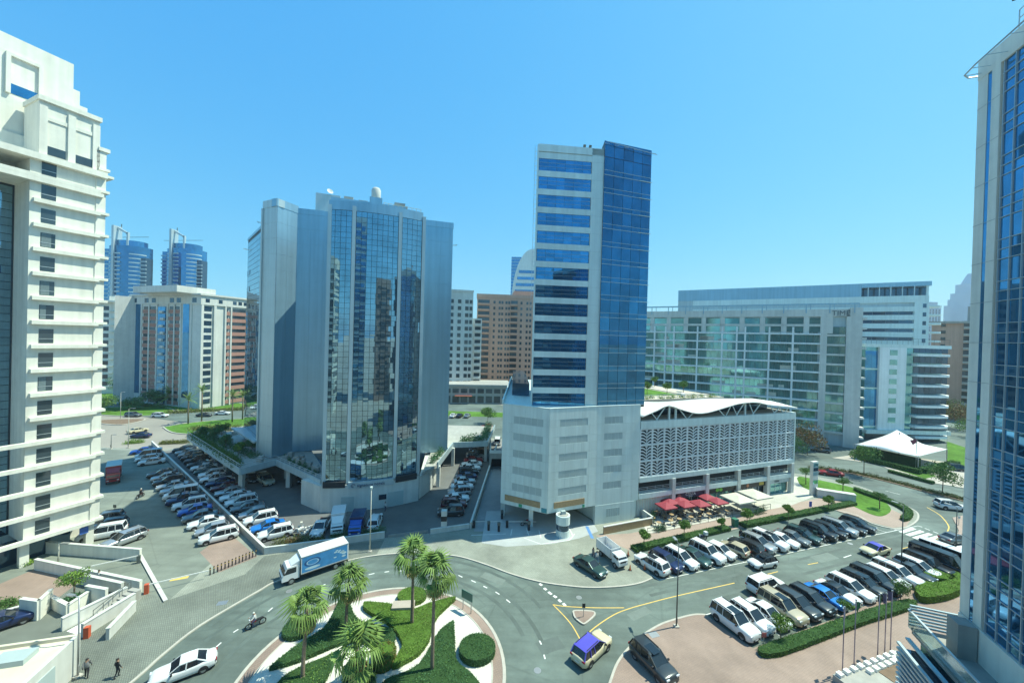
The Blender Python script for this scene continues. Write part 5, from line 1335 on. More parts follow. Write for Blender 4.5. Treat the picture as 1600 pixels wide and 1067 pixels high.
# --- box truck by the roundabout
def lorry(label,pos,a,box,boxm,cabc,L,W,H,cabl=1.9,cabh=2.2,name='box_truck',open_top=False,z=0.0):
    t=thing(name,label,'truck',(pos[0],pos[1],z),a)
    x0=-L/2; x1=L/2-cabl-.15
    ch=MB(); ch.box(x0,L/2-.4,-W*.36,W*.36,.55,.85); ch.box(x0,x0+.1,-W*.45,W*.45,.5,.7); ch.build('chassis',M_blackp,t)
    if open_top:
        bx=MB(); bx.box(x0,x1,-W/2,W/2,.9,1.0)
        bx.box(x0,x0+.06,-W/2,W/2,1.0,H); bx.box(x1-.06,x1,-W/2,W/2,1.0,H); bx.box(x0,x1,-W/2,-W/2+.06,1.0,H); bx.box(x0,x1,W/2-.06,W/2,1.0,H)
        bx.build('cargo_bed',boxm,t)
        for i in range(6):
            for s in (-1,1): boxobj('bed_rib',.06,.05,H-1.0,boxm,t,(x0+.1+i*(x1-x0-.2)/5,s*(W/2+.01)-.025,1.0))
    else:
        bx=MB(); bx.box(x0,x1,-W/2,W/2,.9,H); bx.build('cargo_box',boxm,t)
        for s in (-1,1):
            boxobj('box_rail',x1-x0,.05,.08,M_rim,t,(x0,s*(W/2+.01)-.025,.9)); boxobj('box_rail',x1-x0,.05,.06,M_rim,t,(x0,s*(W/2+.01)-.025,H-.06))
    cb=MB(); xa=x1+.15; xb=L/2; w=W*.44
    pr=[(xa,.6),(xb,.6),(xb,1.25),(xb-.12,1.4),(xb-.55,cabh),(xa,cabh)]
    n=len(pr); cb.add([(x,-w,z_) for x,z_ in pr]+[(x,w,z_) for x,z_ in pr],[tuple(range(n)),tuple(range(2*n-1,n-1,-1))]+[(i,n+i,n+(i+1)%n,(i+1)%n) for i in range(n)])
    cb.build('cab',PAINT[cabc],t,fix=True)
    if not open_top: MB().add([(xa,-w,cabh),(xa+.9,-w*.8,cabh+.05),(xa+.9,w*.8,cabh+.05),(xa,w,cabh),(xa-.05,-w,H-.3),(xa-.05,w,H-.3)],[(0,1,4),(1,2,5,4),(2,3,5),(0,4,5,3)]).build('wind_deflector',PAINT[cabc],t)
    d=Vector((xb-.12,0,1.4)); e=Vector((xb-.55,0,cabh)); nx=.02
    MB().add([(xb-.14+nx,-w*.9,1.46),(xb-.14+nx,w*.9,1.46),(xb-.52+nx,w*.84,cabh-.12),(xb-.52+nx,-w*.84,cabh-.12)],[(0,1,2,3)]).build('windscreen',M_cglass,t)
    for s in (-1,1):
        f_=[(xa+.35,s*(w+.006),1.4),(xb-.22,s*(w+.006),1.4),(xb-.58,s*(w+.006),cabh-.15),(xa+.35,s*(w+.006),cabh-.15)]
        MB().add(f_,[(0,1,2,3) if s<0 else (3,2,1,0)]).build('side_window',M_cglass,t)
        boxobj('headlight',.05,.3,.16,M_head,t,(xb-.02,s*w*.72-.15,.8)); boxobj('mirror',.1,.22,.35,M_blackp,t,(xb-.25,s*(w+.12)-.11,1.5))
    boxobj('grille',.04,w*1.3,.2,M_blackp,t,(xb-.005,-w*.65,1.02))
    me,q=CARS['large SUV']
    for x in (x0+L*.2,L/2-cabl*.55):
        for s in (-1,1): wv=put('wheel',me['wheel'],t,(x,s*(W*.40)-.115,q['wr'])); put('rim',me['rim'],wv)
    return t,x0,x1
hdg=R(220)
t,x0,x1=lorry('white box truck with blue pictured side driving round the roundabout',(-24.85,48.9),hdg,1,PAINT['white'],'white',7.7,2.25,3.05)
M_art=mat('blue_artwork',(.05,.24,.50),.4,var=.25,scale=1.2); M_art2=mat('pale_artwork',(.45,.60,.66),.4,var=.15); M_art3=mat('dark_artwork',(.02,.07,.2),.4,var=.1)
for s in (-1,1):
    yy=s*(1.125+.012)
    MB().box(x0+.15,x1-.1,min(yy,yy-s*.01),max(yy,yy-s*.01),1.05,2.92).build('side_artwork',M_art,t)
    def disc(cx,cz,rx,rz,n=20,rin=0):
        mb=MB(); o_=[(cx+rx*math.cos(6.2832*i/n),yy+s*.004,cz+rz*math.sin(6.2832*i/n)) for i in range(n)]
        if rin:
            o_+= [(cx+rx*rin*math.cos(6.2832*i/n),yy+s*.004,cz+rz*rin*math.sin(6.2832*i/n)) for i in range(n)]
            mb.add(o_,[(i,(i+1)%n,n+(i+1)%n,n+i) for i in range(n)])
        else: mb.add(o_,[tuple(range(n))])
        return mb
    disc(x1-1.3,2.1,.95,.5,rin=.82).build('logo_ring',M_art3,t); disc(x1-1.3,2.1,.7,.33,rin=.86).build('logo_ring',M_art2,t)
    for i in range(9): disc(x0+.5+random.random()*1.7,1.45+random.random()*1.1,.12+.2*random.random(),.06+.1*random.random()).build('splash_mark',M_art2,t)
    disc(x1-1.3,1.4,.9,.16).build('pale_mark',M_art2,t)
lorry('small white open topped truck standing on the pale apron',(14.91, 53.16),R(-66),1,PAINT['white'],'white',4.9,1.75,2.15,1.5,1.9,'open_truck',True,z=.1)
t,x0,x1=lorry('red delivery truck in the shade beside the cream hotel',(-80.26, 76.66),R(-46),1,PAINT['red'],'red',6.5,2.2,3.2,1.6,2.1,'red_truck',z=.1); boxobj('box_roof',x1-x0,2.2,.04,M_louv,t,(x0,-1.1,3.2))
t,x0,x1=lorry('white high sided truck in the sun behind the office front wall',(-26.64, 59.40),R(-70),1,PAINT['white'],'white',4.8,2.0,3.0,1.4,1.9,'box_truck',z=.1)
lorry('blue truck in shade behind the office front wall',(-23.53, 59.18),R(-78),1,PAINT['navy'],'blue',4.8,2.0,2.6,1.4,1.9,'box_truck',z=.1)

# ------------------------------------------------------------------ vegetation
def leaf_cards(mb, pts, s, n=None, flat=False, mix=0.0):
    for (p, nr) in pts:
        a=Vector((random.gauss(0,1),random.gauss(0,1),random.gauss(0,.6))).normalized() if not flat else Vector((random.gauss(0,1),random.gauss(0,1),random.gauss(0,.5))).normalized()
        b_=a.orthogonal().normalized(); c_=a.cross(b_)
        t=random.random()*6.28; u=(b_*math.cos(t)+c_*math.sin(t)); v=a.cross(u)
        l=s*random.uniform(.6,1.3); w=l*.45
        p=Vector(p)
        mb.add([p-u*l/2,p+v*w/2,p+u*l/2,p-v*w/2],[(0,1,2,3)],1 if random.random()<mix*(1.6 if math.sin(p.x*.9)*math.sin(p.y*.8+1)>.25 else .4) else 0)
def hedge(name,label,poly,h,kind,z0=.1,dens=110,leaf=.13,group=None,cat='hedge'):
    """clipped hedge: solid dark core with a skin of leaf faces over top and sides"""
    n=len(poly); xs=[p[0] for p in poly]; ys=[p[1] for p in poly]
    a=sum(poly[i][0]*poly[(i+1)%n][1]-poly[(i+1)%n][0]*poly[i][1] for i in range(n))/2
    if a<0: poly=list(reversed(poly)); a=-a
    core,lf={'A':(M_hcoreA,M_leafA),'B':(M_hcoreC,M_leafB),'C':(M_hcoreC,M_leafC)}[kind]
    cx=sum(xs)/n; cy=sum(ys)/n
    t=thing(name,label,cat,(cx,cy,z0),0,group)
    lp=[(p[0]-cx,p[1]-cy) for p in poly]
    MB().prism(lp,0,h-.06).build('core',core,t)
    def inside(x,y):
        r=False; j=n-1
        for i in range(n):
            xi,yi=lp[i]; xj,yj=lp[j]
            if (yi>y)!=(yj>y) and x<(xj-xi)*(y-yi)/(yj-yi)+xi: r=not r
            j=i
        return r
    x0,x1=min(p[0] for p in lp),max(p[0] for p in lp); y0,y1=min(p[1] for p in lp),max(p[1] for p in lp)
    pts=[]; want=int(a*dens); tries=0
    while len(pts)<want and tries<want*6:
        tries+=1; x=random.uniform(x0,x1); y=random.uniform(y0,y1)
        if inside(x,y) and (math.sin(x*1.9+cy)*math.sin(y*2.3+cx)>-.72 or random.random()<.35): pts.append(((x,y,h+random.gauss(-.02,.05)+.07*math.sin(x*2.1+cx)*math.sin(y*2.7+cy)),None))
    for i in range(n):
        p=Vector(lp[i]); q=Vector(lp[(i+1)%n]); d=q-p; nn=Vector((d.y,-d.x)).normalized()
        for k in range(int(d.length*h*dens*1.1)):
            c=p.lerp(q,random.random())+nn*random.gauss(.02,.035); pts.append(((c.x,c.y,random.random()*h),None))
    mb=MB(); leaf_cards(mb,pts,leaf,mix=.3); o=mb.build('foliage',[lf,{'A':M_leafD,'B':M_leafA,'C':M_leafB}[kind]],t); return t
def oval(c,rx,ry,n=28,rot=0):
    return [(c[0]+rx*math.cos(6.2832*i/n)*math.cos(rot)-ry*math.sin(6.2832*i/n)*math.sin(rot),c[1]+rx*math.cos(6.2832*i/n)*math.sin(rot)+ry*math.sin(6.2832*i/n)*math.cos(rot)) for i in range(n)]
def sm(pts,k=3): return smooth_line(pts+[pts[0]],k)[:-1]
# island planting
H1=[(-16.08, 43.00),(-14.43, 42.92),(-12.44, 42.60),(-12.09, 41.84),(-10.34, 41.90),(-8.72, 43.01),(-6.13, 44.21),(-5.98, 43.80),(-7.28, 41.52),(-7.61, 39.61),(-7.57, 37.87),(-8.19, 36.26),(-9.21, 35.31),(-10.26, 34.67),(-10.00, 36.59),(-10.18, 37.58),(-11.33, 39.05),(-12.55, 40.13),(-14.57, 41.25),(-15.87, 42.21)]
hedge('shaped_hedge','bright green horn shaped hedge in the middle of the roundabout',sm(H1,2),.55,'A',dens=170,leaf=.11)
H3=[(-19.06, 43.43),(-17.78, 42.94),(-16.56, 41.18),(-14.74, 39.81),(-11.72, 39.24),(-10.96, 37.37),(-12.46, 37.40),(-15.19, 37.54),(-16.36, 37.19),(-18.82, 35.36),(-20.99, 34.32),(-21.23, 34.57),(-20.10, 37.06),(-18.76, 38.99),(-18.73, 41.10)]
hedge('shaped_hedge','dark green curved leaf hedge on the left side of the roundabout',sm(H3,2),.5,'C',dens=150,leaf=.12)
H4=[(-19.71, 32.34),(-19.55, 33.42),(-18.64, 34.48),(-16.91, 35.63),(-15.99, 36.39),(-15.87, 35.10),(-15.71, 33.23),(-16.28, 31.58)]
hedge('shaped_hedge','dull green hedge strip at the lower left of the roundabout',sm(H4,2),.4,'B',dens=130)
H6=[(-5.48, 40.61),(-4.96, 37.96),(-4.56, 35.82),(-3.83, 34.94),(-2.62, 33.94),(-2.13, 31.99),(-10.26, 31.21),(-10.43, 33.27),(-9.27, 33.92),(-7.87, 34.99),(-7.23, 37.07),(-6.66, 39.21)]
hedge('shaped_hedge','dark green pointed hedge at the front right of the roundabout',sm(H6,2),.5,'C',dens=140,leaf=.12)
H5=[(-13.39, 31.12),(-14.43, 34.02),(-14.43, 35.36),(-13.69, 35.73),(-11.49, 33.86),(-11.25, 31.73)]
hedge('shaped_hedge','dark hedge patch under the front middle palm of the roundabout',sm(H5,2),.45,'C',dens=140)
hedge('round_hedge','olive oval hedge at the far side of the roundabout',oval((-10.95, 44.32),1.65,1.35),.6,'A',dens=170,leaf=.11)
hedge('round_hedge','dark green drum hedge at the right side of the roundabout',oval((-2.59, 36.89),1.75,1.65),.75,'C',dens=190,leaf=.11)
hedge('round_hedge','dark round hedge at the left side of the roundabout',oval((-21.40, 38.95),1.4,1.35),.6,'C',dens=170,leaf=.11)
hedge('round_shrub','rust brown dry shrub beside the front middle palm',oval((-11.29, 35.46),1.1,1.2,16),1.2,'A',dens=120,cat='shrub').children[1].data.materials[0]=M_leafE
t=tag(MB().box(-1.2,1.2,-.7,.7,0,.5).build('stone_plinth',mat('plinth_stone',(.42,.36,.30),.9,var=.12),None,(-11.42, 42.33)+(.1,),.25) if False else MB().box(-1.2,1.2,-.6,.6,0,.75).build('stone_plinth',mat('plinth_stone',(.42,.36,.30),.9,var=.12),None,(-11.42, 42.33,.1),.1),'small pale stone plinth set in the horn shaped hedge','plinth')

# fan palms
def fan_leaf(seed):
    rnd=random.Random(seed); mb=MB(); n=13; Lp=1.1; Lb=1.05
    mb.bar((0,0,0),(Lp,0,.10),.05,.03)
    for i in range(n):
        a=-1.75+3.5*i/(n-1); c=math.cos(a); s=math.sin(a)
        ln=Lb*(.72+.35*math.cos(a*.55))*rnd.uniform(.9,1.08)
        w=.085; px,py=-s,c
        q0=(Lp,0,.10); m1=(Lp+c*ln*.55,s*ln*.55,.10+.10-.02*abs(a)); tip=(Lp+c*ln*.92,s*ln*.92,-.42-.45*rnd.random()-.15*abs(a)); 
        mb.add([q0,(m1[0]+px*w,m1[1]+py*w,m1[2]-.02),(m1[0]-px*w,m1[1]-py*w,m1[2]-.02),(m1[0],m1[1],m1[2]+.03),tip],[(0,2,3),(0,3,1),(3,2,4),(1,3,4)])
    return mb
FAN=[fan_leaf(i).mesh('frond',M_frond) for i in range(3)]; FAND=[fan_leaf(9+i).mesh('dry_frond',M_dryfrond) for i in range(2)]
def fan_palm(label,base,H,z0,lean,seed,scale=1.0,nf=22):
    rnd=random.Random(seed)
    t=thing('fan_palm',label,'palm tree',(base[0],base[1],z0),rnd.random()*6,'palms on the roundabout')
    mb=MB(); pts=[(lean*math.sin(k/10*1.4)*.6*(k/10),lean*.3*(k/10)**2,H*k/10) for k in range(11)]
    mb.tube(pts,.19*scale,10,r1=.13*scale); mb.tube([(0,0,0),(0,0,.4)],.30*scale,10,r1=.2*scale)
    mb.build('trunk',M_bark,t,smooth=True)
    top=Vector(pts[-1])
    for i in range(nf):
        az=i*2.399+rnd.random()*.3; el=R(80-118*(i/nf)**1.1+rnd.uniform(-16,16))
        o=put('frond',FAN[i%3],t,top+Vector((0,0,.1-.5*i/nf)),(rnd.uniform(-.3,.3),-el,az)); s=scale*rnd.uniform(.75,1.25); o.scale=(s,s,s)
    for i in range(10):
        az=i*2.399+rnd.random(); o=put('dry_frond',FAND[i%2],t,top+Vector((0,0,-.5-.25*rnd.random())),(rnd.uniform(-.4,.4),R(rnd.uniform(52,78)),az)); s=scale*.75; o.scale=(s,s,s)
    return t
fan_palm('leftmost fan palm on the roundabout',(-17.86,33.49),6.2,.1,.5,1,.95)
fan_palm('fan palm beside the dark leaf hedge, second from left',(-16.55,39.29),5.0,.1,.3,2,.92)
fan_palm('tallest-crowned fan palm rising from the horn shaped hedge',(-9.83,39.99),7.4,.1,.2,3,.98,21)
fan_palm('fan palm with long bare trunk at the right of the roundabout',(-6.52,34.51),9.0,.1,.2,4,.95)
fan_palm('low fan palm at the front middle of the roundabout',(-12.56, 32.55),3.8,.1,.3,5,1.1,20)

def feather_leaf():
    mb=MB(); n=14
    pts=[(2.8*u,0,.9*u-1.35*u*u) for u in [i/n for i in range(n+1)]]
    for i in range(n):
        mb.bar(pts[i],pts[i+1],.05,.04)
        for s in (-1,1):
            p=Vector(pts[i]); l=.62*math.sin(math.pi*(.12+.82*i/n)); q=p+Vector((.35*l,s*l,-.22*l)); 
            mb.add([p,p+Vector((.12,0,0)),q],[(0,1,2) if s<0 else (2,1,0)])
    return mb.mesh('feather_frond',M_frond)
FEATH=feather_leaf()
def date_palm(label,base,H,s,group,nf=26,z0=.1):
    t=thing('date_palm',label,'palm tree',(base[0],base[1],z0),random.random()*6,group)
    mb=MB(); mb.tube([(0,0,0),(.05,0,H*.5),(0,.05,H)],.22,8,r1=.2); mb.build('trunk',M_bark,t,smooth=True)
    for i in range(nf):
        o=put('frond',FEATH,t,(0,0,H),(random.uniform(-.2,.2),-R(75-105*i/nf),i*2.399)); o.scale=(s,s,s)
    return t
date_palm('broad date palm in front of the striped block',(-138.14, 153.51),3.4,2.0,'background palms',30)
for i,(p,h,lab) in enumerate([((-105.82, 124.09),8,'thin palm on the far lawn, leftmost'),((-104.68, 128.07),10.5,'tall thin palm on the far lawn, second from left'),((-94.47, 128.36),9,'thin palm on the far lawn, third from left'),((-93.94, 132.48),8.5,'thin palm on the far lawn nearest the grey tower')]):
    date_palm(lab,p,h,1.0,'background palms',18)
# broadleaf trees
def tree(label,base,H,cr,kind,z0=.1,group=None,trunk=.09,dens=1.0,leaf=.22,squash=.8,name='street_tree',cat='tree',dup=None):
    t=thing(name,label,cat,(base[0],base[1],z0),random.random()*6,group)
    lf={'A':M_leafA,'B':M_leafB,'C':M_leafC,'D':M_leafD,'E':M_leafE}[kind]
    ck=H-cr*squash*.9; mb=MB(); mb.tube([(0,0,0),(.04,.02,ck*.6),(0,0,ck)],trunk,7,r1=trunk*.7)
    blobs=[]
    for i in range(7):
        a=i*2.399; d=cr*.62*math.sqrt((i+.3)/7); c=Vector((d*math.cos(a),d*math.sin(a),ck+cr*squash*random.uniform(-.1,.75)))
        blobs.append((c,cr*random.uniform(.42,.62))); mb.tube([(0,0,ck*.75),(c.x*.5,c.y*.5,ck+(c.z-ck)*.4),tuple(c)],trunk*.5,5,r1=trunk*.15)
    mb.build('trunk',M_bark,t,smooth=True)
    pts=[]; N=int(1500*dens)
    for k in range(N):
        c,r=random.choice(blobs); v=Vector((random.gauss(0,1),random.gauss(0,1),random.gauss(0,1))).normalized()*r*random.uniform(.55,1.05)
        v.z*=squash; pts.append((c+v,None))
    lm=MB(); leaf_cards(lm,pts,leaf,mix=.3); lm.build('crown',[lf,{'A':M_leafB,'B':M_leafA,'C':M_leafB,'D':M_leafB,'E':M_leafD}[kind]],t); return t
SW=[('first small clipped tree along the cafe sidewalk, by the boundary wall',(20.75, 56.68),2.6,.95),('second small clipped tree along the cafe sidewalk',(28.22, 59.78),2.6,.95),('thin young tree between the second and third clipped trees',(35.64, 62.56),2.0,.65),('third clipped tree, beside the green bin',(41.00, 64.34),2.7,.95),('fourth clipped tree on the cafe sidewalk',(49.95, 66.88),2.5,.95),('fifth clipped tree in front of the white planter',(60.99, 71.51),2.6,1.0)]
for lab,p,h,cr in SW: tree(lab,p,h,cr,'A',group='sidewalk trees',trunk=.06,leaf=.19,squash=.8,dens=1.9)
for lab,p,h,cr,k in [('flat topped small tree on the curved lawn end',(72.14, 73.00),3.0,1.3,'B'),('flat topped small tree on the lawn behind the planter',(71.26, 80.16),3.0,1.4,'B'),('tree beside the white sign pylon',(66.97, 84.77),3.6,1.6,'B')]: tree(lab,p,h,cr,k,squash=.5,leaf=.2,group='lawn trees')
tree('large round tree on the median before the tent',(86.60, 91.79),6.8,3.2,'B',leaf=.4,dens=1.5)
tree('spreading tree on the median near the right tower',(94.22, 81.70),6.0,3.0,'B',leaf=.38,dens=1.2)
tree('rust flowering tree behind the retail block',(85.27, 107.76),8,5.0,'E',leaf=.5,dens=1.6); tree('dark tree behind the retail block',(79.12, 104.92),6,3.6,'C',leaf=.4)
tree('rust flowering tree beyond the balcony block',(177.06, 148.46),9,7,'E',leaf=.6,dens=1.6); tree('olive tree beyond the balcony block',(179.33, 155.26),10,7,'D',leaf=.6,dens=1.6); tree('green tree at the edge of the right tower',(165.63, 135.73),7,5,'B',leaf=.5)
tree('small clipped tree at the left end of the plaza hedge',(29.20, 39.61),2.4,1.1,'A',trunk=.06,leaf=.17,squash=.8,dens=1.3)
tree('small clipped tree in the middle of the plaza hedge',(39.03, 43.14),2.0,.8,'B',trunk=.05,leaf=.16); tree('clipped bush beside the lamp in the plaza row',(48.92, 46.47),2.2,1.0,'B',trunk=.05,leaf=.16,squash=1.0,dens=1.2)
tree('green tree in the forecourt planter of the hotel',(-48.28, 42.12),3.6,1.5,'A',leaf=.22,squash=.8,dens=.8)
tree('green tree in the lane between the towers',(-7.97, 137.01),5.2,3.2,'B',leaf=.42,dens=1.4)
for i,(x,h,cr,k,lab) in enumerate([((-187.02, 180.46),8,6,'C','dark spreading tree left of the striped block'),((-144.65, 144.22),5,4,'C','dark low tree at the foot of the striped block, left'),((-144.04, 152.60),6,4.5,'C','dark tree in the shade of the striped block'),((-148.32, 137.46),6,4.5,'B','green tree behind the hotel corner'),((-164.57, 168.79),7,5,'C','dark tree against the shaded side of the striped block'),((-215.97, 209.64),6,6,'D','olive tree by the distant car park')]):
    tree(lab,x,h,cr,k,leaf=.55,dens=1.3,group='background trees')
# shrub masses
def shrubs(label,pts,r,h,kind,z0=.1,group=None,leaf=.2,n=260):
    lf={'A':M_leafA,'B':M_leafB,'C':M_leafC,'D':M_leafD,'E':M_leafE}[kind]
    c=Vector(pts[len(pts)//2]); t=thing('shrub_row',label,'shrubs',(c.x,c.y,z0),0,group)
    lm=MB(); P=[]
    for p in pts:
        p=Vector(p)-c; hh=h*random.uniform(.7,1.2); rr=r*random.uniform(.8,1.2)
        for k in range(n):
            v=Vector((random.gauss(0,1),random.gauss(0,1),abs(random.gauss(0,1)))).normalized()*random.uniform(.3,1.0)
            P.append(((p.x+v.x*rr,p.y+v.y*rr,v.z*hh),None))
    leaf_cards(lm,P,leaf); lm.build('foliage',lf,t); return t
def along(a,b,n): a=Vector(a); b=Vector(b); return [tuple(a.lerp(b,(i+.5)/n)) for i in range(n)]
shrubs('mixed shrubs behind the office front wall, left part',along((-33.89, 54.65),(-27.34, 56.37),8),.8,1.3,'D'); shrubs('rust shrubs among the planting behind the office front wall',along((-32.29, 55.07),(-30.31, 55.69),3),.7,1.3,'E'); shrubs('dark shrubs behind the office front wall by the lamp post',along((-26.58, 56.76),(-19.10, 58.83),9),.85,1.5,'C')
shrubs('dark planting along the left deck edge',along((-77.80, 92.06),(-51.95, 72.57),16),1.1,1.6,'B',z0=4.9,leaf=.28); shrubs('yellow green planting at the far end of the deck',along((-82.86, 98.59),(-71.75, 99.85),10),2.0,1.6,'D',z0=4.9,leaf=.34)
shrubs('dark planting on the right deck',along((-12,95),(-7,96),5)+along((-6.5,96),(-6,110),6),1.4,2.4,'C',z0=4.9,leaf=.34); shrubs('planting beside the right bay on the deck',along((-15.8,77),(-15,88),5),1.0,1.8,'C',z0=4.9,leaf=.3)
shrubs('clipped shrubs at the far junction',along((-102.61, 101.02),(-99.66, 102.56),5),1.1,1.2,'A',leaf=.25); shrubs('shrub rows in front of the striped block',along((-153.14, 152.64),(-136.06, 148.16),10),1.8,1.5,'B',leaf=.4); shrubs('olive shrubs below the striped block',along((-126.27, 139.35),(-103.60, 150.25),18),2.0,1.6,'D',leaf=.4); shrubs('low shrubs along the lot end',along((-94.14, 101.86),(-88.45, 103.68),8),1.1,1.0,'D',leaf=.3)
shrubs('planting along the street median',[med[i] for i in range(len(med))]+[((med[i][0]+med[i+1][0])/2,(med[i][1]+med[i+1][1])/2) for i in range(len(med)-1)],1.0,.8,'D',leaf=.25); shrubs('shrubs in the hotel forecourt planter at the left edge',along((-55.90, 41.32),(-54.01, 41.59),4),.9,1.0,'B'); shrubs('low plants in the forecourt planter with the tree',along((-48.13, 41.04),(-47.62, 42.04),5),.6,.7,'C',z0=.9); shrubs('small shrubs at the ramp corner',along((-62.06, 48.19),(-61.82, 49.02),3),.6,.8,'A')
for i,(p,h,cr,k,lab) in enumerate([((-74.62, 91.80),2.6,1.4,'C','first small dark tree on the left deck from the far end'),((-69.51, 88.88),3.0,1.6,'C','second small dark tree on the left deck from the far end'),((-63.29, 84.26),2.8,1.5,'C','third small dark tree on the left deck from the far end'),((-56.83, 79.29),2.6,1.3,'B','fourth small tree on the left deck from the far end'),((-55.45, 81.20),2.8,1.5,'C','fifth small dark tree on the left deck, before the wing wall'),((-71.30, 93.35),3.2,1.9,'D','olive tree in the middle of the left deck')]):
    tree(lab,p,h,cr,k,z0=4.9,leaf=.3,dens=1.0,group='deck trees',trunk=.07)
shrubs('dense dark planting over the middle of the left deck',along((-77.04, 93.98),(-52.18, 78.00),14),1.5,1.3,'C',z0=4.9,leaf=.3); shrubs('mixed planting behind the left deck rail',along((-78.79, 93.79),(-53.24, 74.70),14),.9,1.5,'B',z0=4.9,leaf=.28)
shrubs('potted plants along the front deck beside the glass bay',along((-47.16, 78.43),(-35.23, 69.75),7),.6,1.1,'C',z0=4.9,leaf=.22)
# street hedges
def strip(a,b,w):
    a=Vector(a); b=Vector(b); d=(b-a).normalized(); n=Vector((-d.y,d.x))*w/2; return [tuple(a-n),tuple(b-n),tuple(b+n),tuple(a+n)]
hedge('low_hedge','low hedge along the cafe sidewalk, roundabout end',strip((18.86, 55.91),(37.11, 63.27),1.25),.55,'B',dens=75,leaf=.17); hedge('low_hedge','low hedge along the cafe sidewalk, far end',strip((40.10, 64.29),(68.66, 74.75),1.25),.55,'B',dens=65,leaf=.18)
hedge('low_hedge','curved hedge round the sidewalk corner at the crossing',sm([(71.82, 68.84),(71.36, 67.62),(73.66, 68.71),(76.59, 71.13),(77.70, 73.33),(78.04, 76.51),(76.50, 81.86),(75.69, 82.50),(75.17, 80.42),(76.37, 75.23),(75.70, 72.13),(74.48, 70.49)],2),.6,'B',dens=60,leaf=.18)
hedge('low_hedge','long clipped hedge at the foot of the plaza side cars',sm([(25.70, 37.97),(25.64, 37.29),(27.76, 37.43),(33.75, 39.60),(40.97, 42.25),(49.17, 44.95),(49.25, 46.04),(42.71, 44.08),(34.29, 41.09),(28.30, 39.01)],2),.55,'B',dens=110,leaf=.13)
hedge('low_hedge','bright curved hedge beside the right tower',sm([(52.03, 47.76),(50.88, 46.10),(52.79, 46.06),(57.39, 47.50),(61.51, 50.67),(60.89, 51.32),(58.25, 49.49),(55.55, 48.88),(54.53, 49.09)],2),.9,'A',dens=110,leaf=.13); hedge('round_hedge','bright round hedge beside the right tower',oval((58.38, 50.94),2.0,1.3,18),.9,'A',dens=110)
hedge('low_hedge','hedge along the street side of the tent',strip((97.74, 104.85),(102.73, 93.88),1.4),1.2,'B',dens=30,leaf=.3); hedge('low_hedge','hedge right of the tent flagpole',strip((104.31, 94.89),(121.05, 102.00),1.6),1.2,'B',dens=30,leaf=.3); hedge('low_hedge','hedge along the verge of the far street',strip((96.05, 95.16),(98.66, 87.40),1.0),.6,'B',dens=40,leaf=.25)
# roof garden trees
Mm=Matrix.Translation((23.1,66.3,0))@Matrix.Rotation(ang((.94,.342)),4,'Z')
for i,(x,y) in enumerate([(15,38),(17,19),(20,38),(22,18),(25.5,33),(27,18),(30,21),(29.5,31)]):
    p=Mm@Vector((x,y,0)); tree(f'small round tree on the retail roof garden, {ORD[i]} from the blue tower',(p.x,p.y),2.8,1.15,'B',z0=18.6,group='roof garden trees',trunk=.06,dens=.6,leaf=.3)

sh_=[(Mm@Vector((x_,13.4+.5*math.sin(x_),0))) for x_ in range(0,34,2)]
shrubs('low planting along the rail of the retail roof garden',[(p.x,p.y) for p in sh_],.9,.9,'A',z0=18.6,leaf=.25,n=120)
# ------------------------------------------------------------------ street furniture
def lamp_post(label,p,H,z0=.1,a=0,m=M_post,globe=False):
    t=thing('street_lamp',label,'street lamp',(p[0],p[1],z0),a,'street lamps')
    boxobj('base',.5,.5,.12,M_kerb,t,(-.25,-.25,0)); MB().tube([(0,0,.1),(0,0,H)],.085,8,r1=.05).build('pole',m,t,smooth=True)
    if globe:
        MB().tube([(0,0,H-.05),(0,0,H+.04),(0,0,H+.2),(0,0,H+.3)],.13,8,r1=.2).build('lamp_head',M_panel,t)
    else:
        MB().tube([(0,0,H),(.3,0,H+.12),(.8,0,H+.16)],.04,6).build('arm',m,t); boxobj('lamp_head',.75,.28,.1,M_metal,t,(.55,-.14,H+.1))
    boxobj('door',.1,.1,.5,m,t,(-.14,-.05,.5)); return t
lamp_post('tall dark street lamp on the plaza corner by the road',(18.82,41.08),9.0,a=1.6); lamp_post('dark street lamp in the plaza side parking row',(55.6,52.9),9.0,a=1.9); lamp_post('pale street lamp in front of the glass office',(-19.46,53.71),9.0,m=M_canvas,globe=True)
lamp_post('short white lamp on the hotel ramp wall',(-57.88, 48.65),2.8,m=M_canvas); lamp_post('grey lamp post beside the gatehouse',(-37.58, 33.19),7.0,m=M_metal,a=3.0); lamp_post('lamp post at the far junction, left',(-132.73, 128.52),9,m=M_canvas); lamp_post('lamp post at the far junction, right',(-98.84, 97.83),10,m=M_canvas,a=.3); lamp_post('dark lamp on the car park plaza',(-101.81, 96.41),3.5); lamp_post('lamp mast beside the curved street near the right tower',(65.92, 55.21),8,a=2)
def sign_post(label,p,H,w,h,m,z0=.1,a=0,name='sign_post'):
    t=thing(name,label,'sign',(p[0],p[1],z0),a); MB().tube([(0,0,0),(0,0,H)],.04,6).build('post',M_metal,t); boxobj('sign_plate',w,.04,h,m,t,(-w/2,-.06,H-h)); return t
M_bsign=mat('blue_violet_sign',(.10,.10,.38),.5,var=0); M_grsign=mat('dark_green_sign',(.03,.12,.10),.5,var=0)
sign_post('blue parking sign on the cafe sidewalk',(56.22, 69.93),2.3,.5,1.0,M_bsign); sign_post('blue sign on the retail corner',(61.98, 72.11),1.4,.3,.3,M_bsign)
t=thing('direction_sign','green two post direction sign on the right rim of the roundabout','sign',(-4.26, 42.51,.1),-.6)
for x in (-.6,.6): MB().tube([(x,0,0),(x,0,2.2)],.05,6).build('post',M_metal,t)
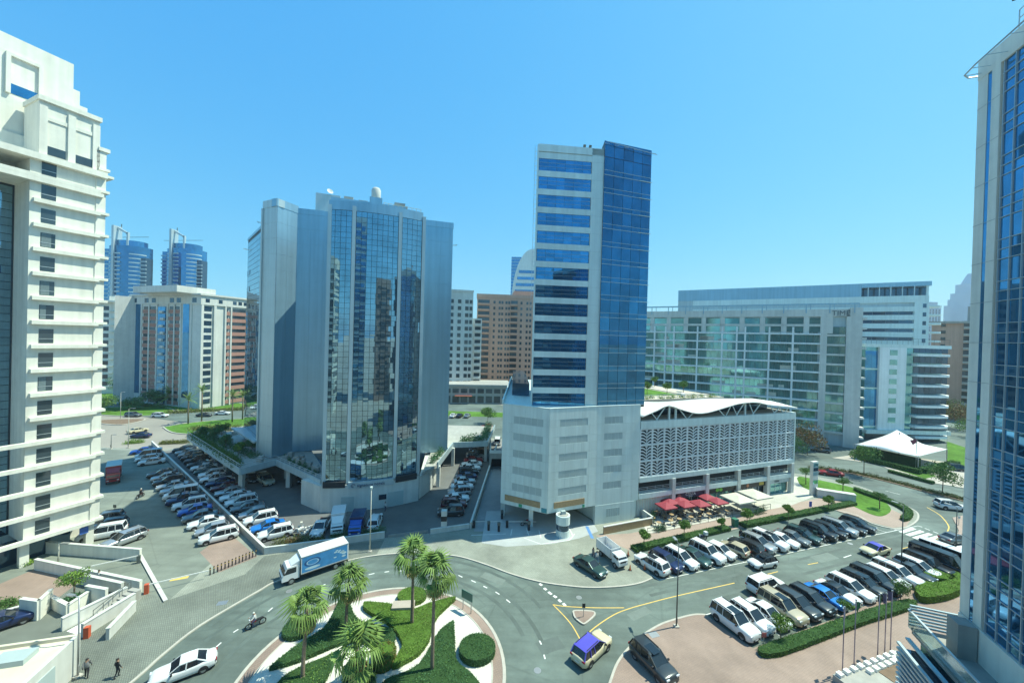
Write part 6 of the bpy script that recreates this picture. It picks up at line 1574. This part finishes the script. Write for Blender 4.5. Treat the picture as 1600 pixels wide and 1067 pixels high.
boxobj('sign_plate',1.6,.05,.9,M_grsign,t,(-.8,-.08,1.35))
sign_post('small keep right sign on the splitter island',(8.85, 42.12),1.5,.35,.45,M_blackp,.14); sign_post('round sign at the end of the plaza hedge',(26.62, 38.47),1.6,.45,.45,mat('sign_red_plate',(.4,.1,.1),.5,var=0)); sign_post('small sign at the right traffic island',(80.33, 66.96),1.6,.4,.4,M_mlight)
# sign pylon and white planter box at the retail corner
t=thing('sign_pylon','tall white sign pylon at the far corner of the retail block','sign',(64.10, 79.03,.1),.33); boxobj('pylon_body',1.6,.6,9.0 if False else 7.0,M_pale,t,(-.8,-.3,0))
for k in range(5): boxobj('sign_panel',1.4,.03,.75,(M_ggreen,M_pale,M_alu,M_gdark,M_ggreen)[k],t,(-.7,-.335,2.4+k*.88))
t=thing('planter_wall','long white planter wall beside the sign pylon','planter',(64.26, 78.40,.1),-.42); boxobj('planter_box',6.2,1.2,1.5,M_pale,t,(0,-.6,0)); boxobj('coping',6.3,1.3,.08,M_pale,t,(-.05,-.65,1.5))
t=tag(MB().prism([(-.35,-.35),(.35,-.35),(.35,.35),(-.35,.35)],0,1.35,taper=1.2).build('litter_bin',mat('bin_green',(.02,.16,.10),.6),None,(38.86, 64.22,.1),.3),'green tall bin on the cafe sidewalk','bin')
t=tag(MB().prism([(-.3,-.3),(.3,-.3),(.3,.3),(-.3,.3)],0,1.0).build('litter_bin',M_grsign,None,(-26.73, 53.68,.1),.3),'dark green bin by the office front wall behind the truck','bin')
# ticket kiosk under the podium corner
t=thing('round_kiosk','round white ticket kiosk in the drop off lane','kiosk',(8.85, 59.73,.11),.3)
circ=lambda r,n=20:[(r*math.cos(6.2832*i/n),r*math.sin(6.2832*i/n)) for i in range(n)]
MB().prism(circ(1.05),0,1.0).build('base_wall',M_panel,t); MB().prism(circ(1.0),1.0,1.95).build('glazing',M_gdark,t); MB().prism(circ(1.12),1.95,3.3).build('roof_drum',M_panel,t); MB().prism(circ(.85),3.3,3.36).build('roof_top',M_conc,t); boxobj('roof_unit',.7,.5,.5,M_louv,t,(-.3,-.2,3.36))
# drop-off gates
for lab,p,a_ in [('barrier gate arm at the ramp lane',(-5.39, 61.37),.05),('barrier gate arm under the podium',(0.02, 61.66),.05)]:
    t=thing('barrier_gate',lab,'barrier',(*p,.11),a_,'barrier gates'); boxobj('cabinet',.4,.35,1.1,M_blackp,t,(-.2,-.17,0)); boxobj('arm',4.6,.08,.1,M_pale,t,(.1,-.04,.95))
for i,p in enumerate([(-2.95, 60.68),(-1.30, 60.37),(-0.90, 64.67),(3.54, 61.03)]): 
    t=thing('ticket_machine',f'dark ticket post, {ORD[i]} from the ramp, in the drop off lane','ticket machine',(*p,.11),.2,'ticket machines'); boxobj('pedestal',.35,.35,1.0,M_blackp,t,(-.17,-.17,0)); boxobj('head',.45,.4,.45,M_post,t,(-.22,-.2,1.0))
# cafe umbrellas, tables and chairs
def umbrella(label,p,s,m,H=2.7,group='cafe umbrellas',a=.35):
    t=thing('parasol',label,'parasol',(*p,.115),a,group); MB().tube([(0,0,0),(0,0,H)],.04,6).build('pole',M_metal,t); boxobj('base',.6,.6,.08,M_blackp,t,(-.3,-.3,0))
    mb=MB(); q=[(-s,-s),(s,-s),(s,s),(-s,s)]; v=[(x,y,H-.45) for x,y in q]+[(0,0,H)]+[(x,y,H-.65) for x,y in q]
    mb.add(v,[(0,1,4),(1,2,4),(2,3,4),(3,0,4)]+[(5+i,5+(i+1)%4,(i+1)%4,i) for i in range(4)]); mb.build('canopy',m,t)
    for x,y in q: rb=MB(); rb.bar((0,0,H-.06),(x*.95,y*.95,H-.5),.03,.03); rb.build('rib',M_blackp,t)
UP=[((28.05, 66.57),'red parasol at the left front of the cafe terrace'),((29.36, 68.34),'red parasol at the left rear of the cafe terrace'),((31.61, 69.23),'red parasol in the rear row, second from left'),((31.75, 67.50),'red parasol in the middle of the cafe terrace'),((34.71, 67.91),'red parasol at the front middle of the cafe terrace'),((37.39, 70.88),'red parasol in the rear row before the dark shop sign'),((38.48, 69.13),'red parasol at the right end of the cafe terrace')]
for p,lab in UP: umbrella(lab,p,1.35,M_red)
umbrella('large cream parasol right of the red ones, nearer',(42.85, 70.16),2.1,M_canvas,2.9); umbrella('large cream parasol right of the red ones, farther',(47.44, 72.31),2.1,M_canvas,2.9)
M_chair=mat('pale_wicker',(.45,.42,.36),.8,var=.2,scale=8)
ch=MB()
ch.box(-.24,.24,-.24,.24,.4,.46); ch.box(-.24,-.2,-.24,.24,.46,.85)
for x in(-.2,.2):
    for y in(-.2,.2): ch.box(x-.02,x+.02,y-.02,y+.02,0,.4)
CH=ch.mesh('chair',M_chair); CHD=ch.mesh('chair',M_blackp)
tb=MB(); tb.prism(circ(.42,12),.70,.74); tb.tube([(0,0,0),(0,0,.7)],.04,6); tb.prism(circ(.25,10),0,.03); TB=tb.mesh('table',M_wood)
c0=Vector((25.44, 63.06)); e1=Vector((.94,.342)); e2=Vector((-.342,.94)); k=0
for i in range(8):
    for j in range(3):
        p=c0+e1*(i*2.2+.4+random.uniform(-.3,.3))+e2*(j*1.7+.3)
        o=put('cafe_table',TB,None,(p.x,p.y,.115)); tag(o,f'small round cafe table, {ORD[i]} from the left in the {("front","middle","rear")[j]} row','table','cafe tables')
        for q in range(2):
            a_=random.random()*6.28; pc=p+Vector((math.cos(a_+q*3.1),math.sin(a_+q*3.1)))*.68
            pale=random.random()<.6
            o=put('cafe_chair',CH if pale else CHD,None,(pc.x,pc.y,.115),a_+q*3.1+math.pi); tag(o,f'{"pale wicker" if pale else "black"} chair, {("first","second")[q]} at the {ORD[i]} table from the left, {("front","middle","rear")[j]} cafe row','chair','cafe terrace chairs')
rl=rail_line(None,[(22.65, 60.65),(36.73, 66.13),(49.86, 71.37)],.11,1.0); tag(rl.build('cafe_railing',M_post),'dark low railing along the front of the cafe terrace','railing')
shrubs('dark planter shrubs at the left of the cafe terrace',along((24.62, 64.31),(26.32, 67.67),3)+along((24.41, 61.75),(26.27, 62.47),3),.7,1.3,'C'); shrubs('potted plants at the right of the cafe terrace',along((45.16, 68.77),(47.99, 70.21),3),.7,1.3,'C')
# boundary walls of the car parks
def wall(label,a,b,h,m,w=.22,z0=.1,cope=True,cat='wall',name='boundary_wall'):
    a=Vector(a); b=Vector(b); L=(b-a).length; t=thing(name,label,cat,(a.x,a.y,z0),ang(b-a)); boxobj('wall_face',L,w,h,m,t,(0,-w/2,0))
    if cope: boxobj('coping',L,w+.1,.08,M_pale,t,(0,-w/2-.05,h))
    return t
wall('long low wall between the two sloping car rows',(-95.28, 100.52),(-33.71, 52.40),1.0,M_conc); wall('white low front wall before the glass office, left part',(-33.71, 52.40),(-26.50, 54.68),.9,M_pale); wall('white low front wall before the glass office, right part',(-26.50, 54.68),(-18.66, 57.54),.9,M_pale); wall('white wall by the street between the towers',(-11.96, 59.02),(-6.09, 61.12),.7,M_pale); wall('ramp wall between the towers',(-5.86, 60.93),(-3.50, 106.90),1.0,M_pale)
t=thing('entrance_sign','dark and white cube sign at the lane between the towers','sign',(-10.09, 60.30,.1),.1)
for k in range(4): boxobj('sign_cube',.9,.9,.8,(M_blackp,M_pale)[k%2],t,(-.45,-.45,k*.8))
wall('chain fence line at the office driveway',(-18.08, 57.57),(-12.44, 59.38),.45,M_metal,.06,cope=False,cat='fence',name='chain_fence')
t=thing('ramp_portal','concrete portal over the ramp between the towers','portal',(-3.96, 88.66,.1),.05); boxobj('beam',5.0,2.5,1.3,M_conc,t,(-.2,0,2.6)); boxobj('side_wall',.4,9,3.9,M_conc,t,(-.6,0,0)); boxobj('dark_opening',4.6,.2,2.6,M_dark,t,(-.1,2.4,0))
# junk pile beside the pickup
t=thing('stored_items','heap of pale stored items behind the shrubs of the front wall','pile',(-31.21, 58.00,.1),.2)
for i in range(26): boxobj('stored_box',random.choice((.3,.5)),random.choice((.3,.45)),random.choice((.25,.4)),random.choice((M_pale,M_canvas,M_metal,M_tent)),t,(random.uniform(-1,1),random.uniform(-.8,.8),random.uniform(0,1.1)),random.random()*3)
# bollards and cones
for i in range(14):
    p=Vector((-37.39, 47.58)).lerp(Vector((-34.52, 51.90)),i/13); t=put('bollard',None,None,(p.x,p.y,.1)); tag(t,f'slim dark bollard, {ORD[i]} from the left at the car park mouth','bollard','bollards at the car park mouth'); MB().tube([(0,0,0),(0,0,.95)],.07,6).build('post',M_blackp,t); MB().tube([(0,0,.7),(0,0,.8)],.075,6).build('band',M_yellow,t)
for i,p in enumerate([(16.87, 51.05),(18.94, 51.28),(17.68, 54.54)]): t=thing('traffic_cone',f'orange traffic cone, {ORD[i]} from the front, beside the open truck','cone',(*p,.1),0,'cones'); boxobj('base',.4,.4,.05,M_blackp,t,(-.2,-.2,0)); mb=MB(); mb.tube([(0,0,.05),(0,0,.75)],.15,10,r1=.03); mb.build('cone_body',mat('cone_orange',(.55,.13,.03),.6,var=0),t)
# flagpoles at the bottom right
M_pole=mat('violet_grey_pole',(.30,.24,.30),.4,.4,var=.1)
FP=[((31.98, 35.38),6.5,'flagpole at the left of the pair near the bottom edge'),((33.60, 35.97),6.8,'flagpole with green flag, right of the pair'),((37.14, 37.29),6.5,'leftmost of three flagpoles beside the terrace'),((38.09, 37.54),6.5,'middle of three flagpoles beside the terrace'),((39.07, 37.95),6.5,'rightmost of three flagpoles beside the terrace')]
M_fg=mat('flag_cloth_green',(.03,.16,.07),.8,var=.1); M_fp=mat('flag_cloth_dark',(.10,.08,.14),.8,var=.1); M_fy=mat('flag_cloth_grey',(.25,.27,.25),.8,var=.1)
def hang(w,h,m):
    mb=MB(); n=8; vs=[]
    for i in range(n+1):
        for j in range(5): u=i/n; v=j/4; vs.append((u*w*(.55+.45*v),.08*math.sin(u*9+v*2),-h*(1-v)-u*.55*w*(1-.3*v)))
    mb.add(vs,[(i*5+j,(i+1)*5+j,(i+1)*5+j+1,i*5+j+1) for i in range(n) for j in range(4)]); return mb.mesh('flag_cloth',m,True)
for i,(p,h,lab) in enumerate(FP):
    t=thing('flagpole',lab,'flagpole',(*p,.1),.4,'flagpoles'); MB().tube([(0,0,0),(0,0,h)],.055,8,r1=.035).build('pole',M_pole,t,smooth=True); MB().prism(circ(.08,8),h,h+.12).build('finial',M_rim,t); put('flag_cloth',hang(.9,.75,(M_fy,M_fg,M_fg,M_fp,M_fp)[i]),t,(.04,0,h-.1),random.random())
t=thing('flag_at_tent','red flag on a pole before the white tent','flag',(105.64, 97.78,.1),2.8); MB().tube([(0,0,0),(0,0,8)],.07,8).build('pole',M_metal,t); put('flag_cloth',hang(1.3,1.0,mat('flag_dark_red',(.22,.05,.08),.8,var=.1)),t,(.05,0,7.9))
sign_post('thin pole right of the tent',(125.10, 107.76),9,.2,.1,M_mlight,name='light_mast')
# checkered planter base and pool in the bottom right corner
t=thing('flag_planter','planter with white blocks and brown soil at the foot of the flagpoles','planter',(35.70, 35.56,.1),.33); boxobj('planter_body',9.5,2.6,.6,M_conc,t,(-5,-1.6,0)); boxobj('soil_bed',4.6,1.2,.05,M_soil,t,(-.5,-1.3,.6))
for i in range(9): boxobj('white_block',.5,.45,.28,M_tent,t,(-4.8+i*1.0,.45,.6)); boxobj('white_block',.5,.45,.28,M_tent,t,(-1.6+i*.9 if i<5 else 2.6,-.15 if i<5 else -1.5+.5*(i-5),.6))
t=tag(MB().prism([(-3,-2),(3,-2),(3,2),(-3,2)],0,2.2).build('blue_canopy',mat('blue_canopy_roof',(.05,.16,.30),.35,.1,var=.15),None,(29.6,25.2,.1),.36),'flat blue roof at the bottom right corner','canopy')

# ------------------------------------------------------------------ hotel forecourt, bottom left
t=thing('gatehouse','cream flat roofed gatehouse in the bottom left corner','gatehouse',(-37.02, 32.87,0.1),ang(Vector((-37.80, 33.54))-Vector((-42.83, 32.14))))
Vv=(Vector((-37.80, 33.54))-Vector((-42.83, 32.14))); Lg=14.0
t.location=(-38.12, 33.82,.1)
boxobj('wall',Lg,9,3.0,M_pale,t,(-Lg,-9,0)); boxobj('roof_slab',Lg-.5,8.6,.05,M_cream,t,(-Lg+.25,-8.8,3.0))
boxobj('parapet',Lg,.25,.35,M_cream,t,(-Lg,-.25,3.0)); boxobj('parapet',.3,8.7,.35,M_pale,t,(-.3,-9,3.0))
boxobj('roof_skylight',2.3,1.4,.45,M_louv,t,(-4.3,-2.6,3.05)); boxobj('shutter',.06,2.6,2.4,M_louv,t,(.005,-5.2,.2))
def wallpx(label,a,b,h,m=M_pale,z0=.1,w=.28,name='forecourt_wall'): return wall(label,a,b,h,m,w,z0,name=name)
wallpx('upper ramp wall beside the hotel',(-62.82, 51.30),(-48.76, 50.19),1.5,M_beige); wallpx('lower ramp wall beside the hotel',(-59.72, 47.76),(-42.78, 44.14),1.3,M_beige); wallpx('long sloping stair wall, upper',(-44.91, 38.12),(-43.30, 43.04),1.3); wallpx('long sloping stair wall, lower',(-42.03, 37.41),(-41.46, 42.08),1.3); wallpx('short wall at the forecourt gate',(-39.25, 37.19),(-40.51, 41.13),1.1)
wallpx('return wall at the stair head',(-44.64, 43.84),(-50.77, 45.17),1.2); wallpx('left planter wall of the forecourt',(-51.24, 39.80),(-49.00, 39.52),2.0,M_beige); wallpx('side of the left planter wall',(-49.00, 39.52),(-49.92, 41.36),2.0,M_beige); wallpx('planter wall under the forecourt tree',(-49.92, 41.36),(-46.67, 40.15),1.2,M_beige); wallpx('planter wall right of the forecourt tree',(-46.67, 40.15),(-46.88, 42.27),1.2,M_beige); wallpx('tall panel wall right of the planter',(-47.54, 42.66),(-44.68, 42.16),1.6,M_beige); wallpx('low wall at the far left of the forecourt',(-52.90, 39.38),(-51.93, 40.33),.8,M_beige)
sheet('ramp_paving',[(-62.42, 50.42),(-47.96, 49.38),(-42.88, 44.47),(-60.36, 48.27)],.115,M_lot); sheet('stair_court',[(-44.41, 38.14),(-43.44, 42.82),(-41.92, 42.47),(-42.08, 37.57)],.112,M_tent)
sheet('forecourt_brick',[(-60.67, 43.19),(-59.81, 48.02),(-51.91, 46.45),(-50.97, 43.05),(-53.90, 41.40),(-56.60, 40.34)],.112,M_redpv)
t=thing('stair_flight','short flight of grey steps between the sloping walls','stairs',(-42.95, 39.74,.1),ang(Vector((-42.48, 42.24))-Vector((-42.95, 39.74))))
for k in range(7): boxobj('step',.5,1.3,.16*(k+1),M_conc,t,(k*.5,-.65,0))
mb=MB(); mb.bar((0,.7,.9),(3.4,.7,1.9),.05,.05); 
for k in range(5): mb.bar((k*.85,.7,0),(k*.85,.7,.95+k*.22),.04,.04)
mb.build('handrail',M_post,t)
for lab,p,a_,al in [('orange barrier machine at the gatehouse',(-41.54, 37.43),.35,0),('orange barrier at the ramp mouth with white arm',(-41.92, 43.95),.55,5.6)]:
    t=thing('lift_barrier',lab,'barrier',(*p,.1),a_,'lift barriers'); boxobj('cabinet',.4,.4,1.1,mat('barrier_orange_'+str(al),(.55,.10,.04),.6,var=0),t,(-.2,-.2,0))
    if al: boxobj('arm',al,.07,.1,M_tent,t,(.1,-.03,.95))
t=thing('lift_barrier','white barrier arm across the hotel ramp','barrier',(-48.47, 49.64,.1),R(215),'lift barriers'); boxobj('cabinet',.35,.35,1.0,M_post,t,(-.17,-.17,0)); boxobj('arm',4.2,.07,.1,M_tent,t,(.1,-.03,.95))
wallpx('kerb wall between ramp and car park',(-49.96, 51.31),(-38.54, 42.70),.10,M_conc,name='kerb_wall'); 
# ------------------------------------------------------------------ people and motorbikes
def person(label,p,a,shirt,trousers,z0=.1,walk=.2,H=1.72,sit=False,parent=None):
    """one continuous skinned figure, clothing colours by height; hair as a child"""
    k=H/1.72
    bm=bmesh.new(); V={}
    sw=walk
    J={'pel':(0,0,.95),'chest':(0,0,1.25),'neck':(0,0,1.45),'head':(.02,0,1.58),'top':(.02,0,1.68),
       'hl':(0,.09,.9),'kl':(sw*.9,.10,.5),'al':(sw*.6-.05,.10,.09),'tl':(sw*.6+.12,.11,.04),'hr':(0,-.09,.9),'kr':(-sw*.3,-.10,.5),'ar':(-sw*1.2,-.10,.10),'tr':(-sw*1.2+.15,-.11,.04),
       'sl':(0,.19,1.38),'el':(-sw*.6,.24,1.1),'wl':(-sw*.3+.05,.25,.86),'fl':(-sw*.3+.09,.25,.76),'sr':(0,-.19,1.38),'er':(sw*.6,-.24,1.1),'wr':(sw*.9+.05,-.25,.88),'fr':(sw*.9+.1,-.25,.78)}
    if sit:
        J.update({'kl':(.38,.2,.72),'al':(.2,.22,.3),'tl':(.34,.22,.25),'kr':(.38,-.2,.72),'ar':(.2,-.22,.3),'tr':(.34,-.22,.25),'pel':(0,0,.85),'hl':(.05,.1,.82),'hr':(.05,-.1,.82),'chest':(.1,0,1.15),'neck':(.18,0,1.36),'head':(.22,0,1.5),'top':(.22,0,1.6),'sl':(.15,.19,1.28),'sr':(.15,-.19,1.28),'el':(.35,.26,1.08),'er':(.35,-.26,1.08),'wl':(.56,.28,1.05),'wr':(.56,-.28,1.05),'fl':(.64,.28,1.03),'fr':(.64,-.28,1.03)})
    Rr={'pel':.14,'chest':.16,'neck':.06,'head':.105,'top':.085,'hl':.10,'kl':.07,'al':.05,'tl':.04,'hr':.10,'kr':.07,'ar':.05,'tr':.04,'sl':.07,'el':.05,'wl':.035,'fl':.035,'sr':.07,'er':.05,'wr':.035,'fr':.035}
    names=list(J); E_=[('pel','chest'),('chest','neck'),('neck','head'),('head','top'),('pel','hl'),('hl','kl'),('kl','al'),('al','tl'),('pel','hr'),('hr','kr'),('kr','ar'),('ar','tr'),('neck','sl'),('sl','el'),('el','wl'),('wl','fl'),('neck','sr'),('sr','er'),('er','wr'),('wr','fr')]
    me=bpy.data.meshes.new('person'); me.from_pydata([tuple(c*k for c in J[n]) for n in names],[(names.index(a_),names.index(b_)) for a_,b_ in E_],[])
    tmp=bpy.data.objects.new('tmp',me); COL.objects.link(tmp); md=tmp.modifiers.new('s','SKIN'); md.use_smooth_shade=True
    for i,n in enumerate(names): me.skin_vertices[0].data[i].radius=(Rr[n]*k,Rr[n]*k*(1.15 if n in('chest','pel') else 1)); me.skin_vertices[0].data[i].use_root=(n=='pel')
    tmp.modifiers.new('d','SUBSURF').levels=1
    dg=bpy.context.evaluated_depsgraph_get(); m2=bpy.data.meshes.new_from_object(tmp.evaluated_get(dg)); bpy.data.objects.remove(tmp)
    m2.materials.clear()
    for m_ in (M_skin,shirt,trousers,M_blackp): m2.materials.append(m_)
    hz=(J['neck'][2]+.0)*k; pz=(J['pel'][2]+.02)*k
    for pg in m2.polygons:
        c=pg.center; far=abs(c.y)>.235*k
        pg.material_index=0 if c.z>hz or (far and not sit and c.z<.92*k) or (sit and c.x>.5*k) else (1 if c.z>pz else (3 if c.z<.11*k and not sit else 2)); pg.use_smooth=True
    o=put('person',m2,None,(p[0],p[1],z0),a)
    hr=MB(); hc=Vector(J['head'])*k
    for r_ in range(4):
        pass
    vs=[];n=10
    for i in range(4):
        th=i/3*1.5; 
        for j in range(n): vs.append((hc.x-.015+.118*k*math.cos(6.283*j/n)*math.cos(th)*.98,hc.y+.112*k*math.sin(6.283*j/n)*math.cos(th),hc.z+.03*k+.12*k*math.sin(th)))
    hr.add(vs,[(i*n+j,i*n+(j+1)%n,(i+1)*n+(j+1)%n,(i+1)*n+j) for i in range(3) for j in range(n)]); hr.build('hair' if not sit else 'helmet',M_hair if not sit else M_pale,o,smooth=True)
    return tag(o,label,'person')
M_skin=mat('skin',(.30,.18,.12),.6,var=.05); M_hair=mat('dark_hair',(.015,.012,.01),.6,var=0)
cl=lambda n,c:mat('cloth_'+n,c,.85,var=.1,scale=6)
c_bl,c_wh,c_nv,c_gr,c_bk=cl('blue',(.08,.16,.28)),cl('white',(.6,.6,.58)),cl('navy',(.03,.04,.09)),cl('grey',(.2,.2,.2)),cl('black',(.02,.02,.025))
person('person in dark clothes walking along the bottom left roadside',(-34.14, 33.23),1.0,c_bk,c_bk); person('person in dark clothes standing by the gatehouse corner',(-36.75, 33.15),2.2,c_gr,c_bk)
person('person in white shirt on the path above the stair walls',(-49.06, 45.36),.6,c_wh,c_nv); person('person in grey shirt beside the open truck, left',(12.34, 53.34),-1,c_gr,c_nv); person('person in pale shirt beside the open truck, right',(12.68, 52.45),2,c_wh,c_bl); person('person in white top walking by the office wall in shade',(-21.52, 66.30),1.2,c_wh,c_nv)
person('person in dark clothes between cars on the cafe side row',(37.19, 59.86),1.2,c_bk,c_bk,z0=.1)
def motorbike(label,p,a,rider=None,z0=0,box=False):
    t=thing('motorbike',label,'motorbike',(*p,z0),a,'motorbikes')
    for x in (-.65,.65):
        mb=MB(); n=14; mb.tube([(x+.29*math.cos(6.2832*i/n),0,.3+.29*math.sin(6.2832*i/n)) for i in range(n+1)],.06,6,cap=False); w=mb.build('wheel',M_rubber,t); MB().tube([(x,-.05,.3),(x,.05,.3)],.12,8).build('hub',M_rim,w)
    b_=MB(); b_.add([(-.75,-.1,.62),(-.75,.1,.62),(.1,.13,.62),(.1,-.13,.62),(-.7,-.1,.74),(-.7,.1,.74),(.0,.12,.78),(.0,-.12,.78)],[(0,1,2,3)[::-1],(4,5,6,7),(0,3,7,4),(1,0,4,5),(2,1,5,6),(3,2,6,7)]); b_.build('seat',M_blackp,t,fix=True)
    f_=MB(); f_.prism([(-.3,-.14),(.35,-.12),(.35,.12),(-.3,.14)],.3,.62); f_.build('engine',M_post,t); tk=MB(); tk.prism([(-.02,-.14),(.42,-.1),(.42,.1),(-.02,.14)],.62,.92,taper=.75); tk.build('fuel_tank',PAINT['red'] if not box else PAINT['navy'],t)
    fk=MB(); fk.bar((.65,.07,.3),(.42,.07,1.0),.05,.05); fk.bar((.65,-.07,.3),(.42,-.07,1.0),.05,.05); fk.bar((.38,-.36,1.03),(.38,.36,1.03),.04,.04); fk.build('fork',M_metal,t); boxobj('headlamp',.1,.2,.18,M_head,t,(.5,-.1,.82))
    if box: boxobj('cargo_box',.5,.5,.5,(PAINT['dark green'],PAINT['white'])[box-1],t,(-.95,-.25,.78))
    return t
motorbike('motorbike with white clad rider circling the roundabout',(-26.17, 39.55),R(228)); person('person riding the motorbike on the roundabout in white shirt',(-26.17, 39.55),R(228),c_wh,c_nv,z0=0.02,sit=True)
motorbike('motorbike with box parked between cars in the cafe side row',tuple(RN0+dN*2.45*13.25+pN*1.2),aN,box=1); motorbike('motorbike riding in the left car park shade',(-67.26, 68.91),R(100),z0=.1); person('person riding the motorbike in the left car park',(-67.26, 68.91),R(100),c_bk,c_bk,z0=.12,sit=True)
motorbike('motorbike parked by the podium column',(3.19, 62.68),R(20),z0=.11); motorbike('white box motorbike standing before the cafe hedge',(30.84, 59.35),R(200),z0=.1,box=2)
sign_post('two headed sign on the car park kerb',(-63.87, 61.27),2.2,.5,.5,M_post)
# ------------------------------------------------------------------ neighbours behind the viewpoint (seen in the glass)
for lab,x,y,w,d,h,m_,g_ in [('cream apartment tower behind the viewpoint, left',-62,-38,26,20,62,M_beige,M_gwin),('blue glass tower behind the viewpoint, middle',-16,-58,24,22,84,M_alu2,M_gblue),('salmon tower behind the viewpoint, right',34,-52,26,20,58,M_salmon,M_gwin),('white slab behind the viewpoint, far left',-120,-60,34,20,48,M_pale,M_gwin),('white slab behind the viewpoint, far right',86,-30,26,26,66,M_pale,M_gblue)]:
    b=building('neighbour_tower',lab,(x,y),(1,0),group='neighbouring towers'); MB().box(-w/2,w/2,-d/2,d/2,0,h).build('wall',m_,b)
    for k in range(int(h/3.3)-1):
        MB().box(-w/2+1.2,w/2-1.2,d/2,d/2+.12,3+k*3.3,4.9+k*3.3).build('window_band',g_,b)
        MB().box(w/2,w/2+.12,-d/2+1.2,d/2-1.2,3+k*3.3,4.9+k*3.3).build('window_band',g_,b)

# ------------------------------------------------------------------ air: thin haze over the whole district
hz = MB().box(-800,1900,-260,1700,-1.2,300).build('haze', None); hz['kind'] = 'stuff'
hm = bpy.data.materials.new('haze_air'); hm.use_nodes = True; hn = hm.node_tree; hn.nodes.remove(hn.nodes['Principled BSDF'])
pv = hn.nodes.new('ShaderNodeVolumePrincipled'); pv.inputs['Color'].default_value = (.72,.88,1,1); pv.inputs['Density'].default_value = .00022; pv.inputs['Anisotropy'].default_value = .2
hn.links.new(pv.outputs[0], hn.nodes['Material Output'].inputs['Volume'])
hz.data.materials.clear(); hz.data.materials.append(hm)
